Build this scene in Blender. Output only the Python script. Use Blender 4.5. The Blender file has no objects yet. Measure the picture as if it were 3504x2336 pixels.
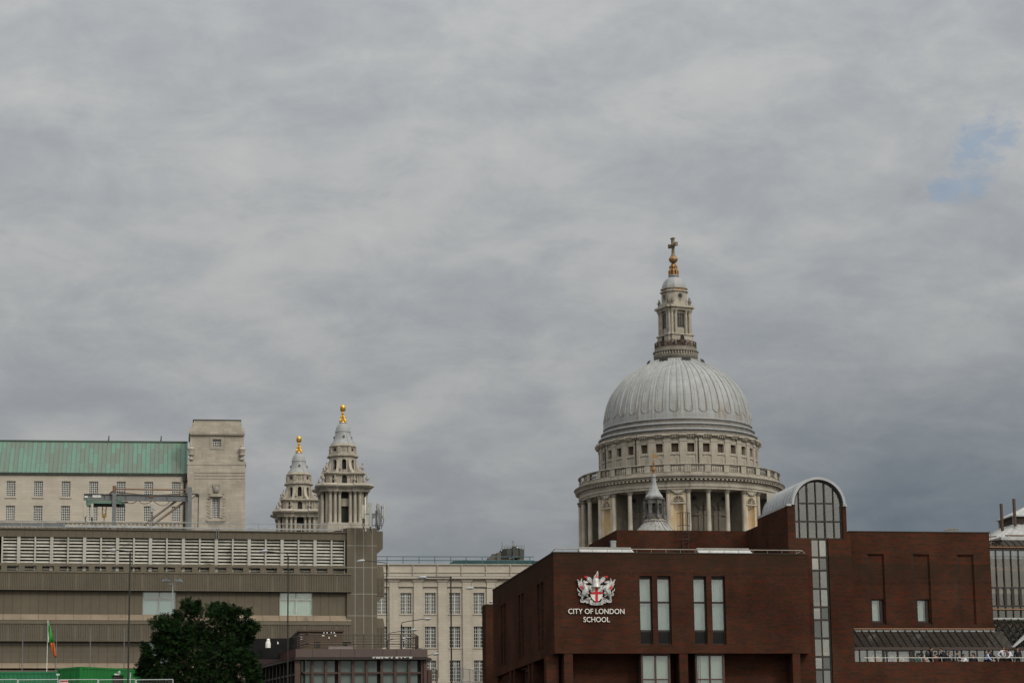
import bpy, math, random
from mathutils import Matrix, Vector, noise
random.seed(7)
SC = bpy.context.scene
COL = SC.collection
# ------------------------------------------------------------------ camera
F, TILT, ROLL, EYE = 8500.0, math.atan(1662/8500.0), 0.013, 5.0
ct, st_ = math.cos(TILT), math.sin(TILT)
Ru, Uu, Fw = Vector((1,0,0)), Vector((0,-st_,ct)), Vector((0,ct,st_))
cr, sr = math.cos(ROLL), math.sin(ROLL)
Rr, Ur = cr*Ru - sr*Uu, sr*Ru + cr*Uu
cam_d = bpy.data.cameras.new('camera'); cam = bpy.data.objects.new('camera', cam_d); COL.objects.link(cam)
cam.matrix_world = Matrix(((Rr.x,Ur.x,-Fw.x,0),(Rr.y,Ur.y,-Fw.y,0),(Rr.z,Ur.z,-Fw.z,EYE),(0,0,0,1)))
cam_d.sensor_fit = 'HORIZONTAL'; cam_d.sensor_width = 36; cam_d.lens = F/3504*36
cam_d.clip_start = 1; cam_d.clip_end = 6000
SC.camera = cam
SC.render.resolution_x, SC.render.resolution_y = 1024, 682
SC.view_settings.view_transform = 'Standard'; SC.view_settings.look = 'None'
SC.view_settings.exposure = 0.0; SC.view_settings.gamma = 1.0
SC.cycles.max_bounces = 6; SC.cycles.transparent_max_bounces = 12
SC.cycles.use_denoising = True
CAM = Vector((0,0,EYE))
# ------------------------------------------------------------------ sun and sky
SUN_EL, SUN_AZ = math.radians(38), math.radians(140)      # azimuth clockwise from +Y
to_sun = Vector((math.sin(SUN_AZ)*math.cos(SUN_EL), math.cos(SUN_AZ)*math.cos(SUN_EL), math.sin(SUN_EL)))
sd = bpy.data.lights.new('sun', 'SUN'); sun = bpy.data.objects.new('sun', sd); COL.objects.link(sun)
sd.energy = 1.2; sd.angle = math.radians(12); sd.color = (1.0, .95, .88)
sun.rotation_euler = to_sun.to_track_quat('Z', 'Y').to_euler(); sun.location = (60, -60, 200)
world = bpy.data.worlds.new('World'); SC.world = world; world.use_nodes = True
NT = world.node_tree; NT.nodes.clear()
class G:
    """tiny node-graph helper"""
    def __init__(s, nt): s.nt = nt
    def n(s, t, **kw):
        nd = s.nt.nodes.new(t)
        for k, v in kw.items(): setattr(nd, k, v)
        return nd
    def put(s, sock, v):
        if hasattr(v, 'links') or isinstance(v, bpy.types.NodeSocket): s.nt.links.new(v, sock)
        else: sock.default_value = v
    def m(s, op, a, b=0.0, c=0.0, clamp=False):
        nd = s.n('ShaderNodeMath', operation=op, use_clamp=clamp)
        s.put(nd.inputs[0], a); s.put(nd.inputs[1], b); s.put(nd.inputs[2], c); return nd.outputs[0]
    def ss(s, x, a, b, lo=0.0, hi=1.0):
        nd = s.n('ShaderNodeMapRange', interpolation_type='SMOOTHSTEP')
        for i, v in enumerate((x, a, b, lo, hi)): s.put(nd.inputs[i], v)
        return nd.outputs[0]
    def mix(s, f, a, b, bt='MIX'):
        nd = s.n('ShaderNodeMix', data_type='RGBA', blend_type=bt)
        s.put(nd.inputs[0], f); s.put(nd.inputs[6], a); s.put(nd.inputs[7], b); return nd.outputs[2]
    def noise(s, vec, scale, detail=3.0, rough=.5, dist=0.0):
        nd = s.n('ShaderNodeTexNoise'); s.put(nd.inputs['Vector'], vec)
        nd.inputs['Scale'].default_value = scale; nd.inputs['Detail'].default_value = detail
        nd.inputs['Roughness'].default_value = rough; nd.inputs['Distortion'].default_value = dist
        return nd.outputs[0]
    def xyz(s, v):
        nd = s.n('ShaderNodeSeparateXYZ'); s.put(nd.inputs[0], v); return nd.outputs
    def vec(s, x, y, z):
        nd = s.n('ShaderNodeCombineXYZ')
        for i, v in enumerate((x, y, z)): s.put(nd.inputs[i], v)
        return nd.outputs[0]
    def dot(s, v, k):
        nd = s.n('ShaderNodeVectorMath', operation='DOT_PRODUCT'); s.put(nd.inputs[0], v); s.put(nd.inputs[1], k); return nd.outputs['Value']
def c4(c): return (c[0], c[1], c[2], 1.0)
g = G(NT)
D = g.n('ShaderNodeTexCoord').outputs['Generated']
dx, dy, dz = g.xyz(D)
sky = g.n('ShaderNodeTexSky', sky_type='NISHITA', sun_disc=False); sky.sun_elevation = SUN_EL; sky.sun_rotation = SUN_AZ
zz = g.m('ADD', g.m('MAXIMUM', dz, 0.0), .17)
P = g.vec(g.m('DIVIDE', dx, zz), g.m('DIVIDE', dy, zz), 0.0)                 # the cloud layer as a flat deck overhead
n1 = g.noise(P, 5.5, 5, .56, .35); n2 = g.noise(P, 1.6, 3, .5, .2); n3 = g.noise(g.vec(dx, dy, g.m('MULTIPLY', dz, 1.9)), 24.0, 8, .62, .35)
cl = g.m('ADD', g.m('ADD', g.m('MULTIPLY', n1, .33), g.m('MULTIPLY', n2, .30)), g.m('MULTIPLY', n3, .37))
cl = g.ss(cl, .345, .665)
# the deck is thicker (darker, bluer) low in the north east
thick = g.m('MULTIPLY', g.m('MULTIPLY', g.ss(dx, -.05, .17), g.ss(dz, .225, .09)), g.ss(dy, .2, .6))
low = g.m('MULTIPLY', g.ss(dz, .150, .050), .48)
thick = g.m('MAXIMUM', thick, low)
dark = g.mix(thick, (.288,.308,.330,1), (.116,.148,.182,1))
lite = g.mix(thick, (.432,.438,.434,1), (.165,.197,.230,1))
cloud = g.mix(cl, dark, lite)
lum = g.m('MULTIPLY_ADD', g.m('MAXIMUM', dz, 0.0), 1.6, .74)               # overcast sky: brighter towards the zenith
glow = g.ss(g.dot(D, to_sun), .2, 1.0, 0.0, 1.0)
lum = g.m('MULTIPLY', lum, g.m('MULTIPLY_ADD', glow, 1.9, 1.0))
cloud = g.mix(1.0, cloud, g.vec(lum, lum, lum), 'MULTIPLY')
cloud = g.mix(glow, cloud, g.mix(1.0, cloud, (1.0, .93, .80, 1), 'MULTIPLY'))
cloud10 = g.mix(1.0, cloud, (10.0, 10.0, 10.0, 1), 'MULTIPLY')
n4 = g.noise(g.vec(dx, dy, g.m('MULTIPLY', dz, 1.8)), 70.0, 5, .65, .3)
def around(px, py, r): return g.ss(g.dot(D, (Fw + (px-1752)/F*Rr - (py-1168)/F*Ur).normalized()), math.cos(r), 1.0)
mask = g.m('MAXIMUM', g.m('MAXIMUM', around(3400, 465, .017), around(3345, 530, .020)), g.m('MAXIMUM', around(3300, 590, .015), around(3240, 640, .011)))
gap = g.m('MULTIPLY', g.ss(g.m('MULTIPLY_ADD', g.m('SUBTRACT', n4, .5), 2.4, g.m('MULTIPLY', mask, .75)), .22, 1.10), .52)
gap = g.m('MULTIPLY', gap, g.ss(mask, .0, .25))
skyc = g.mix(1.0, sky.outputs[0], (1.0, 1.0, 1.0, 1), 'MULTIPLY')
final = g.mix(gap, cloud10, skyc)
bg = g.n('ShaderNodeBackground'); g.put(bg.inputs[0], final); bg.inputs[1].default_value = 0.1
out = g.n('ShaderNodeOutputWorld'); NT.links.new(bg.outputs[0], out.inputs[0])
# ------------------------------------------------------------------ materials
MATS = {}
def mat(name, col, col2=None, sc=.6, st=(1,1,1), rough=.85, metal=0.0, spec=.3, streak=None, joint=None, fine=.0, bump=0.0, spot=None, bands=None):
    """col..col2 mixed by noise; streak=(colour, amount, lo, hi) vertical run-off; joint=(w,h,size,colour,variation) courses; spot=(colour, scale, lo, hi)"""
    if name in MATS: return MATS[name]
    m = bpy.data.materials.new(name); m.use_nodes = True; MATS[name] = m
    g = G(m.node_tree); b = m.node_tree.nodes['Principled BSDF']
    co = g.n('ShaderNodeTexCoord').outputs['Object']; x, y, z = g.xyz(co)
    mp = g.n('ShaderNodeMapping'); g.put(mp.inputs[0], co); mp.inputs['Scale'].default_value = st
    c = c4(col)
    nz = g.noise(mp.outputs[0], sc, 5, .6)
    if col2: c = g.mix(g.ss(nz, .3, .7), c, c4(col2))
    if joint:
        w, h, size, jc, var = joint
        br = g.n('ShaderNodeTexBrick'); g.put(br.inputs['Vector'], g.vec(g.m('ADD', x, y), z, 0.0))
        br.inputs['Scale'].default_value = 1.0; br.inputs['Brick Width'].default_value = w; br.inputs['Row Height'].default_value = h
        br.inputs['Mortar Size'].default_value = size; br.inputs['Mortar Smooth'].default_value = .2
        br.inputs['Color1'].default_value = (1-var,)*3+(1,); br.inputs['Color2'].default_value = (1+var,)*3+(1,)
        br.inputs['Mortar'].default_value = c4(jc)
        c = g.mix(1.0, c, br.outputs[0], 'MULTIPLY')
    if fine:
        fz = g.noise(co, 9.0, 3, .6); k = g.ss(fz, .25, .75, 1-fine, 1+fine); c = g.mix(1.0, c, g.vec(k, k, k), 'MULTIPLY')
    if streak:
        sc_, amt, lo, hi = streak
        sn = g.noise(g.vec(g.m('MULTIPLY', x, 1.3), g.m('MULTIPLY', y, 1.3), g.m('MULTIPLY', z, .1)), 1.0, 4, .65)
        c = g.mix(g.ss(sn, lo, hi, 0.0, amt), c, c4(sc_))
    if spot:
        sc_, s, lo, hi = spot
        c = g.mix(g.ss(g.noise(co, s, 3, .6), lo, hi), c, c4(sc_))
    if bands:
        c = g.mix(g.m('MULTIPLY', g.m('LESS_THAN', g.m('FRACT', g.m('MULTIPLY', z, bands[0])), bands[1]), bands[3]), c, c4(bands[2]))
    g.put(b.inputs['Base Color'], c)
    b.inputs['Roughness'].default_value = rough; b.inputs['Metallic'].default_value = metal
    b.inputs['Specular IOR Level'].default_value = spec
    if bump:
        bp = g.n('ShaderNodeBump'); bp.inputs['Strength'].default_value = bump; bp.inputs['Distance'].default_value = .05
        g.put(bp.inputs['Height'], g.noise(co, 6.0, 4, .6)); g.put(b.inputs['Normal'], bp.outputs[0])
    return m
def glass(name, tint=(.9,.95,.95), refl=.28, rough=.02, wav=.0):
    if name in MATS: return MATS[name]
    m = bpy.data.materials.new(name); m.use_nodes = True; MATS[name] = m
    g = G(m.node_tree); m.node_tree.nodes.clear()
    t = g.n('ShaderNodeBsdfTransparent'); t.inputs[0].default_value = c4(tint)
    s = g.n('ShaderNodeBsdfGlossy'); s.inputs[0].default_value = (.97,.96,.93,1); s.inputs[1].default_value = rough
    if wav:
        bp = g.n('ShaderNodeBump'); bp.inputs['Strength'].default_value = wav; bp.inputs['Distance'].default_value = .1
        g.put(bp.inputs['Height'], g.noise(g.n('ShaderNodeTexCoord').outputs['Object'], .9, 2, .5)); g.put(s.inputs['Normal'], bp.outputs[0])
    mx = g.n('ShaderNodeMixShader'); mx.inputs[0].default_value = refl
    o = g.n('ShaderNodeOutputMaterial')
    m.node_tree.links.new(t.outputs[0], mx.inputs[1]); m.node_tree.links.new(s.outputs[0], mx.inputs[2]); m.node_tree.links.new(mx.outputs[0], o.inputs[0])
    return m
ZTOP = 24.55
def brickmat():
    m = bpy.data.materials.new('red brown brick'); m.use_nodes = True; MATS['brick'] = m
    g = G(m.node_tree); b = m.node_tree.nodes['Principled BSDF']
    co = g.n('ShaderNodeTexCoord').outputs['Object']; x, y, z = g.xyz(co)
    br = g.n('ShaderNodeTexBrick'); u = g.m('ADD', x, y); g.put(br.inputs['Vector'], g.vec(u, z, 0.0))
    br.inputs['Scale'].default_value = 1.0; br.inputs['Brick Width'].default_value = .23; br.inputs['Row Height'].default_value = .078
    br.inputs['Mortar Size'].default_value = .006; br.inputs['Color1'].default_value = (.060,.0225,.0133,1); br.inputs['Color2'].default_value = (.035,.018,.0125,1)
    br.inputs['Mortar'].default_value = (.044,.034,.026,1); br.inputs['Bias'].default_value = -.1
    streaky = g.noise(g.vec(g.m('MULTIPLY', u, .8), g.m('MULTIPLY', z, 4.2), 0.0), 1.0, 5, .72)
    c = g.mix(g.ss(streaky, .48, .70), br.outputs[0], (.078,.0200,.0113,1))
    c = g.mix(g.ss(streaky, .50, .30, 0.0, .85), c, (.027,.0175,.0125,1))
    red = g.noise(g.vec(g.m('MULTIPLY', u, 2.0), g.m('MULTIPLY', z, 9.0), 3.0), 1.0, 2, .5)
    c = g.mix(g.ss(red, .66, .76, 0.0, .7), c, (.10,.014,.013,1))
    big = g.ss(g.noise(co, .22, 4, .6), .3, .7, .72, 1.25); c = g.mix(1.0, c, g.vec(big, big, big), 'MULTIPLY')
    top = g.m('MULTIPLY', g.ss(z, ZTOP-2.2, ZTOP-.3), g.m('LESS_THAN', z, ZTOP)); top = g.m('MULTIPLY', top, g.ss(g.noise(g.vec(g.m('MULTIPLY', u, .8), g.m('MULTIPLY', z, .5), 0.0), 1.0, 4, .6), .3, .6, .2, .75)); c = g.mix(top, c, (.030,.021,.014,1))
    sol = g.m('COMPARE', z, ZTOP-1.45, .11); sv = g.n('ShaderNodeTexWhiteNoise', noise_dimensions='1D'); g.put(sv.inputs['W'], g.m('FLOOR', g.m('DIVIDE', u, .09))); c = g.mix(g.m('MULTIPLY', sol, g.m('MULTIPLY', sv.outputs[0], .8)), c, (.030,.017,.013,1))
    g.put(b.inputs['Base Color'], c); b.inputs['Roughness'].default_value = .95; b.inputs['Specular IOR Level'].default_value = .02
    return m
brick = brickmat()
stoneC = mat('weathered cathedral stone', (.385,.35,.295), (.285,.255,.21), sc=.35, streak=((.13,.12,.10), .7, .50, .74), fine=.12, rough=.9)
stoneD = mat('darker cathedral stone', (.20,.18,.15), (.14,.125,.105), sc=.35, streak=((.10,.09,.08), .6, .5, .75), fine=.12, rough=.9)  # tone lowered to deepen the shade at cornices and ledges
stoneN = mat('ochre stained niche stone', (.42,.31,.17), (.47,.40,.29), sc=.5, streak=((.20,.14,.07), .5, .5, .8), fine=.1)
stoneF = mat('pale portland ashlar', (.43,.385,.325), (.37,.33,.275), sc=.25, joint=(1.35,.42,.012,(.80,.78,.74),.045), streak=((.30,.27,.22), .5, .56, .85), fine=.06)
stoneT = mat('weathered ashlar tower stone', (.385,.345,.29), (.29,.26,.215), sc=.45, joint=(1.25,.42,.012,(.78,.76,.72),.10), streak=((.22,.195,.16), .6, .5, .8), fine=.06)
sootS = mat('sooty stone', (.16,.15,.13), (.27,.25,.21), sc=.8, fine=.2)
leadD = mat('dome lead', (.345,.345,.335), (.285,.29,.285), sc=.4, st=(1,1,.35), rough=.55, spec=.4, fine=.06, streak=((.24,.235,.22), .55, .5, .8))
def domemat(z0):
    m = mat('dome lead sheets', (.30,.308,.31), (.235,.243,.245), sc=.4, st=(1,1,.35), rough=.55, spec=.4, fine=.06, streak=((.18,.175,.165), .7, .48, .74), bands=(.53,.035,(.17,.17,.165),.55))
    g = G(m.node_tree); b = m.node_tree.nodes['Principled BSDF']; src = b.inputs['Base Color'].links[0].from_socket
    co = g.n('ShaderNodeTexCoord').outputs['Object']; x, y, z = g.xyz(co)
    sn = g.noise(g.vec(g.m('MULTIPLY', x, 1.1), g.m('MULTIPLY', y, 1.1), g.m('MULTIPLY', z, .12)), 1.0, 4, .6)
    f = g.m('MULTIPLY', g.ss(sn, .50, .68), g.ss(z, z0+7.0, z0+1.0, 0, .8))
    src = g.mix(f, src, (.20,.135,.08,1))
    ang = g.m('FRACT', g.m('ADD', g.m('MULTIPLY', g.m('SUBTRACT', g.m('ARCTAN2', x, g.m('MULTIPLY', y, -1.0)), math.radians(-2.2)), 32/(2*math.pi)), 32.0))
    fd = g.m('MULTIPLY', g.m('MINIMUM', ang, g.m('SUBTRACT', 1.0, ang)), 2.0)          # for dark lines along both sides of each roll
    l1 = g.ss(g.m('ABSOLUTE', g.m('SUBTRACT', fd, .43)), .045, .0); l2 = g.ss(g.m('ABSOLUTE', g.m('SUBTRACT', fd, .66)), .05, .0)
    roll_lines = g.m('MULTIPLY', g.m('MULTIPLY', g.m('MAXIMUM', l1, l2), g.ss(z, z0+1.5, z0+2.2)), g.ss(g.noise(co, .5, 3, .6), .3, .6, .25, .75))
    g.put(b.inputs['Base Color'], g.mix(roll_lines, src, (.13,.13,.125,1))); return m
leadS = mat('lead stained brown', (.155,.142,.125), (.105,.10,.095), sc=.8, rough=.65, streak=((.13,.09,.06), .5, .5, .75))
leadP = mat('spire lead', (.29,.295,.30), (.225,.235,.245), sc=.6, rough=.5, spec=.4, streak=((.19,.20,.21), .5, .5, .8))
gold = mat('gilding', (.80,.50,.11), (.62,.36,.07), sc=1.5, rough=.38, metal=1.0)
goldD = mat('tarnished gilding', (.34,.18,.065), (.20,.135,.075), sc=2.0, rough=.45, metal=.6)
bronze = mat('bronze cross', (.20,.155,.10), (.13,.11,.08), sc=2, rough=.5, metal=.5)
dark = mat('dark void', (.018,.018,.018), (.03,.028,.026), sc=1.0)
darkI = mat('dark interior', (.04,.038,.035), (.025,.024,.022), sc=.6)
concrete = mat('brown board concrete', (.121,.102,.073), (.102,.086,.062), sc=.5, fine=.09, streak=((.09,.075,.06), .45, .55, .85))
concF = mat('fluted concrete', (.138,.119,.087), (.114,.099,.073), sc=.4, fine=.08, streak=((.085,.075,.062), .6, .5, .8))
concL = mat('pale concrete sill', (.225,.178,.130), (.185,.146,.106), sc=.6, fine=.08, spot=((.10,.085,.065), .55, .58, .78))
concP = mat('concrete panel', (.112,.095,.069), (.098,.084,.061), sc=.4, fine=.10)
jointM = mat('pale joint', (.30,.29,.26), None)
louvW = mat('off white louvre', (.45,.44,.39), (.33,.315,.27), sc=1.2, rough=.7, spot=((.10,.09,.075), .75, .54, .76))
louvP = mat('louvre post', (.40,.39,.35), (.33,.315,.28), sc=.8, rough=.7, streak=((.2,.19,.16), .5, .5, .75))
patina = None
steelG = mat('grey steel', (.15,.16,.165), (.12,.125,.13), sc=1.5, rough=.6, streak=((.16,.10,.06), .5, .6, .8))
steelL = mat('galvanised steel', (.30,.31,.32), (.24,.25,.26), sc=2, rough=.5)
rust = mat('rusty steel', (.17,.085,.045), (.12,.09,.07), sc=2.5, rough=.85)
hoistG = mat('green hoist paint', (.11,.18,.145), (.08,.14,.11), sc=1.5, rough=.5)
hoistD = mat('dark green motor', (.02,.045,.035), (.03,.05,.04), sc=2, rough=.5)
whiteP = mat('white paint', (.75,.75,.72), (.66,.65,.62), sc=3, rough=.55)
whiteM = mat('white window bars', (.52,.52,.49), (.43,.43,.405), sc=2, rough=.55)
antB = mat('beige antenna plastic', (.42,.40,.33), (.37,.35,.29), sc=1.0, rough=.5)
antG = mat('grey antenna plastic', (.33,.33,.29), (.29,.29,.26), sc=1.0, rough=.5)
black = mat('black paint', (.018,.017,.016), (.030,.024,.020), sc=2, rough=.45)
lampG = mat('grey lamp head', (.36,.37,.37), (.30,.31,.32), sc=4, rough=.45)
brownM = mat('brown aluminium', (.075,.040,.032), (.06,.034,.028), sc=1.5, rough=.5)
darkM = mat('dark bronze aluminium', (.026,.020,.018), (.034,.026,.022), sc=1.5, rough=.45)
blind = mat('pale blind', (.37,.405,.375), (.31,.345,.325), sc=.8, rough=.9, streak=((.40,.46,.45), .6, .5, .75))
blindW = mat('cream blind', (.40,.40,.335), (.35,.35,.295), sc=.5, rough=.9)
zinc = mat('zinc sheet', (.36,.37,.385), (.29,.30,.315), sc=.7, rough=.42, metal=.35, streak=((.24,.25,.26), .5, .5, .8))
zincB = mat('bright zinc', (.42,.425,.42), (.30,.305,.305), sc=1.2, rough=.45, metal=.2, streak=((.2,.2,.2), .6, .5, .75))
darkGlass = mat('dark window glass', (.018,.018,.019), (.045,.045,.043), sc=.6, rough=.12, spec=.12)
greyGlass = mat('curtained window glass', (.13,.13,.125), (.06,.06,.058), sc=.35, rough=.08, spec=.3)
G1 = glass('clear glass', refl=.14); G2 = glass('reflective glass', tint=(.6,.6,.56), refl=.24); G3 = glass('canopy glass', tint=(.55,.6,.6), refl=.10)
green = mat('green container paint', (.008,.155,.028), (.010,.125,.026), sc=.8, rough=.45, streak=((.008,.07,.02), .5, .55, .8))
greenT = mat('blue green container paint', (.018,.155,.062), (.015,.125,.052), sc=.8, rough=.45, streak=((.01,.08,.03), .5, .55, .8))
maroon = mat('maroon fascia paint', (.060,.022,.020), (.050,.020,.019), sc=1, rough=.6)
mauve = mat('mauve brown fascia', (.090,.062,.056), (.078,.054,.050), sc=.8, rough=.6)
skin = mat('skin', (.32,.17,.115), None, rough=.6)
hairB = mat('brown hair', (.05,.025,.014), (.03,.016,.01), sc=20); hairK = mat('black hair', (.012,.01,.009), None, sc=20)
navy = mat('navy blazer', (.012,.013,.02), (.018,.018,.026), sc=8); shirtW = mat('white shirt', (.58,.57,.62), (.48,.47,.53), sc=8)
shirtB = mat('pale blue shirt', (.35,.42,.68), (.30,.36,.6), sc=8); maroonC = mat('dark red jumper', (.05,.014,.014), None)
# ------------------------------------------------------------------ geometry helpers
class MB:
    def __init__(s): s.v = []; s.f = []; s.T = None
    def add(s, vs, fs):
        o = len(s.v)
        for p in vs:
            p = Vector(p)
            s.v.append(s.T @ p if s.T else p)
        s.f += [tuple(i+o for i in f) for f in fs]; return s
    def box(s, x0, x1, y0, y1, z0, z1):
        return s.add([(x0,y0,z0),(x1,y0,z0),(x1,y1,z0),(x0,y1,z0),(x0,y0,z1),(x1,y0,z1),(x1,y1,z1),(x0,y1,z1)],
                     [(0,3,2,1),(4,5,6,7),(0,1,5,4),(1,2,6,5),(2,3,7,6),(3,0,4,7)])
    def prism(s, pts, y0, y1):                        # pts (x,z), seen from -y counter-clockwise
        n = len(pts)
        return s.add([(x,y0,z) for x,z in pts]+[(x,y1,z) for x,z in pts],
                     [tuple(range(n)), tuple(range(2*n-1,n-1,-1))]+[(i,i+n,(i+1)%n+n,(i+1)%n) for i in range(n)])
    def prismz(s, pts, z0, z1, k=1.0):                # pts (x,y) ccw; k scales the top
        n = len(pts)
        return s.add([(x,y,z0) for x,y in pts]+[(x*k,y*k,z1) for x,y in pts],
                     [tuple(range(n-1,-1,-1)), tuple(range(n,2*n))]+[(i,(i+1)%n,(i+1)%n+n,i+n) for i in range(n)])
    def tube(s, p, q, r, n=6, r2=None):
        p, q = Vector(p), Vector(q); d = (q-p)
        if d.length < 1e-6: return s
        d.normalize(); a = d.orthogonal().normalized(); b = d.cross(a); r2 = r if r2 is None else r2
        A = [(math.cos(t)*a+math.sin(t)*b) for t in [2*math.pi*(i+.5)/n for i in range(n)]]
        return s.add([p+v*r for v in A]+[q+v*r2 for v in A],
                     [tuple(range(n-1,-1,-1)), tuple(range(n,2*n))]+[(i,(i+1)%n,(i+1)%n+n,i+n) for i in range(n)])
    def path(s, pts, r, n=6, r2=None):
        pts = [Vector(p) for p in pts]; N = len(pts); r2 = r if r2 is None else r2; vs = []; a = None
        rr = r if isinstance(r, (list, tuple)) else [r+(r2-r)*i/(N-1) for i in range(N)]
        for i, p in enumerate(pts):
            d = (pts[min(i+1,N-1)]-pts[max(i-1,0)]).normalized()
            a = d.orthogonal().normalized() if a is None else (a-d*a.dot(d)).normalized()
            b = d.cross(a)
            vs += [p+(math.cos(2*math.pi*k/n)*a+math.sin(2*math.pi*k/n)*b)*rr[i] for k in range(n)]
        fs = [tuple(range(n-1,-1,-1)), tuple(range((N-1)*n, N*n))]
        for i in range(N-1): fs += [(i*n+k, i*n+(k+1)%n, (i+1)*n+(k+1)%n, (i+1)*n+k) for k in range(n)]
        return s.add(vs, fs)
    def lathe(s, prof, n=48, a0=0.0, a1=2*math.pi, cx=0, cy=0):   # prof (r,z) bottom to top outside
        full = abs(a1-a0-2*math.pi) < 1e-6; m = n if full else n+1; vs = []
        for i in range(m):
            t = a0+(a1-a0)*i/n
            vs += [(cx+r*math.sin(t), cy-r*math.cos(t), z) for r, z in prof]
        k = len(prof); fs = []
        for i in range(n):
            j = (i+1) % m
            fs += [(i*k+q, j*k+q, j*k+q+1, i*k+q+1) for q in range(k-1)]
        return s.add(vs, fs)
    def ball(s, c, r, n=12, sz=1.0, m=8):
        return s.lathe([(max(r*math.sin(math.pi*i/m),.001), c[2]-r*sz*math.cos(math.pi*i/m)) for i in range(m+1)], n, cx=c[0], cy=c[1])
    def mesh(s, name, smooth=False):
        me = bpy.data.meshes.new(name); me.from_pydata(s.v, [], s.f); me.update()
        if smooth:
            me.polygons.foreach_set('use_smooth', [True]*len(me.polygons))
            me.set_sharp_from_angle(angle=math.radians(35))
        return me
WM = {}
def link(o, parent, W):
    COL.objects.link(o); W = W or (WM[parent.name] if parent else Matrix())
    if parent:
        o.parent = parent; o.matrix_local = WM[parent.name].inverted() @ W
    else: o.matrix_local = W
    WM[o.name] = W.copy(); return o
def obj(name, mb, m, parent=None, W=None, smooth=False, label=None):
    me = mb.mesh(name, smooth) if isinstance(mb, MB) else mb
    if m and not me.materials: me.materials.append(m)
    o = link(bpy.data.objects.new(name, me), parent, W)
    if label: o['label'] = label
    return o
def tag(o, label, cat, group=None, kind=None):
    o['label'] = label; o['category'] = cat
    if group: o['group'] = group
    if kind: o['kind'] = kind
    return o
def thing(name, label, cat, W=None, group=None):
    o = bpy.data.objects.new(name, None); o.empty_display_size = .5; link(o, None, W or Matrix()); return tag(o, label, cat, group)
def kids(o): return [c for c in bpy.data.objects if c.parent == o]
def dup(o, W, parent=None):
    ks = kids(o); c = o.copy(); rel = WM[o.name].inverted(); c.parent = None; link(c, parent, W)
    for k in ks: dup(k, W @ rel @ WM[k.name], c)
    return c
def ray(sx, sy):
    return Fw + (sx-1752)/F*Rr - (sy-1168)/F*Ur
def at(sx, sy, Y):
    d = ray(sx, sy); return CAM + d*(Y/d.y)
class Fr:
    """an upright plane: u along it, d into it, z up"""
    def __init__(s, o, a): s.o = Vector((o[0], o[1], 0)); s.a = a; s.W = Matrix.Translation(s.o) @ Matrix.Rotation(a, 4, 'Z')
    @classmethod
    def px(cls, sx, sy, Y, adeg): return cls(at(sx, sy, Y), math.radians(adeg))
    def p(s, sx, sy, d=0.0):
        r = ray(sx, sy); n = Vector((-math.sin(s.a), math.cos(s.a), 0)); q = CAM-s.o
        t = (d - n.dot(q))/n.dot(r); P = q + r*t
        return P.x*math.cos(s.a)+P.y*math.sin(s.a), P.z
    def u(s, sx, sy, d=0.0): return s.p(sx, sy, d)[0]
    def z(s, sx, sy, d=0.0): return s.p(sx, sy, d)[1]
    def R(s, x0, y0, x1, y1, d=0.0):
        xm, ym = (x0+x1)/2, (y0+y1)/2
        return s.u(x0, ym, d), s.u(x1, ym, d), s.z(xm, y1, d), s.z(xm, y0, d)
    def at(s, u, d, z): return s.W @ Matrix.Translation((u, d, z))
    def loc(s, W0): return W0
def holes(mb, u0, u1, z0, z1, d0, d1, hs):
    """a wall slab with rectangular holes (u0,u1,z0,z1)"""
    zs = sorted(set([z0, z1]+[max(z0,min(z1,z)) for h in hs for z in h[2:4]])); us = sorted(set([u0, u1]+[max(u0,min(u1,u)) for h in hs for u in h[:2]]))
    for a, b in zip(zs, zs[1:]):
        run = None
        for p, q in list(zip(us, us[1:]))+[(None, None)]:
            solid = p is not None and not any(h[0] <= p+1e-6 and q-1e-6 <= h[1] and h[2] <= a+1e-6 and b-1e-6 <= h[3] for h in hs)
            if solid: run = (run[0], q) if run else (p, q)
            elif run: mb.box(run[0], run[1], d0, d1, a, b); run = None
    return mb
def archwall(mb, w, z0, z1, y0, y1, ow, oz0, ozs, n=8):
    """wall centred on x=0, arched opening of width ow from oz0, springing at ozs"""
    h = ow/2
    mb.box(-w/2, -h, y0, y1, z0, z1); mb.box(h, w/2, y0, y1, z0, z1)
    if oz0 > z0: mb.box(-h, h, y0, y1, z0, oz0)
    for i in range(n):
        a, b = math.pi*i/n, math.pi*(i+1)/n
        xa, za, xb, zb = h*math.cos(a), ozs+h*math.sin(a), h*math.cos(b), ozs+h*math.sin(b)
        mb.prism([(xb,zb),(xa,za),(xa,z1),(xb,z1)], y0, y1)
    return mb
WCACHE = {}
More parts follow.
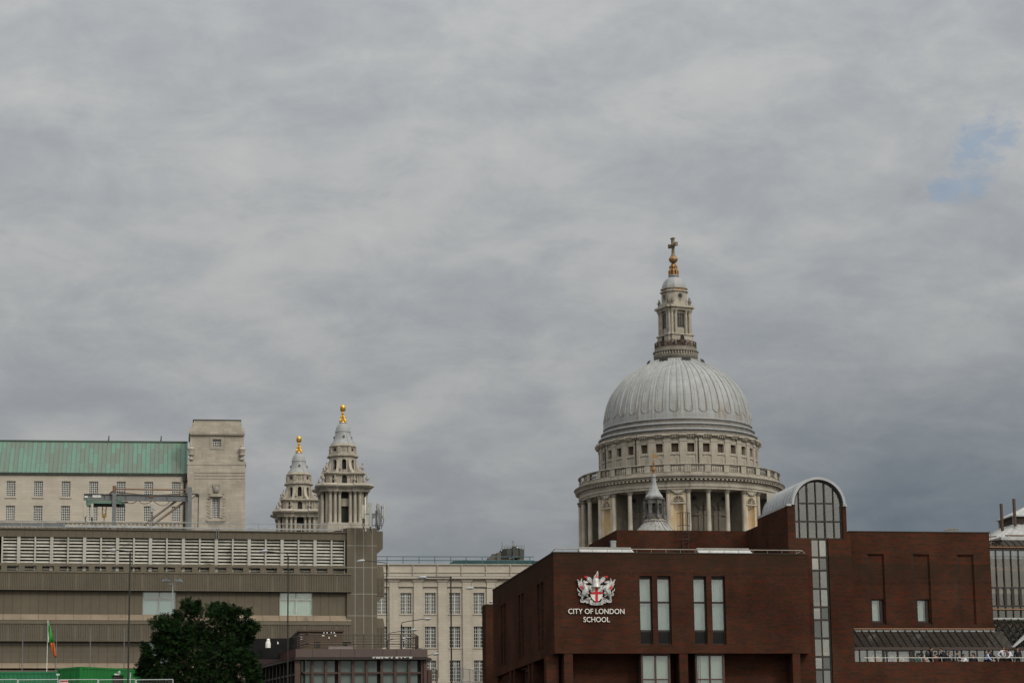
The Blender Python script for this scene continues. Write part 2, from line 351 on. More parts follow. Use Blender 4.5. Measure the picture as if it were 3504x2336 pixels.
def window(name, parent, fr, r, d, cols, rows, bar, fm, pm, depth=.06, mid=0, vr=None, blindm=None, rim=None, bl=.18):
    """a glazed window: frame and bars in one mesh, pane (and blind) below it. r=(u0,u1,z0,z1); cols/rows: counts or lists of fractions"""
    w, h = r[1]-r[0], r[3]-r[2]; rim = bar*1.4 if rim is None else rim
    cl = [i/cols for i in range(1, cols)] if isinstance(cols, int) else cols
    rl = [i/rows for i in range(1, rows)] if isinstance(rows, int) else rows
    key = (round(w,1), round(h,1), str(cl), str(rl), bar, fm.name, pm.name, mid, rim)
    if key not in WCACHE:
        f = MB(); f.box(0, w, 0, depth, 0, rim); f.box(0, w, 0, depth, h-rim, h); f.box(0, rim, 0, depth, rim, h-rim); f.box(w-rim, w, 0, depth, rim, h-rim)
        for c in cl:
            b = mid if (mid and abs(c-.5) < .01) else bar
            f.box(w*c-b/2, w*c+b/2, .003, depth, rim, h-rim)
        for q in rl: f.box(rim, w-rim, .006, depth-.004, h*q-bar/2, h*q+bar/2)
        p = MB(); p.box(.01, w-.01, depth, depth+.02, .01, h-.01)
        fmesh = f.mesh(name); fmesh.materials.append(fm); pmesh = p.mesh('pane'); pmesh.materials.append(pm)
        WCACHE[key] = (fmesh, pmesh)
    fmesh, pmesh = WCACHE[key]; W = fr.at(r[0], d, r[2])
    o = obj(name, fmesh, None, parent, W); obj('pane', pmesh, None, o, W)
    if blindm:
        b = MB(); n = max(3, int(w/.12))
        for i in range(n):
            a = random.uniform(-.012, .012); b.box(w*i/n+.006, w*(i+1)/n-.004, depth+bl+a, depth+bl+.01+a, .02, h-.02)
        obj('blind', b, blindm, o, W)
    return o
# ------------------------------------------------------------------ ground
GZ = 12.2
def ground():
    gm = mat('paved ground', (.11,.105,.10), (.085,.082,.078), sc=.05, fine=.1)
    mb = MB(); prof = [(138,GZ),(270,GZ),(330,17),(420,25),(540,33),(640,36),(900,36),(4000,36)]
    vs = []; 
    for y, z in prof: vs += [(-2500,y,z),(2500,y,z)]
    mb.add(vs, [(2*i,2*i+1,2*i+3,2*i+2) for i in range(len(prof)-1)])
    o = obj('ground', mb, gm); o['kind'] = 'structure'; o['label'] = 'paved embankment ground rising towards the cathedral'
    w = MB(); w.add([(-2500,-900,0),(2500,-900,0),(2500,138.5,0),(-2500,138.5,0)], [(0,1,2,3)])
    wm = mat('river water', (.06,.065,.055), (.08,.08,.065), sc=.1, rough=.12, spec=.5, bump=.4)
    o = obj('water', w, wm); o['kind'] = 'structure'
    e = MB(); e.box(-2500,2500,137.4,138.4,-1,GZ+.1)
    o = obj('embankment_wall', e, mat('granite wall', (.28,.27,.25), (.22,.21,.20), sc=.3, joint=(1.4,.6,.02,(.7,.7,.7),.06))); tag(o, 'long granite river embankment wall in front of the buildings', 'wall', kind='structure')
ground()
# ------------------------------------------------------------------ the brick school
S = Fr.px(1893, 1890, 180, 10.5)
Lf = Fr.px(1893, 1890, 180, -80.71)
DB, DC, DE, DG, DD = .8, 6.0, 3.6, 7.5, 12.0
def school():
    t = thing('school_building', 'dark red brick school with slit windows, barrel vaulted stair tower and glazed terrace', 'building', Matrix.Translation(S.o))
    W = S.W; zt = S.z(1893,1890); zb = S.z(2330,2234)
    ur = S.u(2768,2060); rec = 1.7
    slits = [S.R(*r) for r in ((2190.5,1969,2233,2203),(2251,1969,2297,2203),(2375.5,1969,2419,2203),(2437.5,1969,2483.5,2203))]
    zs0, zs1 = slits[0][2], slits[0][3]; slits = [(a,b,zs0,zs1) for a,b,_,_ in slits]
    mb = MB(); holes(mb, .02, ur, zb, zt, 0, .5, slits)
    mb.box(.5, ur, .5, 16, zb, zb+.35); mb.box(.5, ur, .5, 16, zt-.9, zt-.6)            # soffit slab, roof deck
    mb.box(ur-.45, ur, .5, 16, zb+.35, zt-.9)
    obj('front_wall', mb, brick, t, W)
    mb = MB(); mb.box(-.05, ur, -.04, .55, zt, zt+.07); obj('coping', mb, mat('dark brick coping', (.045,.034,.026), (.035,.03,.024), sc=1), t, W)
    for x in (2337, 2640): q = MB(); u = S.u(x,2060); q.box(u-.012,u+.012,-.003,.01,zb,zt-.02); obj('movement_joint', q, mat('joint sealant', (.018,.014,.012), None), t, W)
    # recessed storey below
    mb = MB(); mb.box(1.0, ur, rec, rec+.4, GZ-.3, zb); obj('recessed_wall', mb, brick, t, W)
    for x0, x1 in ((1931,1961),(2326,2355),(2714,2740)):
        u0, u1 = S.u(x0,2290), S.u(x1,2290); p = MB(); p.box(u0, u1, .03, rec, GZ-.3, zb); obj('pier', p, brick, t, W)
    p = MB(); p.box(S.u(1908,2290,1.2)-.9, S.u(1908,2290,1.2), .8, rec, GZ-.3, zb); obj('pier', p, brick, t, W)
    for i, (a,b,c,d) in enumerate(slits):
        o = window('window', t, S, (a,b,c,d), .3, [], [(d-S.z(2210,y))/(d-c)*-1+1 for y in (2058.5,2156.5)], .15, darkM, G1, rim=.07)
        hd = MB(); hd.box(.07, b-a-.07, -.02, .05, d-c-.22, d-c-.07); obj('head_shade', hd, darkM, o, WM[o.name])  # dark strip in place of the shade under the window head
        h = d-c; k = 1-(d-S.z(2210,2156.5))/h
        sp = MB(); sp.box(.05, b-a-.05, .03, .055, .05, h*k-.04); obj('lower_pane', sp, mat('dark spandrel glass', (.010,.010,.010), (.022,.021,.020), sc=.35, rough=.2, spec=.1), o, WM[o.name])
        bl = MB(); n = 7; w = b-a
        for q in range(n):
            j = random.uniform(0,.03); bl.box(w*q/n+.004, w*(q+1)/n-.006, .26+j, .275+j, h*k, h-.02)
        obj('blind', bl, blind, o, WM[o.name])
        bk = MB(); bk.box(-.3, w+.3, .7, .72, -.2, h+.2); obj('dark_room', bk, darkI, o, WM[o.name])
    for r in ((2198,2235,2298,2352),(2385,2235,2484,2352)):
        q = list(S.R(*r)); q[3] = zb-.02; q[2] = q[3]-2.7
        o = window('bay_window', t, S, q, .35, [.5], [.32], .10, brownM, G1, depth=.10, rim=.14)
        w = q[1]-q[0]
        for k2, gapy in ((0,0),(1,1 if r[0]>2300 else 0)):
            bl = MB(); n = 8; x0, x1 = (.52*w,.97*w) if k2==0 else (.03*w,.48*w)
            for j in range(n):
                a = x0+(x1-x0)*j/n; e = x0+(x1-x0)*(j+1)/n
                if gapy and j in (1,2): e = a+(e-a)*.45
                bl.box(a+.003, e-.004, .24, .25, .03, 2.66)
            obj('blind', bl, blindW, o, WM[o.name])
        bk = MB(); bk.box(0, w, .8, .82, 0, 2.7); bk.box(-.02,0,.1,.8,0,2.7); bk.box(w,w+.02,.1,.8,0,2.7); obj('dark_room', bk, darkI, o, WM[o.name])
    # west wall
    ul = Lf.u(1686.5,2100); LW = Lf.W
    zl = lambda x,y: Lf.z(x,y)
    pairs = [((1839,1848),(1850.5,1860.5),1992,2227),((1774.5,1782),(1784.5,1792.5),2030,2255),((1714.5,1721),(1723.5,1731),2064,2284)]
    hs = []
    for a, b, y0, y1 in pairs:
        for x0, x1 in (a, b): hs.append((Lf.u(x0,(y0+y1)/2), Lf.u(x1,(y0+y1)/2), zs0, zs1))
    mb = MB(); holes(mb, ul, 0, zb, zt, 0, .5, hs); mb.box(ul, ul+.5, .5, 12, zb, zt); obj('side_wall', mb, brick, t, LW)
    mb = MB(); mb.box(ul-.03, .03, -.04, .5, zt+.002, zt+.07); obj('coping', mb, MATS['dark brick coping'], t, LW)
    for h in hs:
        o = window('window', t, Lf, h, .14, [], [.30,.62], .09, darkM, G2, rim=.055)
        bk = MB(); bk.box(-.2, h[1]-h[0]+.2, .5, .52, -.2, h[3]-h[2]+.2); obj('dark_room', bk, darkI, o, WM[o.name])
    mb = MB(); mb.box(ul, -1.6, 1.2, 1.5, GZ-.3, zb); obj('recessed_wall', mb, brick, t, LW)
    for a, b, y0, y1 in pairs:
        u0 = Lf.u(a[0], 2280); u1 = Lf.u(b[1], 2280)
        for q0, q1 in ((u0-1.1,u0+.55),(u0+.75,u1+1.2)):
            o = window('bay_window', t, Lf, (q0,q1,zb-2.9,zb-.15), .7, [.5], [.4], .08, brownM, G1, depth=.1, rim=.12)
            bl = MB(); bl.box(.1, q1-q0-.1, .25, .26, .1, 2.6); obj('blind', bl, blindW, o, WM[o.name])
        for q in (u0-2.6, u1+1.9):
            p = MB(); p.box(q-.25, q+.45, .03, 1.2, GZ-.3, zb); obj('pier', p, brick, t, LW)
    # low block beyond the west wall
    f = Fr.px(1668, 2066, 216, 10.5)
    q = f.R(1662,2066,1720,2120); mb = MB(); mb.box(q[0], q[1]+6, 0, 1.9, GZ-.3, q[3]); obj('side_block', mb, brick, t, f.W)
    # stair tower with barrel vault
    uL, uR = S.u(2699,1900,DB), S.u(2924,2200,DB)
    uR2 = S.u(2896,1760,DB); zsp = S.z(2800,1727,DB); zpt = S.z(2800,1731,DB)
    ua, ub = S.u(2721,1780,DB), S.u(2884,1780,DB); zw0 = S.z(2802,1842,DB)
    r_in = (ub-ua)/2; uc = (ua+ub)/2; zcol = zpt
    s0, s1 = S.u(2785,2090,DB), S.u(2843,2090,DB); sm = s0
    zC = S.z(3150,1820.5,DC)
    mb = MB()
    mb.box(uL, ua, DB, DB+.6, zw0, zpt); mb.box(ub, uR2, DB, DB+.6, zw0, zpt)
    mb.box(uL, s0, DB, DB+.6, GZ-.3, zw0); mb.box(s1, uR2, DB, DB+.6, GZ-.3, zw0)
    mb.box(uR2, uR, DB+.001, DB+.6, GZ-.3, S.z(2915,1822,DB))
    mb.box(uL, uL+.5, DB+.6, DB+8, GZ, zpt); mb.box(uR2-.5, uR2, DB+.6, DB+8, GZ, zpt)
    mb.box(uL, uL+.5, DB+8.0, DD+.2, GZ, S.z(2585,1808,DB+9)+.1)
    mb.box(uL+.5, uR2-.5, DB+7.6, DB+8, GZ, zpt)
    obj('stair_tower_wall', mb, brick, t, W)
    # arch rim and vault
    def arc(r, n=24, z=zsp, u=uc): return [(u+r*math.cos(math.pi*i/n), z+r*math.sin(math.pi*i/n)) for i in range(n+1)]
    rim = MB(); ro = r_in+.25
    A, B = arc(r_in+.06), arc(ro)
    for i in range(24): rim.prism([A[i],B[i],B[i+1],A[i+1]], DB-.12, DB+.5)
    obj('arch_rim', rim, zinc, t, W)
    for x in (uL-.05, ub+.05):
        c = MB(); c.box(x, x+.36 if x<uc else uR2+.05, DB-.08, DB+.55, zpt, zpt+.16); obj('pier_cap', c, zincB, t, W)
    v = MB(); rv = ro-.02
    B = arc(rv, 32); A = arc(rv-.12, 32)
    for i in range(32): v.prism([A[i],B[i],B[i+1],A[i+1]], DB+.52, DB+8.0)
    v.box(uL, uL+.3, DB+.56, DB+8.0, zpt-.002, zsp+.1); v.box(uR2-.3, uR2, DB+.56, DB+8.0, zpt-.002, zsp+.1)
    for k in range(9):
        d = DB+.6+k*.9; B2 = arc(rv+.05, 24); A2 = arc(rv-.05, 24)
        for i in range(24): v.prism([A2[i],B2[i],B2[i+1],A2[i+1]], d, d+.07)
    obj('barrel_roof', v, zinc, t, W)
    # arched window
    fm = MB(); z1 = S.z(2802,1720,DB); zr = [S.z(2802,y,DB) for y in (1782,)]; bw = .055; d0, d1 = DB+.16, DB+.30
    A, B = arc(r_in), arc(r_in-.07)
    for i in range(24): fm.prism([B[i],A[i],A[i+1],B[i+1]], d0, d1)
    fm.box(ua, ua+.07, d0, d1, zw0, zsp); fm.box(ub-.10, ub, d0, d1, zw0, zsp); fm.box(ua+.07, ub-.1, d0, d1, zw0, zw0+.07)
    ms = [S.u(x,1780,DB) for x in (2738.5,2767.5,2797,2826.5,2857)]
    for i, u in enumerate(ms):
        hh = math.sqrt(max(0, r_in**2-(u-uc)**2)); b2 = bw*(1.3 if i in (1,3) else .8); fm.box(u-b2/2*1.2, u+b2/2*1.2, d0+.01, d1, zw0+.07, zsp+hh-.02)
    fm.box(ua+.07, ub-.1, d0+.015, d1-.01, zr[0]-.05, zr[0]+.05); fm.box(ms[0], ms[4], d0+.015, d1-.01, z1-.04, z1+.04)
    o = obj('arched_window', fm, darkM, t, W)
    pn = MB(); pn.prism([(ua,zw0),(ub,zw0)]+arc(r_in), d1+.01, d1+.03); obj('pane', pn, glass('stair glass', tint=(.8,.8,.78), refl=.16), o, W)
    # plastered inside of the stair tower seen through the glass
    cream = mat('cream plaster', (.40,.375,.32), (.33,.31,.27), sc=.4)
    it = MB(); A2, B2 = arc(r_in+.02), arc(r_in+.05)
    for i in range(24): it.prism([A2[i],B2[i],B2[i+1],A2[i+1]], DB+.62, DB+7.4)
    it.box(ua+.02, ub-.02, DB+7.3, DB+7.4, zw0-.5, zsp+r_in); it.box(ua-.04, ua, DB+.62, DB+7.3, zw0-.3, zsp); it.box(ub, ub+.04, DB+.62, DB+7.3, zw0-.3, zsp)
    obj('stairwell_lining', it, cream, o, W)
    # tall glazed strip
    zb0, zt0 = GZ+.5, zw0-.04; ys = [1904.7,1949.8,2012.4,2075,2119,2181.6,2244.9,2288.6]
    f2 = MB(); f2.box(s0-.02, s0+.05, d0, d1, zb0, zt0); f2.box(s1-.11, s1, d0, d1, zb0, zt0); cm = (s0+s1-.06)/2; f2.box(cm-.03, cm+.03, d0, d1, zb0, zt0)
    for y in ys: z = S.z(2812,y,DB); f2.box(s0+.05, s1-.11, d0+.01, d1-.01, z-.07, z+.07)
    o = obj('stair_window', f2, darkM, t, W)
    zz_ = [zt0]+[S.z(2812,y,DB) for y in ys]+[zb0]
    for i in range(len(zz_)-1):
        for a, b in ((s0+.05,cm-.03),(cm+.03,s1-.11)):
            pn = MB(); pn.box(a, b, d1-.04, d1-.02, zz_[i+1]+.07, zz_[i]-.07); obj('pane', pn, (G2, glass('dim glass', tint=(.5,.5,.46), refl=.16), glass('bright glass', tint=(.85,.84,.78), refl=.28))[(i*5+(a > s0+.1)*2) % 3], o, W)
    bk = MB(); bk.box(s0-.6, s1+.6, DB+2.4, DB+2.5, GZ, zt0+.3); bk.box(s0-.62,s0-.6,DB+.6,DB+2.4,GZ,zt0+.3); bk.box(s1+.6,s1+.62,DB+.6,DB+2.4,GZ,zt0+.3); obj('stairwell_lining', bk, cream, o, W)
    for y in (2083,2252):
        z = S.z(2812,y,DB); b = MB(); b.box(s0+.06, s1-.3, DB+1.0, DB+1.1, z-.03, z+.03); obj('strip_lamp', b, mat('pale lamp', (.9,.85,.6), None), o, W)
    for y0, y1 in ((2056,2072),(2228,2241)):
        b = MB(); b.box(s0, s1, DB+.8, DB+1.2, S.z(2812,y1,DB), S.z(2812,y0,DB)); obj('landing', b, mat('pale landing', (.62,.52,.42), None), o, W)
    # rear block
    q = S.R(2111,1814.5,2640,1900,DD); mb = MB(); mb.box(q[0], uL+.2, DD, DD+10.5, GZ, q[3]); obj('rear_block', mb, brick, t, W)
    # east wing
    u0 = S.u(2912,2000,DC); u1 = S.u(3393,2000,DC); zt2 = zC; zb2 = S.z(3150,2151,DC)
    nh = []
    for x0, x1 in ((2972,3029),(3128,3185),(3278.5,3336)):
        nh.append(S.R(x0,1894,x1,2136,DC))
    nz0, nz1 = nh[0][2], nh[0][3]; nh = [(a,b,nz0,nz1) for a,b,_,_ in nh]
    mb = MB(); holes(mb, u0, u1, zb2, zt2, DC, DC+.45, nh); mb.box(u0, u1, DC+.45, DC+12, zt2-.8, zt2-.4); mb.box(u1-.4, u1, DC+.45, DC+12, zb2, zt2-.8)
    obj('east_wing_wall', mb, brick, t, W)
    mb = MB(); mb.box(u0, u1+.04, DC-.04, DC+.5, zt2, zt2+.07); obj('coping', mb, MATS['dark brick coping'], t, W)
    for i, (a,b,c,d) in enumerate(nh):
        n = MB(); wz = S.z(3000,2048,DC); s = .10
        wa, wb = S.u((2986,3142,0)[i],2090,DC) if i<2 else 0, b-s-.02
        hl = [(wa,wb,c+.16,wz)] if i < 2 else []
        holes(n, a+.10, b-.06, c+.08, d-.08, DC+.17, DC+.42, hl)
        n.box(a, a+.10, DC+.08, DC+.43, c, d); n.box(b-.06, b, DC+.08, DC+.43, c, d); n.box(a+.10, b-.06, DC+.08, DC+.43, d-.08, d); n.box(a+.10, b-.06, DC+.08, DC+.43, c, c+.08)
        nn_ = obj('blind_niche', n, brick, t, W); gp = MB(); gp.box(a-.025,a-.001,DC-.004,DC+.02,c,d); gp.box(a+.085,a+.105,DC+.076,DC+.1,c+.08,d-.08); gp.box(a,b,DC-.003,DC+.02,c-.03,c-.001); obj('niche_edge_strip', gp, dark, nn_, W)  # thin dark strips along the niche edges
        if hl:
            o = window('window', t, S, hl[0], DC+.36, [], [], .06, darkM, G1, rim=.09)
            fq = MB(); w = wb-wa; fq.box(w-.24,w-.09,-.02,.055,.09,wz-c-.16-.09); fq.box(.09,w-.24,-.01,.055,.09,.16); obj('reveal_strip', fq, darkM, o, WM[o.name]); b2 = MB(); b2.box(.02, w*.62, .22, .24, 0, wz-c-.18); obj('blind', b2, blindW, o, WM[o.name])  # dark strips in place of the deep right reveal and sill
            bk = MB(); bk.box(-.1, w+.1, .5, .52, -.1, wz-c); obj('dark_room', bk, darkI, o, WM[o.name])
    # pipe, flashing, canopy
    pz = S.z(3150,2150.5,DC-.2); p = MB(); p.tube((u0,DC-.25,pz),(u1,DC-.25,pz),.045,8); obj('copper_pipe', p, mat('brown pipe', (.26,.14,.075), None, rough=.5), t, W)
    fz = S.z(3150,2155,DC-.1); p = MB(); p.box(u0, u1, DC-.16, DC, fz-.10, fz+.05); obj('flashing', p, zincB, t, W)
    ce = DE; z0c = S.z(3150,2213,ce); z1c = fz-.06
    uA, uB = S.u(2921,2240,ce), S.u(3620,2240,ce); uC2 = u1+.2
    cg = MB(); cg.add([(uA,ce,z0c),(uC2+.4,ce,z0c),(uC2+.4,DC-.1,z1c),(uA,DC-.1,z1c)],[(0,1,2,3)]); can = obj('canopy', cg, mat('reflection toned canopy glass', (.034,.031,.027), (.024,.022,.020), sc=.7, rough=.14, spec=.35), t, W)  # opaque sheet, the reflected wall put into its dark tone
    b = MB(); step = .575; k = uA-2.0; sl = 0.0
    while k < uC2:
        if k > uA: b.tube((k,ce,z0c+.05),(k,DC-.15,z1c+.05),.045,4)
        k += step
    b.box(uA, uC2, 4.75, 4.81, z0c+(z1c-z0c)*.48, z0c+(z1c-z0c)*.48+.05)
    obj('glazing_bars', b, darkM, can, W)
    b = MB(); b.box(uA, uB, ce-.10, ce+.12, z0c-.20, z0c); obj('eaves_beam', b, mat('dark brown beam', (.055,.04,.032), None, rough=.6), can, W)
    # terrace, glazed front under the canopy, parapet and rail
    zfl = S.z(3150,2293,2.5); zpp = S.z(3150,2262,DB)
    b = MB(); b.box(uA-.2, uB+2, DB+.35, DC+.3, zfl-.3, zfl); b.box(uA, uB, DB+.36, DB+.8, zfl, zfl+.45); obj('terrace_floor', b, concP, t, W)
    b = MB(); b.box(uR, uB+2, DB+.002, DB+.35, GZ-.3, zpp); obj('terrace_parapet', b, brick, t, W)
    b = MB(); b.box(uA, uB, DC+.3, DC+.5, zfl, zb2); obj('back_wall', b, darkI, t, W)
    zh = z0c-.2; fr_ = MB(); xs = [2942.5,2968.5,2995.5,3022]+[3212+26.6*i for i in range(9)]
    for x in xs: u = S.u(x,2240,ce); fr_.box(u-.03, u+.03, ce-.03, ce+.05, zfl, zh)
    for x in (3025,3035,3073,3115,3120,3128,3155): u = S.u(x,2240,ce); fr_.box(u-.055, u+.055, ce-.05, ce+.06, zfl, zh)
    fr_.box(S.u(3025,2240,ce), S.u(3126,2240,ce), ce-.05, ce+.06, zh-.12, zh); fr_.box(uA, uB, ce-.03, ce+.05, zh-.04, zh)
    o = obj('glazed_front', fr_, darkM, t, W)
    b = MB(); b.box(uA, uB, ce+.06, ce+.08, zfl, zh); obj('pane', b, glass('terrace glass', tint=(.92,.92,.90), refl=.20), o, W)
    z_r = S.z(3150,2249,DB+.15); b = MB(); b.tube((uA-.1,DB+.15,z_r),(uB,DB+.15,z_r),.03,6)
    rl = obj('terrace_rail', b, mat('dull white rail', (.48,.47,.44), None), t, W)
    for x in (2973,3031,3046,3101,3154,3193,3223,3278,3294,3348,3401,3416,3464):
        u = S.u(x,2258,DB+.15); b = MB(); b.tube((u+.05,DB+.2,zpp-.1),(u-.05,DB+.12,z_r),.03,4); obj('post', b, MATS['dull white rail'], rl, W)
    # painted mural behind the glass
    m = MB(); ma, mb_, mz = S.u(2976,2250,ce+.4), S.u(3178,2250,ce+.4), S.z(3075,2237,ce+.4)
    m.box(ma, mb_, ce+.42, ce+.45, zfl+.2, mz)
    mu = obj('mural', m, mat('mural white', (.72,.72,.66), None), None, W); tag(mu, 'long white painted mural with coloured shapes standing behind the terrace glazing', 'mural')
    cols = {'red':(.45,.03,.04),'blue':(.09,.10,.42),'teal':(.10,.38,.40),'yellow':(.6,.5,.05),'orange':(.5,.2,.05)}
    shp = [('teal',2980,2240,9,5),('red',2994,2250,9,7),('red',3000,2256,6,6),('blue',3020,2244,7,6),('blue',3040,2246,6,9),('blue',3050,2256,13,6),('orange',3064,2257,7,4),('teal',3062,2240,5,3),('teal',3081,2243,3,6),('teal',3088,2243,3,6),('blue',3097,2243,3,5),('yellow',3109,2243,6,6),('red',3084,2258,5,4),('teal',3104,2256,6,7),('blue',3122,2256,4,4),('teal',3143,2257,12,6),('red',3154,2243,7,5),('red',3165,2257,8,7)]
    for cn, x, y, w, h in shp:
        u, z = S.p(x, y, ce+.42); rw, rh = w/46, h/46; pts = []
        for i in range(11): a = 2*math.pi*i/11; k = random.uniform(.6,1.1); pts.append((u+rw*k*math.cos(a), z+rh*k*math.sin(a)))
        q = MB(); q.prism(pts, ce+.41, ce+.42); obj('paint_shape', q, mat('mural '+cn, cols[cn], None), mu, W)
    # glass hall at the right edge
    q = S.R(3370,1883,3640,2113,DG); q = (q[0], S.u(3950,1990,DG), q[2], q[3]); gu0, gu1, gz0, gz1 = q
    gu0 = S.u(3380,2000,DG)
    hall = MB(); hall.box(gu0, gu1, DG+6, DG+6.2, GZ, gz1); hall.box(gu1-.2,gu1,DG,DG+6,GZ,gz1)
    hb = obj('glass_hall', hall, mat('hall interior', (.42,.37,.30), (.30,.27,.22), sc=.5), t, W)
    fr_ = MB(); xs = [3413+25.8*i for i in range(21)]
    zq = [S.z(3440,y,DG) for y in (2009,2072,2090)]
    for x in xs:
        u = S.u(x,1990,DG); fr_.box(u-.03, u+.03, DG, DG+.12, gz0, gz1); fr_.box(u-.11, u+.11, DG+.005, DG+.11, zq[1], zq[0])
    for z, h in ((zq[0],.045),(zq[1],.05)): fr_.box(gu0, gu1, DG+.01, DG+.10, z-h, z+h)
    fr_.box(gu0, gu1, DG-.05, DG+.15, gz1, S.z(3440,1873.5,DG))
    obj('hall_frame', fr_, darkM, hb, W)
    b = MB(); b.box(gu0, gu1, DG+.13, DG+.15, gz0, gz1); obj('hall_pane', b, glass('hall glass', tint=(.86,.85,.80), refl=.11), hb, W)
    for y in (1872,2084): b = MB(); z = S.z(3440,y,DG); b.tube((gu0,DG-.12,z),(gu1,DG-.12,z),.05,8); obj('copper_pipe', b, MATS['brown pipe'], hb, W)
    b = MB(); z = S.z(3440,2115.5,DG); b.box(gu0, gu1, DG-.15, DG+.1, z-.07, z+.06); obj('flashing', b, zincB, hb, W)
    zc0 = S.z(3440,2210,ce+.6); zc1 = z-.07; b = MB(); b.add([(gu0,ce+.6,zc0),(gu1,ce+.6,zc0),(gu1,DG-.1,zc1),(gu0,DG-.1,zc1)],[(0,1,2,3)]); obj('sloped_glazing', b, G3, hb, W)
    b = MB(); k = gu0
    while k < gu1: b.tube((k,ce+.6,zc0+.05),(k,DG-.12,zc1+.05),.05,4); k += .575
    b.box(gu0, gu1, 5.6, 5.66, zc0+(zc1-zc0)*.45, zc0+(zc1-zc0)*.45+.05)
    obj('sloped_bars', b, darkM, hb, W)
    tr = MB()                                                             # trusses inside, pale red and grey
    for k in range(16):
        a = gu0+.2+k*.55; zt_ = gz1-.2; tr.tube((a,DG+2.5,zt_-.9),(a+.55,DG+2.5,zt_),.03,4); tr.tube((a+.55,DG+2.5,zt_-.9),(a,DG+2.5,zt_),.03,4)
    tr.tube((gu0,DG+2.5,gz1-.2),(gu1,DG+2.5,gz1-.2),.04,4); tr.tube((gu0,DG+2.5,gz1-1.1),(gu1,DG+2.5,gz1-1.1),.04,4)
    obj('truss', tr, mat('grey truss', (.4,.4,.38), None), hb, W)
    tr = MB(); tr.tube((gu0+.4,DG+1.5,gz1-1.3),(gu1,DG+1.5,gz1-1.6),.06,6); tr.tube((gu0+.5,DG+1.5,GZ+2),(gu0+.5,DG+1.5,gz1-1.3),.10,8); obj('salmon_post', tr, mat('salmon paint', (.52,.25,.18), None), hb, W)
    fl = MB(); zf = zq[0]-.1; fl.box(gu0, gu1, DG+1, DG+6, zf-.3, zf); fl.box(gu0, gu1, DG+5, DG+5.2, zf+1.6, zf+2.6); obj('gallery_floor', fl, mat('hall floor', (.30,.29,.27), None), hb, W)
    # hall roof: clerestory, hip, louvred box, upper hip, flues
    ec = S.u(3426,1841,DG-.4); ez = S.z(3440,1842,DG-.4); bz = S.z(3440,1873.5,DG)
    b = MB(); b.add([(gu0-.1,DG,bz+.01),(gu1,DG,bz+.01),(gu1,DG-.35,ez-.12),(ec,DG-.35,ez-.12)],[(0,1,2,3)]); obj('clerestory', b, glass('clerestory glass', refl=.35), hb, W)
    b = MB(); k = gu0-.3
    while k < gu1: b.tube((k+.75,DG-.02,bz),(k,DG-.38,ez-.12),.045,4); k += .55
    b.tube((ec,DG-.38,ez-.1),(gu0-2.0,DG+5,ez-.1),.08,4)
    obj('clerestory_bars', b, brownM, hb, W)
    lz0 = S.z(3480,1793,DG+1.45); lz1 = S.z(3480,1766.5,DG+1.45)
    w2 = (gu1-ec)/2; cx = ec+w2; ddp = w2; lw = w2-1.85; hd = 3.45; off = w2-hd
    cy = DG-.4+hd
    def sq(h): k = max(.05, h-off); return [(cx-h,cy-k),(cx+h,cy-k),(cx+h,cy+k),(cx-h,cy+k)]
    def frust(mb, h0, z0, h1, z1):
        a = [(x,y,z0) for x,y in sq(h0)]+[(x,y,z1) for x,y in sq(h1)]; mb.add(a, [(3,2,1,0),(4,5,6,7)]+[(i,(i+1)%4,(i+1)%4+4,i+4) for i in range(4)])
    b = MB(); frust(b, w2, ez-.1, w2, ez+.12); frust(b, w2-.02, ez+.121, lw, lz0)
    for k in range(1, 22):
        fq = k/22
        for s in (0, 1):
            e0 = -w2+2*w2*fq; e1 = -lw+2*lw*fq
            e2, e3 = -hd+2*hd*fq, -(lw-off)*(1-2*fq); p0, p1 = ((cx+e0,cy-hd,ez+.14),(cx+e1,cy-lw+off,lz0+.02)) if s==0 else ((cx-w2,cy+e2,ez+.14),(cx-lw,cy+e3,lz0+.02)); b.tube(p0,p1,.03,4)
    obj('hall_roof', b, zincB, hb, W)
    b = MB(); frust(b, lw-.04, lz0+.002, lw-.04, lz1); obj('louvre_box', b, mat('louvre shade', (.03,.022,.018), (.05,.04,.03), sc=1), hb, W)
    b = MB()
    for sx in (-1,1):
        for sy in (-1,1): b.box(cx+sx*(lw-.05)-.09, cx+sx*(lw-.05)+.09, cy+sy*(lw-off-.05)-.09, cy+sy*(lw-off-.05)+.09, lz0+.01, lz1)
    frust(b, lw+.15, lz1+.002, lw+.15, lz1+.1); frust(b, lw+.14, lz1+.101, off+.06, lz1+.95)
    obj('upper_roof', b, zincB, hb, W)
    for x0, y0, x1, y1, ddq in ((3425.5,1723,3431,1809,DG+1.6),(3469,1706,3475,1793,DG+.9)):
        a = S.u(x0,y0,ddq); zz0, zz1 = S.z(x1,y1+6,ddq), S.z(x0,y0,ddq); b = MB(); b.tube((a,ddq,zz0),(a,ddq,zz1),.125,12); b.tube((a,ddq,zz1),(a,ddq,zz1+.005),.10,12)
        obj('flue', b, mat('brown flue', (.085,.042,.026), (.06,.045,.035), sc=.8, rough=.6), hb, W, smooth=True)
    b = MB(); b.tube((S.u(3440,1832,DG-.3),DG-.25,ez+.28),(gu1,DG-.25,ez+.28),.05,6); b.tube((ec-.15,DG+.2,ez+.25),(gu0-.35,DG+1.8,ez+.25),.05,6); obj('guard_rail', b, rust, hb, W)
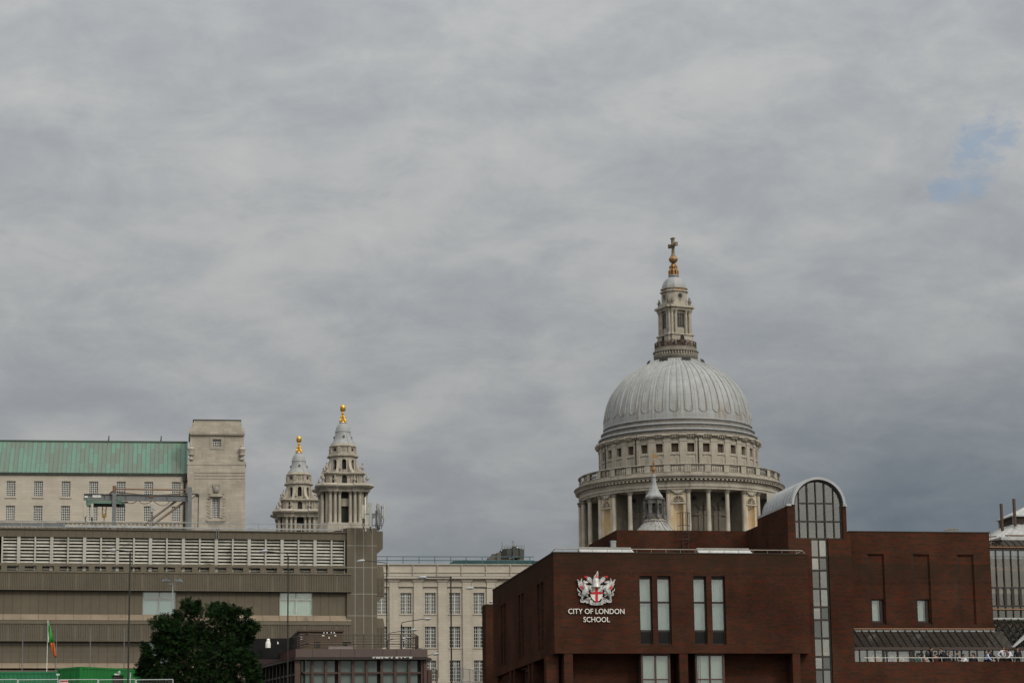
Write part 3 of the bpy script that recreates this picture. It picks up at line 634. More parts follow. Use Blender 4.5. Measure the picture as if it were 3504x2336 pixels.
    b = MB(); z = S.z(3487,2192,2.6); b.prism([(S.u(3462,2211,2.6),S.z(3462,2213,2.6)),(S.u(3470,2213,2.6),S.z(3470,2213,2.6)),(S.u(3530,2166,2.6),S.z(3530,2166,2.6)),(S.u(3522,2154,2.6),S.z(3522,2154,2.6))], 2.5, 2.8); obj('canopy_flashing', b, zincB, hb, W)
    # roof odds and ends that belong to the school
    rz = S.z(2300,1879,.4); b = MB(); ue = S.u(2742,1882,.4)
    b.tube((.2,.4,rz),(ue,.4,rz),.035,6); b.tube((-.05,.8,zt+.05),(.25,.4,rz),.03,6)
    for k in range(17): u = .8+k*(ue-1.2)/16; b.tube((u,.4,zt-.3),(u,.4,rz),.018,4)
    b.tube((ue,.4,rz),(ue+.35,.3,zt),.025,4); b.tube((ue-.5,.4,zt+.05),(ue+.1,.4,rz),.02,4)
    obj('roof_rail', b, mat('dull rail', (.30,.27,.22), (.22,.2,.17), sc=2, rough=.5), t, W)
    for x0, x1 in ((1984,2165),(2391,2570)):
        u0_, u1_ = S.u(x0,1882,.5), S.u(x1,1882,.5); z = S.z(2080,1876,.9); b = MB()
        b.add([(u0_+.1,.45,zt-.1),(u1_+.3,.45,zt-.1),(u1_,1.1,z+.05),(u0_,1.1,z+.05),(u0_+.1,2.0,zt-.1),(u1_+.3,2.0,zt-.1)],[(0,1,2,3),(3,2,5,4),(0,3,4),(1,5,2)])
        b.box(u0_, u1_, 1.05, 1.17, z+.05, z+.11)
        obj('rooflight', b, zincB, t, W)
    ul_ = S.R(2092,1849,2108,1871,5); b = MB(); b.box(ul_[0],ul_[1],5,5.4,ul_[2],ul_[3]); b.box(ul_[0]-.02,ul_[1]+.02,4.98,5.42,ul_[3]-.1,ul_[3]+.01); obj('roof_vent', b, steelL, t, W)
    # caged ladder on the rear block
    la, lb = S.u(2336,1800,DD-.2), S.u(2354,1800,DD-.2); zt3 = S.z(2345,1752,DD-.2); zr3 = q[3]
    zr3 = S.z(2345,1814.5,DD); b = MB()
    for u in (la, lb): b.tube((u,DD-.2,GZ+6),(u,DD-.2,zt3),.03,5)
    for k in range(22): z = zr3-6+k*.28; b.tube((la,DD-.2,z),(lb,DD-.2,z),.015,4)
    for z in (zt3, zt3-1.0, zt3-2.1): b.path([(la,DD-.2,z)]+[((la+lb)/2-.42*math.cos(math.pi*i/8)*1.2-.15, DD-.2-.75*math.sin(math.pi*i/8), z-.1) for i in range(9)]+[(lb,DD-.2,z)], .02, 4)
    for i in range(0,9,2): x_ = (la+lb)/2-.42*math.cos(math.pi*i/8)*1.2-.15; y_ = DD-.2-.75*math.sin(math.pi*i/8); b.tube((x_,y_,zt3-2.2),(x_,y_,zt3-.1),.015,4)
    obj('caged_ladder', b, mat('dark brown steel', (.05,.035,.028), None), t, W)
    for k, (x0, x1, y) in enumerate(((3233,3267,1812.5),(3244,3278,1808.5))):
        dd = DC+2+k; a, b_ = S.u(x0,1815,dd), S.u(x1,1815,dd); z = S.z(3255,y,dd); m_ = MB()
        for u in (a, b_): m_.tube((u,dd,zt2-.5),(u,dd,z),.035,5)
        m_.tube((a,dd,z),(b_,dd,z),.035,5); obj('hatch_rail', m_, mat('dull brass rail', (.20,.16,.11), None), t, W)
    a = S.u(3372,1818,DC+1); z = S.z(3380,1817.5,DC+1); m_ = MB(); m_.path([(a,DC+1,zt2-.3),(a,DC+1,z-.1),(a+.1,DC+1,z),(a+.33,DC+1,z),(a+.42,DC+1,z-.1),(a+.42,DC+1,zt2-.9)],.022,5); obj('hatch_rail', m_, MATS['dull brass rail'], t, W)
    return zfl
ZFL = school()
# ------------------------------------------------------------------ lettering and coat of arms
def text_mesh(s, name):
    c = bpy.data.curves.new(name, 'FONT'); c.body = s; c.extrude = .04; c.resolution_u = 3; c.offset = .006
    o = bpy.data.objects.new(name, c); COL.objects.link(o); bpy.context.view_layer.update()
    me = bpy.data.meshes.new_from_object(o.evaluated_get(bpy.context.evaluated_depsgraph_get())); bpy.data.objects.remove(o); bpy.data.curves.remove(c)
    xs = [v.co.x for v in me.vertices]; ys = [v.co.y for v in me.vertices]
    return me, min(xs), max(xs), min(ys), max(ys)
def text_on(name, s, parent, fr, r, d, m, th=.08):
    me, a, b, c, e = text_mesh(s, name); sx, sz = (r[1]-r[0])/(b-a), (r[3]-r[2])/(e-c)
    for v in me.vertices:
        x, y, z = v.co; v.co = ((x-a)*sx, -z*th/.08, (y-c)*sz)
    me.update(); return obj(name, me, m, parent, fr.at(r[0], d, r[2]))
letterM = mat('off white letter', (.68,.66,.61), (.60,.58,.54), sc=3, rough=.5)
ls = thing('school_sign', 'raised white wall lettering reading CITY OF LONDON SCHOOL on the brick', 'lettering', Matrix.Translation(S.o))
r1 = S.R(1943.5,2081.5,2136,2099.5); r2 = S.R(1995.5,2109.5,2086,2127.5)
text_on('lettering', 'CITY OF LONDON', ls, S, r1, -.06, letterM); text_on('lettering', 'SCHOOL', ls, S, r2, -.06, letterM)
def crest():
    silver = mat('silver paint', (.50,.50,.49), (.33,.33,.325), sc=2.5, rough=.35, metal=.25, fine=.15); red = mat('crest red', (.50,.012,.02), None, rough=.5); white = mat('crest white', (.66,.65,.62), None, rough=.5)
    t = thing('coat_of_arms', 'painted coat of arms with red cross shield and two silver winged dragons on brick wall', 'coat of arms', Matrix.Translation(S.o))
    cxz = (865, 820); K = 1/6.273
    def q(x, y): u, z = S.p(1900+x*K, 1900+y*K); return u, z
    def plate(name, pts, m, d0, d1, par=t):
        b = MB(); P_ = [q(*p) for p in pts]
        area = sum(P_[i][0]*P_[(i+1)%len(P_)][1]-P_[(i+1)%len(P_)][0]*P_[i][1] for i in range(len(P_)))
        if area < 0: P_.reverse()
        b.prism(P_, d0, d1); return obj(name, b, m, par, S.W)
    sh = [(732,640),(800,648),(870,660),(940,648),(1022,640),(1020,760),(1012,850),(985,915),(940,965),(880,1000),(820,965),(775,915),(748,850),(736,760)]
    s = plate('shield', sh, white, -.16, -.02)
    plate('red_cross', [(848,655),(903,655),(908,995),(878,1000),(852,990)], red, -.185, -.161, s); plate('red_cross', [(735,782),(1021,778),(1019,825),(742,830)], red, -.184, -.1615, s)
    plate('sword', [(790,660),(800,660),(800,740),(815,740),(815,750),(800,750),(800,775),(790,775),(790,750),(775,750),(775,740),(790,740)], red, -.175, -.162, s)
    hb = MB(); u, z = q(862,575); hb.lathe([(.001,z-.42),(.36,z-.36),(.30,z-.15),(.27,z+.05),(.25,z+.2),(.15,z+.32),(.001,z+.37)], 14, cx=u, cy=-.2)
    obj('helmet', hb, silver, t, S.W, smooth=True)
    plate('crest_wing', [(812,470),(830,430),(865,395),(890,335),(910,345),(905,375),(918,400),(900,415),(918,440),(900,460),(912,490),(895,520),(830,520)], silver, -.22, -.05)
    plate('wing_stripe', [(838,455),(915,452),(915,468),(838,472)], red, -.235, -.221); plate('wing_stripe', [(868,410),(882,408),(880,518),(862,518)], red, -.233, -.2212)
    for sg in (1, -1):
        fx = lambda x: x if sg == 1 else 1732-x+2
        pl = lambda name, pts, m, a, b, par=t: plate(name, [(fx(x), y) for x, y in pts], m, a, b, par)
        ml = pl('mantling', [(795,600),(770,615),(760,590),(725,585),(735,565),(690,560),(705,540),(655,520),(690,510),(655,480),(685,478),(685,445),(705,470),(735,455),(730,480),(765,475),(755,500),(785,505),(770,530),(800,540),(790,565),(810,575)], silver, -.16, -.03)
        for pts in ([(612,455),(640,435),(675,440),(660,470),(630,485)],[(780,545),(815,535),(810,565),(785,570)],[(660,545),(690,552),(715,570),(690,568)]): pl('red_lining', pts, red, -.18, -.161, ml)
        # dragon
        def P3(x, y, d): u, z = q(fx(x), y); return (u, d, z)
        b = MB()
        b.path([P3(690,585,-.22),P3(655,580,-.24),P3(622,590,-.24),P3(612,630,-.24),P3(640,690,-.24),P3(650,745,-.24),P3(615,800,-.24),P3(588,850,-.22)], [.05,.085,.12,.13,.20,.21,.22,.17], 8)
        b.path([P3(650,690,-.26),P3(700,705,-.28),P3(745,735,-.28),P3(775,795,-.26)], [.12,.10,.07,.045], 6)
        b.path([P3(640,650,-.22),P3(690,670,-.26),P3(730,650,-.24)], [.10,.07,.04], 6)
        b.path([P3(595,840,-.2),P3(575,880,-.2),P3(560,920,-.2),P3(570,955,-.2)], [.16,.10,.07,.06], 6)
        b.path([P3(640,790,-.22),P3(680,820,-.26),P3(655,860,-.24),P3(690,890,-.22)], [.17,.13,.08,.05], 6)
        b.path([P3(575,860,-.14),P3(535,860,-.14),P3(498,845,-.14),P3(500,815,-.14),P3(525,800,-.14),P3(510,770,-.14),P3(480,755,-.14),P3(465,705,-.14)], [.09,.08,.07,.06,.05,.05,.045,.02], 6)
        dr = obj('dragon', b, silver, t, S.W, smooth=True)
        pl('wing', [(600,720),(560,690),(500,650),(475,620),(490,600),(470,575),(482,560),(450,512),(480,520),(520,575),(555,485),(565,510),(560,555),(590,600),(615,660)], silver, -.20, -.06, dr)
        pl('wing_membrane', [(510,600),(545,640),(580,690),(575,710),(520,690),(515,665),(540,660)], red, -.215, -.201, dr); pl('wing_membrane', [(540,700),(580,705),(635,740),(610,745),(560,725)], red, -.214, -.2012, dr)
        pl('wing', [(500,640),(560,680),(620,725),(600,760),(550,745),(560,730),(520,715),(530,700),(490,670)], silver, -.19, -.07, dr)
        pl('ear', [(585,580),(588,535),(605,555),(620,530),(625,565),(690,575),(640,600)], silver, -.26, -.15, dr)
        pl('scroll_end', [(530,940),(560,935),(600,960),(700,900),(740,890),(755,930),(690,975),(600,1015),(545,1010),(528,975)], silver, -.17, -.05)
        pl('scroll_end', [(645,1000),(720,960),(705,1020),(660,1025)], silver, -.13, -.04)
    sc = plate('scroll', [(725,960),(760,945),(790,975),(800,1005),(880,1012),(960,1003),(975,970),(1000,945),(1028,960),(1022,1045),(990,1062),(880,1068),(760,1062),(730,1045)], silver, -.20, -.05)
    r = S.R(1900+785*K,1900+1020*K,1900+970*K,1900+1052*K); text_on('motto', 'DIRIGE', sc, S, r, -.205, mat('dark letter', (.12,.12,.12), None), .02)
    for x0, x1, y0, y1, s_ in ((565,720,930,965,'DOMINE'),(1020,1150,905,960,'NOS')):
        r = S.R(1900+x0*K,1900+y0*K,1900+x1*K,1900+y1*K); text_on('motto', s_, sc, S, r, -.175, MATS['dark letter'], .02)
crest()
# ------------------------------------------------------------------ cathedral
K = Fr.px(2323.5, 1650, 600, -3.85)
PM = .0718                                            # metres per photo pixel at the dome
def kz(y): return K.z(2323.5-.0255*(1650-y), y)
def polar(r, a, z): return (r*math.sin(a), -r*math.cos(a), z)
rad = math.radians
def RotZ(a): return Matrix.Rotation(a, 4, 'Z')
def column_mb(r, z0, z1, cap=True, n=12):
    b = MB(); h = z1-z0
    b.lathe([(r*1.35,z0),(r*1.35,z0+.25*r),(r*1.25,z0+.5*r),(r*1.02,z0+.6*r),(r,z0+h*.3),(r*.86,z1-2.2*r),(r*.95,z1-2.15*r),(r*.86,z1-2.0*r)], n)
    return b
def capital_mb(r, z1):
    b = MB(); b.lathe([(r*.86,z1-2.0*r),(r*1.0,z1-1.6*r),(r*.98,z1-1.45*r),(r*1.2,z1-1.0*r),(r*1.1,z1-.85*r),(r*1.4,z1-.35*r),(r*1.45,z1-.3*r)], 10)
    for i in range(8):
        a = i*math.pi/4; b.ball((1.22*r*math.sin(a), -1.22*r*math.cos(a), z1-.55*r), .26*r, 5, 1, 4); b.ball((1.05*r*math.sin(a+.4), -1.05*r*math.cos(a+.4), z1-1.25*r), .2*r, 5, 1, 4)
    b.box(-1.35*r, 1.35*r, -1.35*r, 1.35*r, z1-.3*r, z1); return b
def urn_mb(h, r):
    b = MB(); b.lathe([(r*.8,0),(r*.8,h*.12),(r*.35,h*.18),(r*.45,h*.28),(r,h*.46),(r*.95,h*.54),(r*.4,h*.60),(r*.55,h*.66),(r*.5,h*.70),(r*.2,h*.78),(r*.28,h*.88),(.01,h)], 10); return b
def balustrade_mb(r, z0, z1, a0, a1, n):
    b = MB(); w = a1-a0
    b.lathe([(r-.22,z0),(r+.18,z0),(r+.18,z0+.18),(r-.22,z0+.18),(r-.22,z0)], 4, a0, a1); b.lathe([(r-.22,z1-.22),(r+.2,z1-.22),(r+.2,z1),(r-.22,z1),(r-.22,z1-.22)], 4, a0, a1)
    h = z1-z0-.4
    for i in range(n):
        a = a0+w*(i+.5)/n; x, y, _ = polar(r, a, 0)
        b.lathe([(.10,z0+.18),(.07,z0+.18+h*.1),(.17,z0+.18+h*.35),(.06,z0+.18+h*.75),(.12,z1-.22)], 6, cx=x, cy=y)
    return b
def cathedral():
    t = thing('cathedral', 'pale stone domed cathedral with columned drum and two spired bell towers, gold topped', 'cathedral', Matrix.Translation(K.o))
    W = K.W
    R = lambda p: p*PM
    # --- hidden lower body (crossing, nave)
    b = MB(); z_c0 = kz(1716); zb = 32
    b.lathe([(R(350),zb),(R(350),kz(1885))], 32); b.lathe([(R(350),kz(1885)),(R(262),kz(1885))], 32)
    b.T = RotZ(rad(197)); b.box(8, 95, -14, 14, zb, 50); b.T = None
    obj('cathedral_body', b, stoneC, t, W)
    # --- colonnade drum
    zt_col, zb_col = kz(1717), kz(1880)
    rw, rc = R(264), R(336)
    A0 = rad(5.0); st = rad(11.25)
    drumS = mat('sooty shade-toned drum stone', (.15,.13,.105), (.105,.092,.075), sc=.4, streak=((.06,.055,.05), .6, .5, .8)); b = MB(); b.lathe([(rw,zb_col-1),(rw,zt_col)], 96); obj('drum_wall', b, drumS, t, W, smooth=True)  # soot and the colonnade's deep shade both put into this wall colour
    # tall dark windows and pilasters in the shaded wall
    for k in range(32):
        a = A0+(k+.5)*st; nich = (k % 4 == 3)
        if math.cos(a) < -.2: continue
        if nich: continue
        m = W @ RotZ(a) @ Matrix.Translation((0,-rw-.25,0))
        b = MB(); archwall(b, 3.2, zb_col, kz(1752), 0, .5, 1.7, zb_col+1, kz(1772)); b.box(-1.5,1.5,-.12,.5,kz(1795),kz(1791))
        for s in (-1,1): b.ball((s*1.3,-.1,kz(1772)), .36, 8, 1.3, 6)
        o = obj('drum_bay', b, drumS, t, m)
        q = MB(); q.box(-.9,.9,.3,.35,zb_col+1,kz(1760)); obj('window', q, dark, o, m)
        q = MB(); q.lathe([(.01,kz(1735)),(.45,kz(1735)),(.45,kz(1735)+.2),(.01,kz(1735)+.2)],12); q.T=None
        q2 = MB(); q2.T = Matrix.Translation((0,-.02,kz(1738))) @ Matrix.Rotation(math.pi/2,4,'X'); q2.lathe([(.001,-.2),(.5,-.2),(.5,.02),(.001,.02)],14); obj('oculus', q2, dark, o, m)
    colm = column_mb(R(7.6), zb_col, zt_col).mesh('column', True); colm.materials.append(stoneC)
    capm = capital_mb(R(7.6), zt_col).mesh('capital'); capm.materials.append(stoneD)
    for k in range(32):
        a = A0+k*st
        m = W @ RotZ(a) @ Matrix.Translation((0,-rc,0))
        o = obj('column', colm, None, t, m); obj('capital', capm, None, o, m)
    for k in range(32):                                     # solid niche bays, one in four
        if k % 4 != 3: continue
        a = A0+(k+.5)*st
        if math.cos(a) < -.35: continue
        m = W @ RotZ(a) @ Matrix.Translation((0,-rc*math.cos(st/2)+.1,0)); w = 2*rc*math.sin(st/2)-1.0
        zs = kz(1744); b = MB(); archwall(b, w, zb_col, kz(1742)-.02, -.10, 1.2, w*.62, zb_col, kz(1757), 12)
        o = obj('niche_bay', b, stoneN, t, m)
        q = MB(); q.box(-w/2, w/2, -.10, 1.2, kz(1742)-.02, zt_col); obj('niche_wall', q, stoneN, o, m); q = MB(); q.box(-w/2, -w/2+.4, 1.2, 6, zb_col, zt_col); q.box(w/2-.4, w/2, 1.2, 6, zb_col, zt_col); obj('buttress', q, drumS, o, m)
        q = MB(); zz0 = kz(1757); hw = w*.31
        q.lathe([(hw,zb_col),(hw,zz0)], 12, math.pi/2, 1.5*math.pi); q.lathe([(max(hw*math.cos(i*math.pi/12),.001), zz0+hw*math.sin(i*math.pi/12)) for i in range(7)], 12, math.pi/2, 1.5*math.pi)
        obj('niche', q, mat('niche hollow', (.46,.31,.15), (.50,.42,.31), sc=.4, streak=((.20,.13,.06), .6, .45, .75)), o, m, smooth=True)
        q = MB()
        for i in range(5):
            aa = rad(210-60*0+30*i-150)
            q.tube((0,-.02,zz0),(hw*.95*math.cos(rad(15+37.5*i)),-.25,zz0+hw*.95*math.sin(rad(15+37.5*i))),.10,5)
        q.box(-w/2,w/2,-.3,-.1,zz0-.55,zz0-.2)
        for i in range(10): p0, p1 = math.pi*i/10, math.pi*(i+1)/10; h2, h3 = hw+.06, hw+.36; q.prism([(h2*math.cos(p1),zz0+h2*math.sin(p1)),(h2*math.cos(p0),zz0+h2*math.sin(p0)),(h3*math.cos(p0),zz0+h3*math.sin(p0)),(h3*math.cos(p1),zz0+h3*math.sin(p1))],-.28,-.09)
        q.box(-w*.36,w*.36,-.22,-.09,kz(1733),kz(1721)); q.box(-w*.28,w*.28,-.26,-.221,kz(1731),kz(1723))
        obj('niche_trim', q, stoneC, o, m)
        q = MB(); q.path([(-w*.4,-.25,zt_col-.3),(-w*.2,-.35,zt_col-.85),(0,-.38,zt_col-1.1),(w*.2,-.35,zt_col-.85),(w*.4,-.25,zt_col-.3)], .2, 6)
        for x in (-w*.38,0,w*.38): q.ball((x,-.3,zt_col-.4 if x else zt_col-1.0), .32, 6)
        obj('garland', q, sootS, o, m)
    # --- entablature, cornice with modillions
    ze = [kz(1717), kz(1709), kz(1708.5), kz(1701), kz(1700), kz(1690), kz(1684), kz(1680), kz(1676), kz(1674)]
    b = MB(); b.lathe([(R(255),ze[0]),(R(338),ze[0]),(R(338),ze[1]),(R(341),ze[1]),(R(341),ze[3]),(R(338.5),ze[3]),(R(338.5),ze[5]),(R(342),ze[5])], 128); obj('entablature', b, stoneC, t, W)
    b = MB(); b.lathe([(R(342),ze[5]),(R(342),ze[6]),(R(353),ze[6]),(R(354),ze[7]),(R(357),ze[8]),(R(356),ze[9]),(R(340),kz(1670)),(R(338.5),kz(1670))], 128); co = obj('cornice', b, stoneD, t, W)
    b = MB()
    for i in range(150):
        a = 2*math.pi*i/150
        if math.cos(a) < -.3: continue
        b.T = RotZ(a); b.box(-.28,.28,-R(352),-R(341.5),ze[6]-.34,ze[6]-.001)
    b.T = None; obj('modillions', b, stoneC, co, W)
    # --- stone gallery: plinth, pedestals, balusters
    zp0, zp1, zg1 = kz(1671), kz(1661), kz(1638)
    b = MB(); b.lathe([(R(338.5),zp0-.3),(R(338.5),zp1),(R(332),zp1),(R(332),zp0-.3)], 96); b.lathe([(R(332),zp0),(R(255),zp0)], 48); obj('gallery_plinth', b, stoneC, t, W)
    nb = 32
    for k in range(nb):
        a0 = A0+(k-.5)*st+st/2; hp = rad(1.75)
        if math.cos(a0+st/2) < -.25: continue
        b = MB(); b.lathe([(R(331),zp1),(R(340),zp1),(R(340),zg1+.08),(R(331),zg1+.08),(R(331),zp1)], 2, a0-hp, a0+hp); obj('gallery_pedestal', b, stoneC, t, W)
        obj('balustrade', balustrade_mb(R(336), zp1, zg1, a0+hp, a0+st-hp, 6), stoneD, t, W)
    b = MB(); b.lathe([(R(330),zg1+.081),(R(341.5),zg1+.081),(R(342.5),zg1+.2),(R(341),zg1+.3),(R(330),zg1+.3),(R(330),zg1+.081)], 96); obj('gallery_coping', b, mat('weathered coping', (.34,.31,.26), (.22,.20,.17), sc=.8), t, W)
    # --- upper drum
    z0, z1 = kz(1672), kz(1537); ru = R(266)
    zw0, zw1 = kz(1583.5+1), kz(1554.5+1)
    N = 32; sa = 2*math.pi/N
    # windows centred so one faces the viewer
    b = MB(); wo = 2*ru*math.tan(sa/2)
    for k in range(N):
        a = rad(-2.2)+k*sa; b.T = RotZ(a) @ Matrix.Translation((0,-ru,0)); hw = R(12)
        b.box(-wo/2,-hw,0,.9,z0,z1); b.box(hw,wo/2,0,.9,z0,z1); b.box(-hw,hw,0,.9,z0,zw0); b.box(-hw,hw,0,.9,zw1,z1)
    b.T = None; ud = obj('upper_drum', b, stoneC, t, W)
    fm = MB(); hw = R(12); k1 = .35
    for s in ((-hw-k1,-hw,zw0-k1,zw1+k1),(hw,hw+k1,zw0-k1,zw1+k1),(-hw,hw,zw1,zw1+k1),(-hw,hw,zw0-k1,zw0)): fm.box(s[0],s[1],-.16,.1,s[2],s[3])
    fm.box(-hw-k1*.6,hw+k1*.6,-.24,.05,zw1+k1,zw1+k1+.25); fm.box(-hw-k1*1.3,-hw-.1,-.2,.05,zw1+k1,zw1+k1+.12); fm.box(hw+.1,hw+k1*1.3,-.2,.05,zw1+k1,zw1+k1+.12); fm.box(-hw-.6,hw+.6,-.22,.05,zw0-k1-.25,zw0-k1)
    fm.box(-hw-.5,hw+.5,-.08,.02,z0+3,zw0-k1-.9)
    fmm = fm.mesh('window'); fmm.materials.append(stoneC)
    pm = MB(); pm.box(-hw,hw,.55,.6,zw0,zw1); pmm = pm.mesh('pane'); pmm.materials.append(mat('brown boarded window', (.05,.04,.032), (.085,.055,.035), sc=1.2))
    pil = MB(); pil.box(-.75,.75,-.28,.3,z0,z1-.9); pil.box(-.9,.9,-.4,.3,z1-.9,z1-.45); pil.box(-.8,.8,-.33,.3,z1-.45,z1); pim = pil.mesh('pilaster'); pim.materials.append(stoneC)
    for k in range(N):
        a = rad(-2.2)+k*sa
        if math.cos(a) < -.25: continue
        m = W @ RotZ(a) @ Matrix.Translation((0,-ru,0)); o = obj('window', fmm, None, t, m); obj('pane', pmm, None, o, m)
        m = W @ RotZ(a+sa/2) @ Matrix.Translation((0,-ru/math.cos(sa/2)+.05,0)); obj('pilaster', pim, None, t, m)
    for a in (rad(-31), rad(14.2), rad(-64)):
        q = MB(); q.tube((0,-ru/math.cos(sa/2)-.35,z0+2),(0,-ru/math.cos(sa/2)-.35,z1),.16,6); obj('drainpipe', q, black, t, W @ RotZ(a))
    q = MB(); archwall(q, 1.6, z0+1.0, z0+4.6, -.3, .2, .9, z0+1.0, z0+3.6); dw = W @ RotZ(rad(-8.8)) @ Matrix.Translation((0,-ru,0)); dd_ = obj('gallery_door', q, stoneC, t, dw); q = MB(); q.box(-.5,.5,-.05,-.02,z0+1.0,z0+4.3); obj('opening', q, dark, dd_, dw)
    b = MB(); zc = [kz(1537), kz(1534), kz(1530), kz(1527), kz(1524)]
    b.lathe([(R(268),zc[0]),(R(270),zc[1]),(R(277),zc[1]+.15),(R(278),zc[2]),(R(281),zc[3]),(R(280),zc[4]),(R(268),zc[4]+.1)], 96)
    co = obj('upper_cornice', b, stoneC, t, W)
    b = MB()
    for i in range(200):
        a = 2*math.pi*i/200
        if math.cos(a) < -.2: continue
        b.T = RotZ(a); b.box(-.16,.16,-R(276),-R(269),zc[1]-.18,zc[1]+.14)
    for i in range(32):
        a = rad(-2.2)+(i+.5)*sa; b.T = RotZ(a); b.box(-1.0,1.0,-R(283),-R(270),zc[1]+.2,zc[4]-.02)
    b.T = None; obj('dentils', b, stoneC, co, W)
    # --- lead steps
    b = MB(); zs = lambda y: kz(y)
    b.lathe([(R(268),kz(1523)),(R(267),kz(1521)),(R(266),kz(1511))], 96); obj('parapet_wall', b, leadS, t, W)
    b = MB(); b.lathe([(R(262),kz(1511)),(R(270),kz(1511)),(R(271.5),kz(1508)),(R(270),kz(1505.5)),(R(262),kz(1504.5))], 96); obj('lead_ring', b, leadP, t, W, smooth=True)
    b = MB(); b.lathe([(R(262),kz(1504.6)),(R(259),kz(1500)),(R(258),kz(1491))], 96); obj('step_wall', b, leadS, t, W)
    b = MB(); b.lathe([(R(255),kz(1491)),(R(261),kz(1491)),(R(262.5),kz(1488)),(R(261),kz(1485.5)),(R(254),kz(1484))], 96); obj('lead_ring', b, leadP, t, W, smooth=True)
    b = MB(); b.lathe([(R(255),kz(1484.1)),(R(251),kz(1480)),(R(251),kz(1473))], 96); obj('step_wall', b, leadS, t, W)
    b = MB(); b.lathe([(R(250),kz(1473)),(R(253),kz(1473)),(R(254),kz(1470.5)),(R(253),kz(1468)),(R(248),kz(1467))], 96); obj('lead_ring', b, leadP, t, W, smooth=True)
    # --- dome
    prof = [(0,250.5),(20,250),(40,247.5),(60,243.5),(80,238),(100,230.5),(120,220),(140,206.5),(160,189.5),(175,173.5),(190,153.5),(205,130),(216,109),(226,90),(232,78)]
    def rr(h):
        for (a, ra), (b_, rb) in zip(prof, prof[1:]):
            if h <= b_: f = (h-a)/(b_-a); return ra+(rb-ra)*f
        return prof[-1][1]
    def smooth_r(h): return (rr(max(0,h-6))+rr(h)+rr(min(232,h+6)))/3
    zd = kz(1468); NR, PER = 32, 24
    HS = [i*1.0 for i in range(0,40)]+[40+192*j/60 for j in range(61)]; NH = len(HS)-1
    b = MB(); vs = []; tot = NR*PER
    for j in range(NH+1):
        h = HS[j]
        r0 = smooth_r(h)
        for i in range(tot):
            a = 2*math.pi*i/tot + rad(-2.2); f = (i % PER)/PER              # 0 = panel centre
            f = min(f, 1-f)*2                                              # 0 panel centre .. 1 rib centre
            hb, ub = 20, .62                                             # foot of the rounded panel
            fe = ub if h > hb+14 else (ub*math.sqrt(max(0, 1-((hb+14-h)/14)**2)) if h > hb else -1)
            if f < fe-.17: dr = 0
            elif f < fe: dr = .27
            elif f > .90: dr = .17
            else: dr = .10
            if fe < 0: dr = .17 if f > .90 else .12
            r = R(r0)+dr*min(1, .35+R(r0)/14)
            vs.append((r*math.sin(a), -r*math.cos(a), zd+h*PM*1.0))
    fs = []
    for j in range(NH):
        for i in range(tot): i2 = (i+1) % tot; fs.append((j*tot+i, j*tot+i2, (j+1)*tot+i2, (j+1)*tot+i))
    b.add(vs, fs); me = b.mesh('dome'); obj('dome', me, domemat(zd), t, W)
    # dark sight windows at the crown between ribs
    for k in range(8):
        a = rad(-2.2)+rad(22.5)+k*rad(45); h = 222
        if math.cos(a) < .3: continue
        q = MB(); r = R(smooth_r(h)); q.lathe([(r+.55,zd+h*PM-.3),(r+.05,zd+h*PM+.75)], 3, a-.16, a+.16); obj('crown_window', q, dark, t, W)
    # --- lantern
    b = MB(); b.lathe([(R(70),zd+228*PM),(R(76),kz(1226)),(R(73),kz(1222)),(R(71),kz(1218)),(R(72),kz(1213)),(R(78),kz(1210)),(R(78.5),kz(1207)),(R(75),kz(1205)),(R(73),kz(1203.5)),(R(72),kz(1195)),(R(30),kz(1195))], 64)
    ga = obj('golden_gallery', b, stoneD, t, W)
    b = MB()
    for i in range(48): a = 2*math.pi*i/48; b.T = RotZ(a); b.box(-.12,.12,-R(76),-R(71),kz(1221),kz(1211))
    b.T = None; obj('bracket', b, stoneC, ga, W)
    b = MB(); rg = R(71); zr0, zr1 = kz(1195), kz(1176.5)
    for i in range(24): b.T = RotZ(2*math.pi*i/24); b.box(-.09,.09,-rg-.06,-rg+.06,zr0,zr1+.1)
    b.T = None
    for i in range(120): b.tube(polar(rg,2*math.pi*i/120,zr0), polar(rg,2*math.pi*i/120,zr1), .035, 4)
    for z in (zr1, zr0+.1, (zr0+zr1)/2): b.lathe([(rg-.05,z),(rg+.05,z),(rg+.05,z+.09),(rg-.05,z+.09),(rg-.05,z)], 48)
    obj('gallery_railing', b, mat('brown iron', (.09,.055,.04), (.06,.045,.04), sc=2), ga, W)
    LA = rad(30.0); WL = W @ RotZ(LA); hl = R(37)
    zl0, zl1, zl2, zl3 = kz(1195), kz(1150), kz(1068), kz(1056)
    core = [(-hl,-hl*.62),(-hl*.62,-hl),(hl*.62,-hl),(hl,-hl*.62),(hl,hl*.62),(hl*.62,hl),(-hl*.62,hl),(-hl,hl*.62)]
    def cross(h, w): return [(-w,-h),(w,-h),(w,-w),(h,-w),(h,w),(w,w),(w,h),(-w,h),(-w,w),(-h,w),(-h,-w),(-w,-w)]
    b = MB(); b.prismz([(x*1.0,y*1.0) for x,y in core], zl0, zl3); 
    lc = obj('lantern_core', b, stoneC, t, WL)
    hc = R(48); wc = R(39)
    b = MB(); b.prismz(cross(hc,wc), zl0, zl1-.25); b.prismz(cross(hc+.25,wc+.25), zl1-.25, zl1+.05); obj('lantern_plinth', b, stoneC, t, WL)
    b = MB(); b.prismz(cross(hc,wc), zl2, zl2+.5); b.prismz(cross(hc-.05,wc-.05), zl2+.5, zl3-.3); b.prismz(cross(hc+.5,wc+.4), zl3-.3, zl3+.05); b.prismz(cross(hc+.35,wc+.3), zl3+.05, zl3+.25); obj('lantern_entablature', b, stoneC, t, WL)
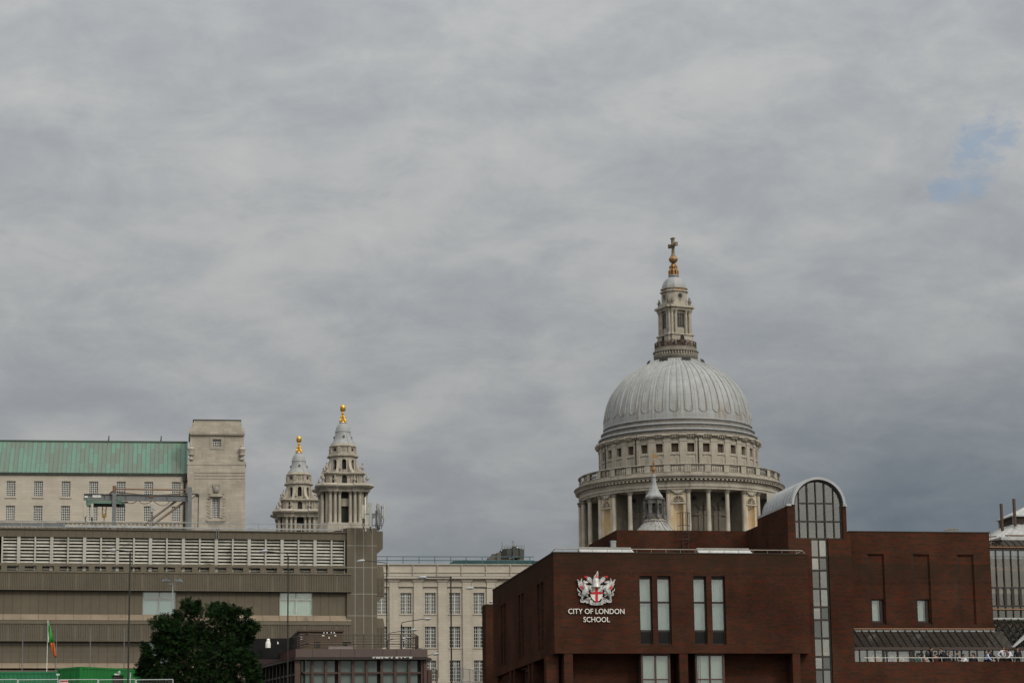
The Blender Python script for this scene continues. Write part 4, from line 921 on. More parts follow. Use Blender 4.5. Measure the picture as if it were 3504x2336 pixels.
    cm = column_mb(.36, zl1, zl2, n=10).mesh('lantern_column', True); cm.materials.append(stoneC); ck = capital_mb(.36, zl2).mesh('capital'); ck.materials.append(stoneC)
    for k in range(4):
        m0 = WL @ RotZ(k*math.pi/2)
        for x in (-wc+.36, -wc+.36+.98, wc-.36-.98, wc-.36):
            if k == 2 : continue
            m = m0 @ Matrix.Translation((x,-hc+.5,0)); o = obj('lantern_column', cm, None, t, m); obj('capital', ck, None, o, m)
        q = MB(); q.box(-wc,-wc+1.4,-hc+.85,-hl+.05,zl1,zl2); q.box(wc-1.4,wc,-hc+.85,-hl+.05,zl1,zl2); obj('lantern_pier', q, stoneC, t, m0)
        q = MB(); zz0, zz1 = kz(1124), kz(1079); q.box(-.95,.95,-hl-.14,-hl-.1,zz0,zz1); wn = obj('lantern_window', q, darkGlass, t, m0)
        q = MB()
        for i in range(1,3): q.box(-.95+1.9*i/3-.04,-.95+1.9*i/3+.04,-hl-.18,-hl-.141,zz0,zz1)
        for i in range(1,6): z = zz0+(zz1-zz0)*i/6; q.box(-.95,.95,-hl-.175,-hl-.1405,z-.04,z+.04)
        q.box(-1.1,-.951,-hl-.3,-hl,zz0-.1,zz1); q.box(.951,1.1,-hl-.3,-hl,zz0-.1,zz1); q.box(-1.1,1.1,-hl-.3,-hl,zz1,zz1+.2)
        obj('window_bars', q, stoneD, wn, m0)
        q = MB(); q.prism([(-.55,zl0)]+[(.55,zl0)]+[(.55*math.cos(math.pi*i/8),kz(1158)-.3+.55*math.sin(math.pi*i/8)) for i in range(9)], -hc-.05,-hc+.1); obj('doorway', q, dark, t, m0)
        for x in (-wc+.4, wc-.4):
            m = m0 @ Matrix.Translation((x,-hc+.4,zl3+.25)); u_ = obj('urn', urn_mb(2.3,.42), stoneD, t, m, smooth=True)
    b = MB(); h2 = R(38.5); oc = lambda h: [(h*math.sin(rad(22.5+45*i)), -h*math.cos(rad(22.5+45*i))) for i in range(8)][::1]
    def octp(h, kk=.5): return [(-h*kk,-h),(h*kk,-h),(h,-h*kk),(h,h*kk),(h*kk,h),(-h*kk,h),(-h,h*kk),(-h,-h*kk)]
    zu0, zu1 = zl3+.25, kz(1003)
    b.prismz(octp(h2+.5,.6), zu0, kz(1042)); b.prismz(octp(h2,.55), kz(1042), zu1); b.prismz(octp(h2+.35,.55), zu1, zu1+.25); b.prismz(octp(h2-.05,.55), zu1+.25, kz(992)); b.prismz(octp(h2+.25,.55), kz(992), kz(989)); ls_ = obj('lantern_stage', b, stoneC, t, WL)
    for k in range(4):
        m0 = WL @ RotZ(k*math.pi/2); zc_ = kz(1019); q = MB(); q.T = Matrix.Translation((0,-h2-.02,zc_)) @ Matrix.Rotation(math.pi/2,4,'X'); q.lathe([(.001,-.1),(.62,-.1),(.62,.03),(.001,.03)],18); obj('round_window', q, darkGlass, ls_, m0)
        q = MB(); q.T = Matrix.Translation((0,-h2-.02,zc_)) @ Matrix.Rotation(math.pi/2,4,'X'); q.lathe([(.62,-.05),(.62,.12),(.85,.12),(.85,-.05)],18); q.T = None; q.box(-1.3,-1.2,-h2-.06,-h2+.01,zc_-1.2,zc_+1.2); q.box(1.2,1.3,-h2-.06,-h2+.01,zc_-1.2,zc_+1.2); obj('window_ring', q, stoneC, ls_, m0)
        q = MB(); q.box(-h2*.5,h2*.5,-h2-.02,-h2+.08,zu1+.3,kz(993)); obj('gilt_panel', q, goldD, ls_, m0)
    b = MB(); hs_ = [(38,989),(37,980),(34,971),(29.5,962),(23,955),(17.5,951)]; vs = []
    for r, y in hs_: vs += [(x,y_,kz(y)) for x, y_ in octp(R(r),.5)]
    b.add(vs, [(j*8+i,j*8+(i+1)%8,(j+1)*8+(i+1)%8,(j+1)*8+i) for j in range(len(hs_)-1) for i in range(8)]); b.lathe([(R(16),kz(952)),(R(16),kz(948)),(R(19),kz(946)),(R(18.5),kz(943)),(R(14),kz(942))], 24); obj('lantern_dome', b, leadP, t, WL)
    b = MB(); b.lathe([(R(13),kz(943)),(R(9),kz(940)),(R(8),kz(931)),(R(9.5),kz(924)),(R(7),kz(919)),(R(9.5),kz(914)),(R(10.5),kz(911)),(R(8.5),kz(908)),(R(9),kz(905)),(R(6.5),kz(902))], 20)
    for i in range(8):
        b.T = RotZ(i*math.pi/4); f = lambda r, y: (0,-R(r),kz(y)); b.path([f(14.5,942),f(14,936),f(15.5,930),f(12,925),f(9.5,920),f(11.5,914),f(9.5,910)], .28, 5)
    b.T = None; obj('scroll_finial', b, goldD, t, W, smooth=True)
    b = MB(); zb_ = kz(888); rb = R(15); b.lathe([(max(.02,rb*math.sin(math.pi*i/14)), zb_-rb*.92*math.cos(math.pi*i/14)) for i in range(15)], 24); b.lathe([(rb*.98,zb_-.18),(rb*1.06,zb_-.1),(rb*1.06,zb_+.1),(rb*.98,zb_+.18)], 24); obj('gilded_ball', b, goldD, t, W, smooth=True)
    b = MB(); z0_, z1_ = kz(876), kz(815.5); za = kz(839); CW = W @ RotZ(rad(-57))
    b.lathe([(.75,z0_-.15),(.62,z0_),(.42,z0_+.5),(.36,za-1.0),(.5,za-.6)], 10); b.box(-.34,.34,-.3,.3,za-.7,z1_-.2); b.box(-1.55,1.55,-.3,.3,za-.33,za+.33)
    for x in (-1.62,1.62): b.box(x-.14,x+.14,-.34,.34,za-.5,za+.5)
    b.box(-.6,.6,-.36,.36,z1_-.2,z1_+.1); b.ball((0,0,za),.62,8)
    obj('cross', b, bronze, t, CW)
    return t
CATH = cathedral()
# ------------------------------------------------------------------ bell towers (copies share meshes)
def bell_tower():
    T = Fr.px(1173, 1600, 559, 0); T.W = Matrix.Translation(T.o) @ RotZ(T.a+rad(10)+math.atan2(-T.o.x, T.o.y)*0)
    pm = .0668
    def zt(y): return T.z(1174-.0125*(1600-y)*.6, y)
    R = lambda p: p*pm
    root = bpy.data.objects.new('bell_tower', None); link(root, CATH, T.W); W = T.W; root['label'] = 'nearer bell tower with full view of its columns'
    y = zt
    def part(name, mb, m, W2=None, smooth=False): return obj(name, mb, m, root, W2 or W, smooth)
    def cham(h, c): return [(-h+c,-h),(h-c,-h),(h,-h+c),(h,h-c),(h-c,h),(-h+c,h),(-h,h-c),(-h,-h+c)]
    # shaft and column storey
    zc0, zc1 = y(1797), y(1690)
    bs = MB(); bs.prismz(cham(R(86),R(26)), 32, y(1812)); bs.prismz(cham(R(84),R(26)), y(1812), zc0); part('tower_shaft', bs, stoneC)
    b = MB(); c = R(50); w = R(14)
    for k in range(4):
        b.T = RotZ(k*math.pi/2)
        b.box(-c-R(8),-w,-c-R(8),-c,zc0,zc1); b.box(w,c+R(8),-c-R(8),-c,zc0,zc1); b.box(-w,w,-c-R(6),-c,y(1738),y(1712))
    b.T = None; b.prismz(cham(c-.6,1.2), zc0, zc1); part('belfry_wall', b, stoneC)
    for k in range(4):
        q = MB(); m = W @ RotZ(k*math.pi/2)
        for a_, b_ in ((y(1712),zc1),(zc0,y(1738))): q.box(-w,w,-c+.05,-c+.1,a_,b_)
        o = obj('belfry_opening', q, dark, root, m)
    cr_ = R(5.6)
    cm = column_mb(cr_, zc0, zc1, n=10).mesh('tower_column', True); cm.materials.append(stoneC); ck = capital_mb(cr_, zc1).mesh('capital'); ck.materials.append(stoneD)
    bb = R(74)
    for k in range(4):
        for p in (-50,-33.5,-18,18,33.5,50):
            yy = -bb if abs(p) != 18 else -bb+R(5)
            m = W @ RotZ(k*math.pi/2) @ Matrix.Translation((R(p),yy,0)); o = obj('tower_column', cm, None, root, m); obj('capital', ck, None, o, m)
        m = W @ RotZ(k*math.pi/2)
        for s in (-1,1): q = MB(); q.box(min(s*R(62),s*R(40)),max(s*R(62),s*R(40)),-bb+R(10),-c,zc0,zc1); obj('corner_pier', q, stoneC, root, m)
    def corn(h, cut, z0, z1, k=1.0):
        # square with concave scooped faces between projecting corner pairs
        pts = []
        for q in range(4):
            ca, sa_ = math.cos(q*math.pi/2), math.sin(q*math.pi/2)
            for x, y_ in [(-h+cut,-h),(-h*.30,-h),(-h*.26,-h*.94),(h*.26,-h*.94),(h*.30,-h),(h-cut,-h)]: pts.append((x*ca-y_*sa_, x*sa_+y_*ca))
        return pts
    b = MB()
    b.prismz(corn(R(82),R(22),0,0), zc1, y(1683)); b.prismz(corn(R(84),R(22),0,0), y(1683), y(1677)); b.prismz(corn(R(94),R(24),0,0), y(1677), y(1673)); b.prismz(corn(R(99),R(25),0,0), y(1673), y(1669)); b.prismz(corn(R(96),R(25),0,0), y(1669), y(1664), .96); part('main_cornice', b, stoneC)
    # parapet stage with arches
    z0, z1 = y(1664), y(1631); h = R(64)
    b = MB()
    for k in range(4):
        b.T = RotZ(k*math.pi/2) @ Matrix.Translation((0,-h+R(8),0)); archwall(b, R(46), z0, z1, 0, .8, R(17), z0, y(1640))
        b.T = RotZ(k*math.pi/2)
        for s in (-1,1): b.T = RotZ(k*math.pi/2) @ Matrix.Translation((s*R(37),-h+R(4),0)); archwall(b, R(30), z0, z1, 0, .8, R(9), z0, y(1640))
        b.T = RotZ(k*math.pi/2+math.pi/4) @ Matrix.Translation((0,-R(80),0)); b.box(-R(9),R(9),0,R(14),z0,z1+.1)
    b.T = None; part('arched_stage', b, stoneC)
    b = MB(); b.prismz(cham(h-R(11),R(14)), z0, z1); part('stage_core', b, dark)
    b = MB(); b.prismz(corn(R(68),R(14),0,0), z1, y(1628)); b.prismz(corn(R(72),R(14),0,0), y(1628), y(1624)); 
    for k in range(4): b.T = RotZ(k*math.pi/2+math.pi/4) @ Matrix.Translation((0,-R(84),0)); b.box(-R(13),R(13),0,R(24),z1+.1,y(1624)+.02)
    b.T = None; part('stage_cornice', b, stoneC)
    um = urn_mb(R(34), R(6.5)).mesh('urn', True); um.materials.append(stoneC); fl = MB(); fl.ball((0,0,R(33)),R(3),6); flm = fl.mesh('flame', True); flm.materials.append(goldD)
    def urn(r, a, z, gilt, s=1.0):
        m = W @ RotZ(a) @ Matrix.Translation((0,-r,z)) @ Matrix.Scale(s,4); o = obj('urn', um, None, root, m)
        if gilt: obj('flame', flm, None, o, m)
    for k in range(4):
        a = k*math.pi/2
        urn(R(86), a+math.pi/4, y(1624), True, .9); urn(R(106), a+math.pi/4, y(1664), False, 1.1)
        urn(R(74), a+rad(27), y(1664), False, 1.0); urn(R(74), a-rad(27), y(1664), False, 1.0); urn(R(62), a+rad(12), y(1624), True, .8) if k % 2 else urn(R(62), a-rad(14), y(1624), True, .8)
    # octagon with arches and scroll buttresses
    z0, z1 = y(1624), y(1567); h = R(44)
    b = MB(); side = 2*h*math.tan(rad(22.5))
    for k in range(8): b.T = RotZ(k*math.pi/4) @ Matrix.Translation((0,-h,0)); archwall(b, side, z0, z1, 0, .7, R(14.5), y(1611), y(1583))
    b.T = None; oc = part('octagon_stage', b, stoneC)
    b = MB(); b.prismz([(R(34)*math.sin(rad(45*i)),R(34)*-math.cos(rad(45*i))) for i in range(8)], z0, z1); obj('stage_core', b, dark, root, W)
    for k in range(8):
        q = MB(); pts = [(h*1.06,z0),(R(70),z0),(R(66),z0+.5),(R(58),z0+1.0),(R(52),z0+1.9),(R(49),z0+3.0),(h*1.06,z0+3.2)]
        q.prism(pts, -.35, .35); obj('scroll_buttress', q, stoneC, root, W @ RotZ(k*math.pi/4+rad(22.5)))
    oct_ = lambda r: [(r*math.sin(rad(45*i+22.5)), -r*math.cos(rad(45*i+22.5))) for i in range(8)]
    b = MB(); b.prismz(oct_(R(50)), z1, y(1565)); b.prismz(oct_(R(56)), y(1565), y(1561)); b.prismz(oct_(R(51)), y(1561), y(1557)); b.prismz(oct_(R(48)), y(1557), y(1551)); part('octagon_cornice', b, stoneC)
    b = MB(); b.lathe([(R(42),y(1551)),(R(42),y(1533)),(R(46),y(1532)),(R(47),y(1529)),(R(44),y(1528)),(R(42),y(1524)),(R(41),y(1521))], 32)
    for i in range(8): b.T = RotZ(rad(45*i+22.5)); b.box(-R(5),R(5),-R(48),-R(40),y(1553),y(1534))
    b.T = None; at_ = part('attic_drum', b, stoneC)
    for i in range(8): q = MB(); q.box(-R(4.5),R(4.5),-R(42.6),-R(41),y(1547),y(1537)); obj('attic_window', q, dark if i % 2 else sootS, at_, W @ RotZ(rad(45*i)))
    b = MB(); b.lathe([(R(41),y(1522)),(R(40.5),y(1520)),(R(34),y(1511)),(R(29),y(1500)),(R(26.5),y(1488)),(R(25.5),y(1480)),(R(27),y(1478.5)),(R(26.5),y(1476)),(R(25),y(1475)),(R(24),y(1468)),(R(21),y(1460)),(R(16.5),y(1453)),(R(12.5),y(1449)),(R(13.5),y(1448)),(R(12),y(1446))], 32); lc = part('lead_cap', b, leadP, smooth=True)
    for i in range(8): 
        q = MB(); f = lambda r, yy: (0,-R(r),y(yy)); q.path([f(41,1520),f(34.6,1511),f(29.4,1500),f(26.8,1488),f(25.8,1480)], .07, 4); obj('roll', q, leadP, lc, W @ RotZ(rad(45*i+22.5)))
    for i in range(4): q = MB(); q.T = Matrix.Translation((0,-R(29),y(1497))) @ Matrix.Rotation(math.pi/2-.2,4,'X'); q.lathe([(R(2.6),-.2),(R(2.6),.2),(R(4.4),.2),(R(4.4),-.2)],12); q.lathe([(.001,.05),(R(2.6),.05)],12); obj('oculus', q, leadS, lc, W @ RotZ(rad(90*i)))
    b = MB(); b.lathe([(R(9),y(1447)),(R(8.5),y(1443)),(R(4),y(1441)),(R(3.6),y(1426)),(R(6),y(1424)),(R(6),y(1421)),(R(3.4),y(1419)),(R(4.6),y(1414)),(R(3),y(1411)),(R(2.6),y(1409)),(R(6),y(1407.5)),(R(9.5),y(1403)),(R(10),y(1399)),(R(8),y(1400)),(R(8.6),y(1397)),(R(9.4),y(1393)),(R(8.0),y(1388)),(R(4),y(1384.5)),(.02,y(1384))], 20)
    for i in range(4):
        b.T = RotZ(rad(45+90*i)); f = lambda r, yy: (0,-R(r),y(yy)); b.path([f(11,1445),f(12,1440),f(9,1436),f(6.5,1432),f(7.5,1427),f(5.5,1424)], .22, 5)
    b.T = None; part('pineapple_finial', b, gold, smooth=True)
    # far tower
    T2 = at(1022, 1700, 604); c = dup(root, Matrix.Translation((T2.x,T2.y,0)) @ RotZ(rad(10)), CATH); c['label'] = 'farther bell tower partly hidden behind the nearer one'
bell_tower()
# ------------------------------------------------------------------ small church lantern in front of the cathedral
def church():
    C = Fr.px(2240, 1750, 330, 0); W = C.W; pm = .0396; z = lambda y: C.z(2240-.02*(1750-y), y); R = lambda p: p*pm
    t = thing('church_lantern', 'small sooty church lantern with lead spirelet and golden weathervane over school roof', 'church', Matrix.Translation(C.o))
    o8 = lambda r: [(r*math.sin(rad(45*i+15)), -r*math.cos(rad(45*i+15))) for i in range(8)]
    b = MB(); b.prismz([(-9,-9),(9,-9),(9,9),(-9,9)], 14, z(1880)); b.lathe([(8,z(1880)),(8,z(1860)),(7.8,z(1860))], 32); obj('church_body', b, stoneC, t, W)
    b = MB(); pr = [(7.8,z(1860))]+[(R(78)*math.cos(a)+R(37)*0, z(1855)+ (z(1788)-z(1855))*math.sin(a)) for a in [i*math.pi/2/10 for i in range(9)]]
    pr = [(R(92),z(1858)),(R(84),z(1838)),(R(70),z(1822)),(R(57),z(1811)),(R(46),z(1799)),(R(38),z(1790)),(R(36),z(1786))]; b.lathe(pr, 48)
    for i in range(24):
        b.T = RotZ(i*math.pi/12); b.path([(0,-r-.03,zz) for r, zz in pr], .09, 4)
    b.T = None; obj('lead_dome', b, mat('streaked lead', (.31,.31,.30), (.18,.175,.165), sc=1.6, st=(1,1,.25), rough=.55), t, W)
    b = MB(); b.lathe([(R(36),z(1787)),(R(39.5),z(1785)),(R(39.5),z(1781)),(R(37),z(1779)),(R(35),z(1778))], 32); obj('base_ring', b, sootS, t, W)
    soot = mat('black soot stone', (.055,.052,.05), (.15,.145,.14), sc=1.1, fine=.25)
    b = MB(); r = R(30); side = 2*r*math.tan(rad(22.5))
    for i in range(8):
        b.T = RotZ(rad(45*i-7)) @ Matrix.Translation((0,-r,0)); w = R(12); b.box(-side/2,-w/2,0,.25,z(1778),z(1712)); b.box(w/2,side/2,0,.25,z(1778),z(1712)); b.box(-w/2,w/2,0,.25,z(1778),z(1759)); b.box(-w/2,w/2,0,.25,z(1724),z(1712))
        b.T = RotZ(rad(45*i+15.5)); b.box(-R(3.2),R(3.2),-r*1.08-.25,-r*1.08+.1,z(1760),z(1714)); b.path([(0,-R(37),z(1777)),(0,-R(37),z(1770)),(0,-R(33),z(1765)),(0,-R(33),z(1758))], .2, 6)
    b.T = None; obj('lantern', b, soot, t, W)
    b = MB(); b.box(-R(20),R(20),-.02,.02,z(1742),z(1739)); b.prismz(o8(R(17)), z(1778), z(1756)); obj('lantern_floor', b, soot, t, W)
    b = MB(); b.prismz(o8(R(33)), z(1715), z(1710)); b.prismz(o8(R(38)), z(1710), z(1706)); b.prismz(o8(R(33)), z(1706), z(1703)); obj('cornice', b, soot, t, W)
    b = MB(); hs = [(32,1704),(31,1698),(24,1689),(16.5,1676),(11,1662),(7.5,1647),(6.2,1635)]; vs = []
    for r, y in hs: vs += [(x,yy,z(y)) for x, yy in o8(R(r))]
    b.add(vs, [(j*8+i,j*8+(i+1)%8,(j+1)*8+(i+1)%8,(j+1)*8+i) for j in range(len(hs)-1) for i in range(8)]); b.prismz(o8(R(6.5)), z(1636), z(1632)); b.prismz(o8(R(8.2)), z(1632), z(1630), 1); b.prismz(o8(R(8)), z(1630), z(1622), .5); obj('spirelet', b, mat('pale spire lead', (.27,.28,.285), (.20,.205,.21), sc=1.5, rough=.5), t, W)
    b = MB(); b.lathe([(R(3.5),z(1623)),(R(3),z(1616)),(R(4),z(1612)),(R(7),z(1609)),(R(7.7),z(1604)),(R(7),z(1599)),(R(3),z(1596)),(R(4.8),z(1594)),(R(4.8),z(1593)),(R(1.6),z(1592)),(R(3.8),z(1586)),(R(3.8),z(1582)),(R(2),z(1580)),(R(2.5),z(1575)),(R(.6),z(1573)),(R(.5),z(1542)),(R(1.5),z(1542)),(.01,z(1539))], 14); f = obj('gilded_finial', b, goldD, t, W, smooth=True)
    b = MB(); b.prism([(R(-7),z(1559)),(R(0),z(1560)),(R(1),z(1566)),(R(7),z(1565)),(R(13),z(1566)),(R(17),z(1563)),(R(18),z(1557)),(R(12),z(1558)),(R(8),z(1554)),(R(2),z(1553)),(R(0),z(1557))], -.03, .03); obj('weathervane', b, goldD, f, W)
church()
# ------------------------------------------------------------------ pale stone office with the green copper roof
def patina_mat():
    m = bpy.data.materials.new('copper patina'); m.use_nodes = True; g = G(m.node_tree); b = m.node_tree.nodes['Principled BSDF']
    co = g.n('ShaderNodeTexCoord').outputs['Object']; x, y, z = g.xyz(co)
    W_ = .585; col = g.m('FLOOR', g.m('DIVIDE', x, W_)); wn = g.n('ShaderNodeTexWhiteNoise', noise_dimensions='1D'); g.put(wn.inputs['W'], col)
    off = g.m('MULTIPLY', g.m('MODULO', g.m('ABSOLUTE', col), 2.0), .8)
    row = g.m('FLOOR', g.m('DIVIDE', g.m('ADD', z, off), 2.45)); wn2 = g.n('ShaderNodeTexWhiteNoise', noise_dimensions='2D'); g.put(wn2.inputs['Vector'], g.vec(col, row, 0.0))
    area = g.noise(g.vec(g.m('MULTIPLY', x, .13), 0.0, g.m('MULTIPLY', z, .1)), 1.0, 2, .5)
    v = g.m('ADD', g.m('MULTIPLY', wn2.outputs[0], .62), g.m('MULTIPLY', area, .75))
    c = g.mix(g.ss(v, .45, .95), (.105,.138,.112,1), (.098,.188,.145,1))
    mott = g.noise(g.vec(g.m('MULTIPLY', x, 1.5), y, g.m('MULTIPLY', z, 3.0)), 1.0, 4, .65)
    c = g.mix(g.ss(mott, .45, .75, 0.0, .55), c, (.115,.12,.095,1))
    fx = g.m('FRACT', g.m('DIVIDE', x, W_)); fz = g.m('FRACT', g.m('DIVIDE', g.m('ADD', z, off), 2.45))
    line = g.m('MAXIMUM', g.m('LESS_THAN', fx, .07), g.m('LESS_THAN', fz, .022))
    c = g.mix(g.m('MULTIPLY', line, .6), c, (.07,.13,.10,1))
    g.put(b.inputs['Base Color'], c); b.inputs['Roughness'].default_value = .75; MATS['patina'] = m; return m
def stone_office():
    f = Fr.px(300, 1700, 330, 8.0); W = f.W
    t = thing('stone_office', 'pale stone office with green copper roof, barred windows and a square stone tower', 'building', Matrix.Translation(f.o))
    uE = f.u(638.5, 1700); uW = f.u(-60, 1700); ze = f.z(300, 1622); zr0 = f.z(300, 1511.5, 6)
    cols = [36.3+94.35*i for i in range(7)]; zw = [(f.z(320,1699),f.z(320,1646.5)),(f.z(320,1781),f.z(320,1730))]
    ww = 31.5*330/8650
    hs = []
    for x in cols:
        u = f.u(x, 1700)
        for a, b in zw: hs.append((u-ww/2, u+ww/2, a, b))
    mb = MB(); holes(mb, uW, uE, 12, ze, 0, .5, hs); mb.box(uW, uE, .5, 14, ze-.5, ze-.2); obj('front_wall', mb, stoneF, t, W)
    mb = MB(); mb.box(uW, uE, .55, .6, 12, ze-.5); obj('inner_wall', mb, darkI, t, W)
    for i, h in enumerate(hs): window('window', t, f, h, .16, 5, 7 if i % 2 == 0 else 6, .072, whiteM, greyGlass if i in (1,7,13) else darkGlass, rim=.06)
    for x in cols:
        u = f.u(x,1700); q = MB(); q.box(u-ww/2-.15, u+ww/2+.15, -.12, .05, zw[0][0]-.22, zw[0][0]-.02); obj('window_sill', q, stoneF, t, W)
        q = MB(); q.prism([(u-.17,zw[0][1]),(u+.17,zw[0][1]),(u+.25,zw[0][1]+.55),(u-.25,zw[0][1]+.55)], -.03, .01); q.prism([(u-.17,zw[1][1]),(u+.17,zw[1][1]),(u+.25,zw[1][1]+.55),(u-.25,zw[1][1]+.55)], -.03, .01); obj('keystone', q, stoneF, t, W)
    zl = f.z(320,1783); q = MB(); q.box(uW, uE-.2, -.35, .05, zl-.25, zl); q.box(uW, uE-.2, -.2, .05, zl-.95, zl-.25)
    for i in range(int((uE-uW)/.55)): u = uW+.3+i*.55; q.lathe([(.2,zl-.9),(.2,zl-.35),(.02,zl-.3)], 6, cx=u, cy=-.2)
    obj('scalloped_ledge', q, stoneT, t, W)
    q = MB(); q.box(uW, uE+.1, -.22, .2, ze-.12, ze+.18); obj('gutter', q, mat('dark gutter', (.045,.055,.045), (.03,.035,.03), sc=2), t, W)
    q = MB(); q.prism([(0,0),(1,0),(1,1),(0,1)],0,1); q = MB()
    q.add([(uW,-.1,ze+.18),(uE+.1,-.1,ze+.18),(uE+.1,6,zr0),(uW,6,zr0),(uW,14,ze),(uE+.1,14,ze)],[(0,1,2,3),(3,2,5,4),(1,5,2),(0,3,4)])
    ro = obj('copper_roof', q, patina_mat(), t, W)
    q = MB()
    for i in range(int((uE-uW)/.585)): u = math.ceil(uW/.585)*.585+i*.585; q.tube((u,-.1,ze+.2),(u,6,zr0+.02),.035,4)
    obj('standing_seam', q, MATS['patina'], ro, W)
    q = MB(); q.box(uW, uE+.1, 5.85, 6.15, zr0-.02, zr0+.18); obj('ridge_roll', q, mat('dark ridge', (.06,.085,.07), None), ro, W)
    for x, y0 in ((372,1490),(551,1491)):
        u = f.u(x,1510,6); zt = f.z(x,y0,6); q = MB(); q.tube((u-.05,6,zr0),(u,6,zr0+.5),.09,5); q.tube((u,6,zr0+.5),(u+.02,6,zt),.07,5); obj('ridge_vent', q, black, t, W)
    q = MB(); q.tube((uE-.3,-.25,12),(uE-.3,-.25,ze-.3),.12,6); q.box(uE-.55,uE-.05,-.45,0,ze-.9,ze-.1); obj('drainpipe', q, black, t, W)
    # square tower
    d = -1.0; zz = lambda y: f.z(742,y,d); dep = lambda x0, x1: (f.u(x1,1600,d)-f.u(x0,1600,d))
    def blk(mb, x0, x1, y0, y1, ex=0.0): a, b_ = f.u(x0,(y0+y1)/2,d)-ex, f.u(x1,(y0+y1)/2,d)+ex; mb.box(a, b_, d-ex, d+7.4+ex, zz(y1), zz(y0))
    w1 = f.R(728,1500.5,757,1526,d); w2 = f.R(726,1701,752,1772,d)
    q = MB(); ua, ub = f.u(641,1700,d), f.u(839,1700,d); holes(q, ua, ub, 12, zz(1594), d, d+.6, [w2]); q.box(ua, ua+.6, d+.6, d+7.4, 12, zz(1594)); q.box(ub-.6, ub, d+.6, d+7.4, 12, zz(1594)); q.box(ua+.6,ub-.6,d+6.8,d+7.4,12,zz(1594))
    va, vb = f.u(650.5,1530,d), f.u(834,1530,d); holes(q, va, vb, zz(1577), zz(1487), d+.35, d+.9, [w1]); q.box(va, va+.6, d+.9, d+7, zz(1577), zz(1487)); q.box(vb-.6, vb, d+.9, d+7, zz(1577), zz(1487)); q.box(va+.6,vb-.6,d+6.4,d+7,zz(1577),zz(1487))
    tw = obj('square_tower', q, stoneT, t, W)
    q = MB(); blk(q,644,840.5,1577,1582); blk(q,642,841.5,1582,1590,.05); blk(q,644,840,1590,1594.1); blk(q,649,836,1464,1470); blk(q,648,836.5,1470,1483,.04); blk(q,650,835,1483,1487.1)
    blk(q,653,833,1446,1464.1,-.2); blk(q,655,831.5,1436,1446.1,-.3)
    obj('tower_cornice', q, stoneT, tw, W)
    q = MB(); blk(q,655,831,1434,1436.1,-.2); obj('tower_cap', q, mat('dark lead edge', (.05,.05,.05), None), tw, W)
    q = MB(); a_, b_ = f.u(664,1615,d), f.u(838,1615,d)
    for y0, y1 in ((1614,1617),(1624,1627),(1634.5,1637)): q.box(a_, b_, d-.06, d+.02, zz(y1), zz(y0))
    for y0, y1 in ((1593,1640),): q.box(a_-.9,a_-.75,d-.04,d+.02,zz(y1),zz(y0))
    obj('string_course', q, stoneT, tw, W)
    window('window', t, f, w1, d+.6, 4, 3, .085, whiteM, darkGlass, rim=.08); window('window', t, f, w2, d+.25, 5, 9, .075, whiteM, darkGlass, rim=.06)
    bk = MB(); bk.box(va+.7,vb-.7,d+1.2,d+1.3,zz(1577),zz(1487)); bk.box(ua+.7,ub-.7,d+.8,d+.9,zz(1800),zz(1640)); obj('inner_wall', bk, darkI, tw, W)
    q = MB(); a_, b_ = w2[0], w2[1]; h0, h1 = w2[2], w2[3]
    for i in range(12):
        z0 = h0+(h1-h0)*i/12; e = .42 if i % 2 else .22
        q.box(a_-e-.25, a_-.25, d-.09, d+.02, z0+.01, z0+(h1-h0)/12-.02); q.box(b_+.25, b_+.25+e, d-.09, d+.02, z0+.01, z0+(h1-h0)/12-.02)
    q.box(a_-.25,a_-.001,d-.16,d+.1,h0,h1); q.box(b_+.001,b_+.25,d-.16,d+.1,h0,h1)
    q.box(a_-.35, b_+.35, d-.5, d+.1, h1+.05, h1+.3); q.box(a_-.25,b_+.25,d-.4,d+.1,h1+.301,h1+.45); q.box(a_-.55, b_+.55, d-.07, d+.02, h1+.45, h1+1.3); q.box(a_-.7, b_+.7, d-.30, d+.1, h0-.45, h0-.12); q.box(a_-.5,b_+.5,d-.2,d+.05,h0-.6,h0-.451)
    obj('window_surround', q, stoneT, tw, W)
    q = MB(); c = (a_+b_)/2; q.ball((c,d-.1,h1+1.0),.42,10,1.25); q.prism([(c-.3,h1+.5),(c+.3,h1+.5),(c+.5,h1+1.7),(c-.5,h1+1.7)], d-.2, d); obj('carved_keystone', q, sootS, tw, W)
    q = MB(); e = .35
    for s in ((w1[0]-e,w1[0],w1[2]-e,w1[3]+e),(w1[1],w1[1]+e,w1[2]-e,w1[3]+e),(w1[0],w1[1],w1[3],w1[3]+e),(w1[0],w1[1],w1[2]-e,w1[2])): q.box(s[0],s[1],d+.29,d+.4,s[2],s[3])
    obj('window_surround', q, stoneT, tw, W)
    for x in (653.5, 828.5):
        u = f.u(x,1545,d); z0 = zz(1573); h = zz(1518)-z0; q = MB(); q.lathe([(.35,z0),(.35,z0+.12*h),(.16,z0+.17*h),(.22,z0+.24*h),(.44,z0+.32*h),(.36,z0+.36*h),(.38,z0+.58*h),(.5,z0+.66*h),(.5,z0+.70*h),(.34,z0+.78*h),(.15,z0+.83*h),(.2,z0+.9*h),(.02,z0+h)], 12, cx=u, cy=d+.15); obj('stone_urn', q, stoneT, tw, W, smooth=True)
stone_office()
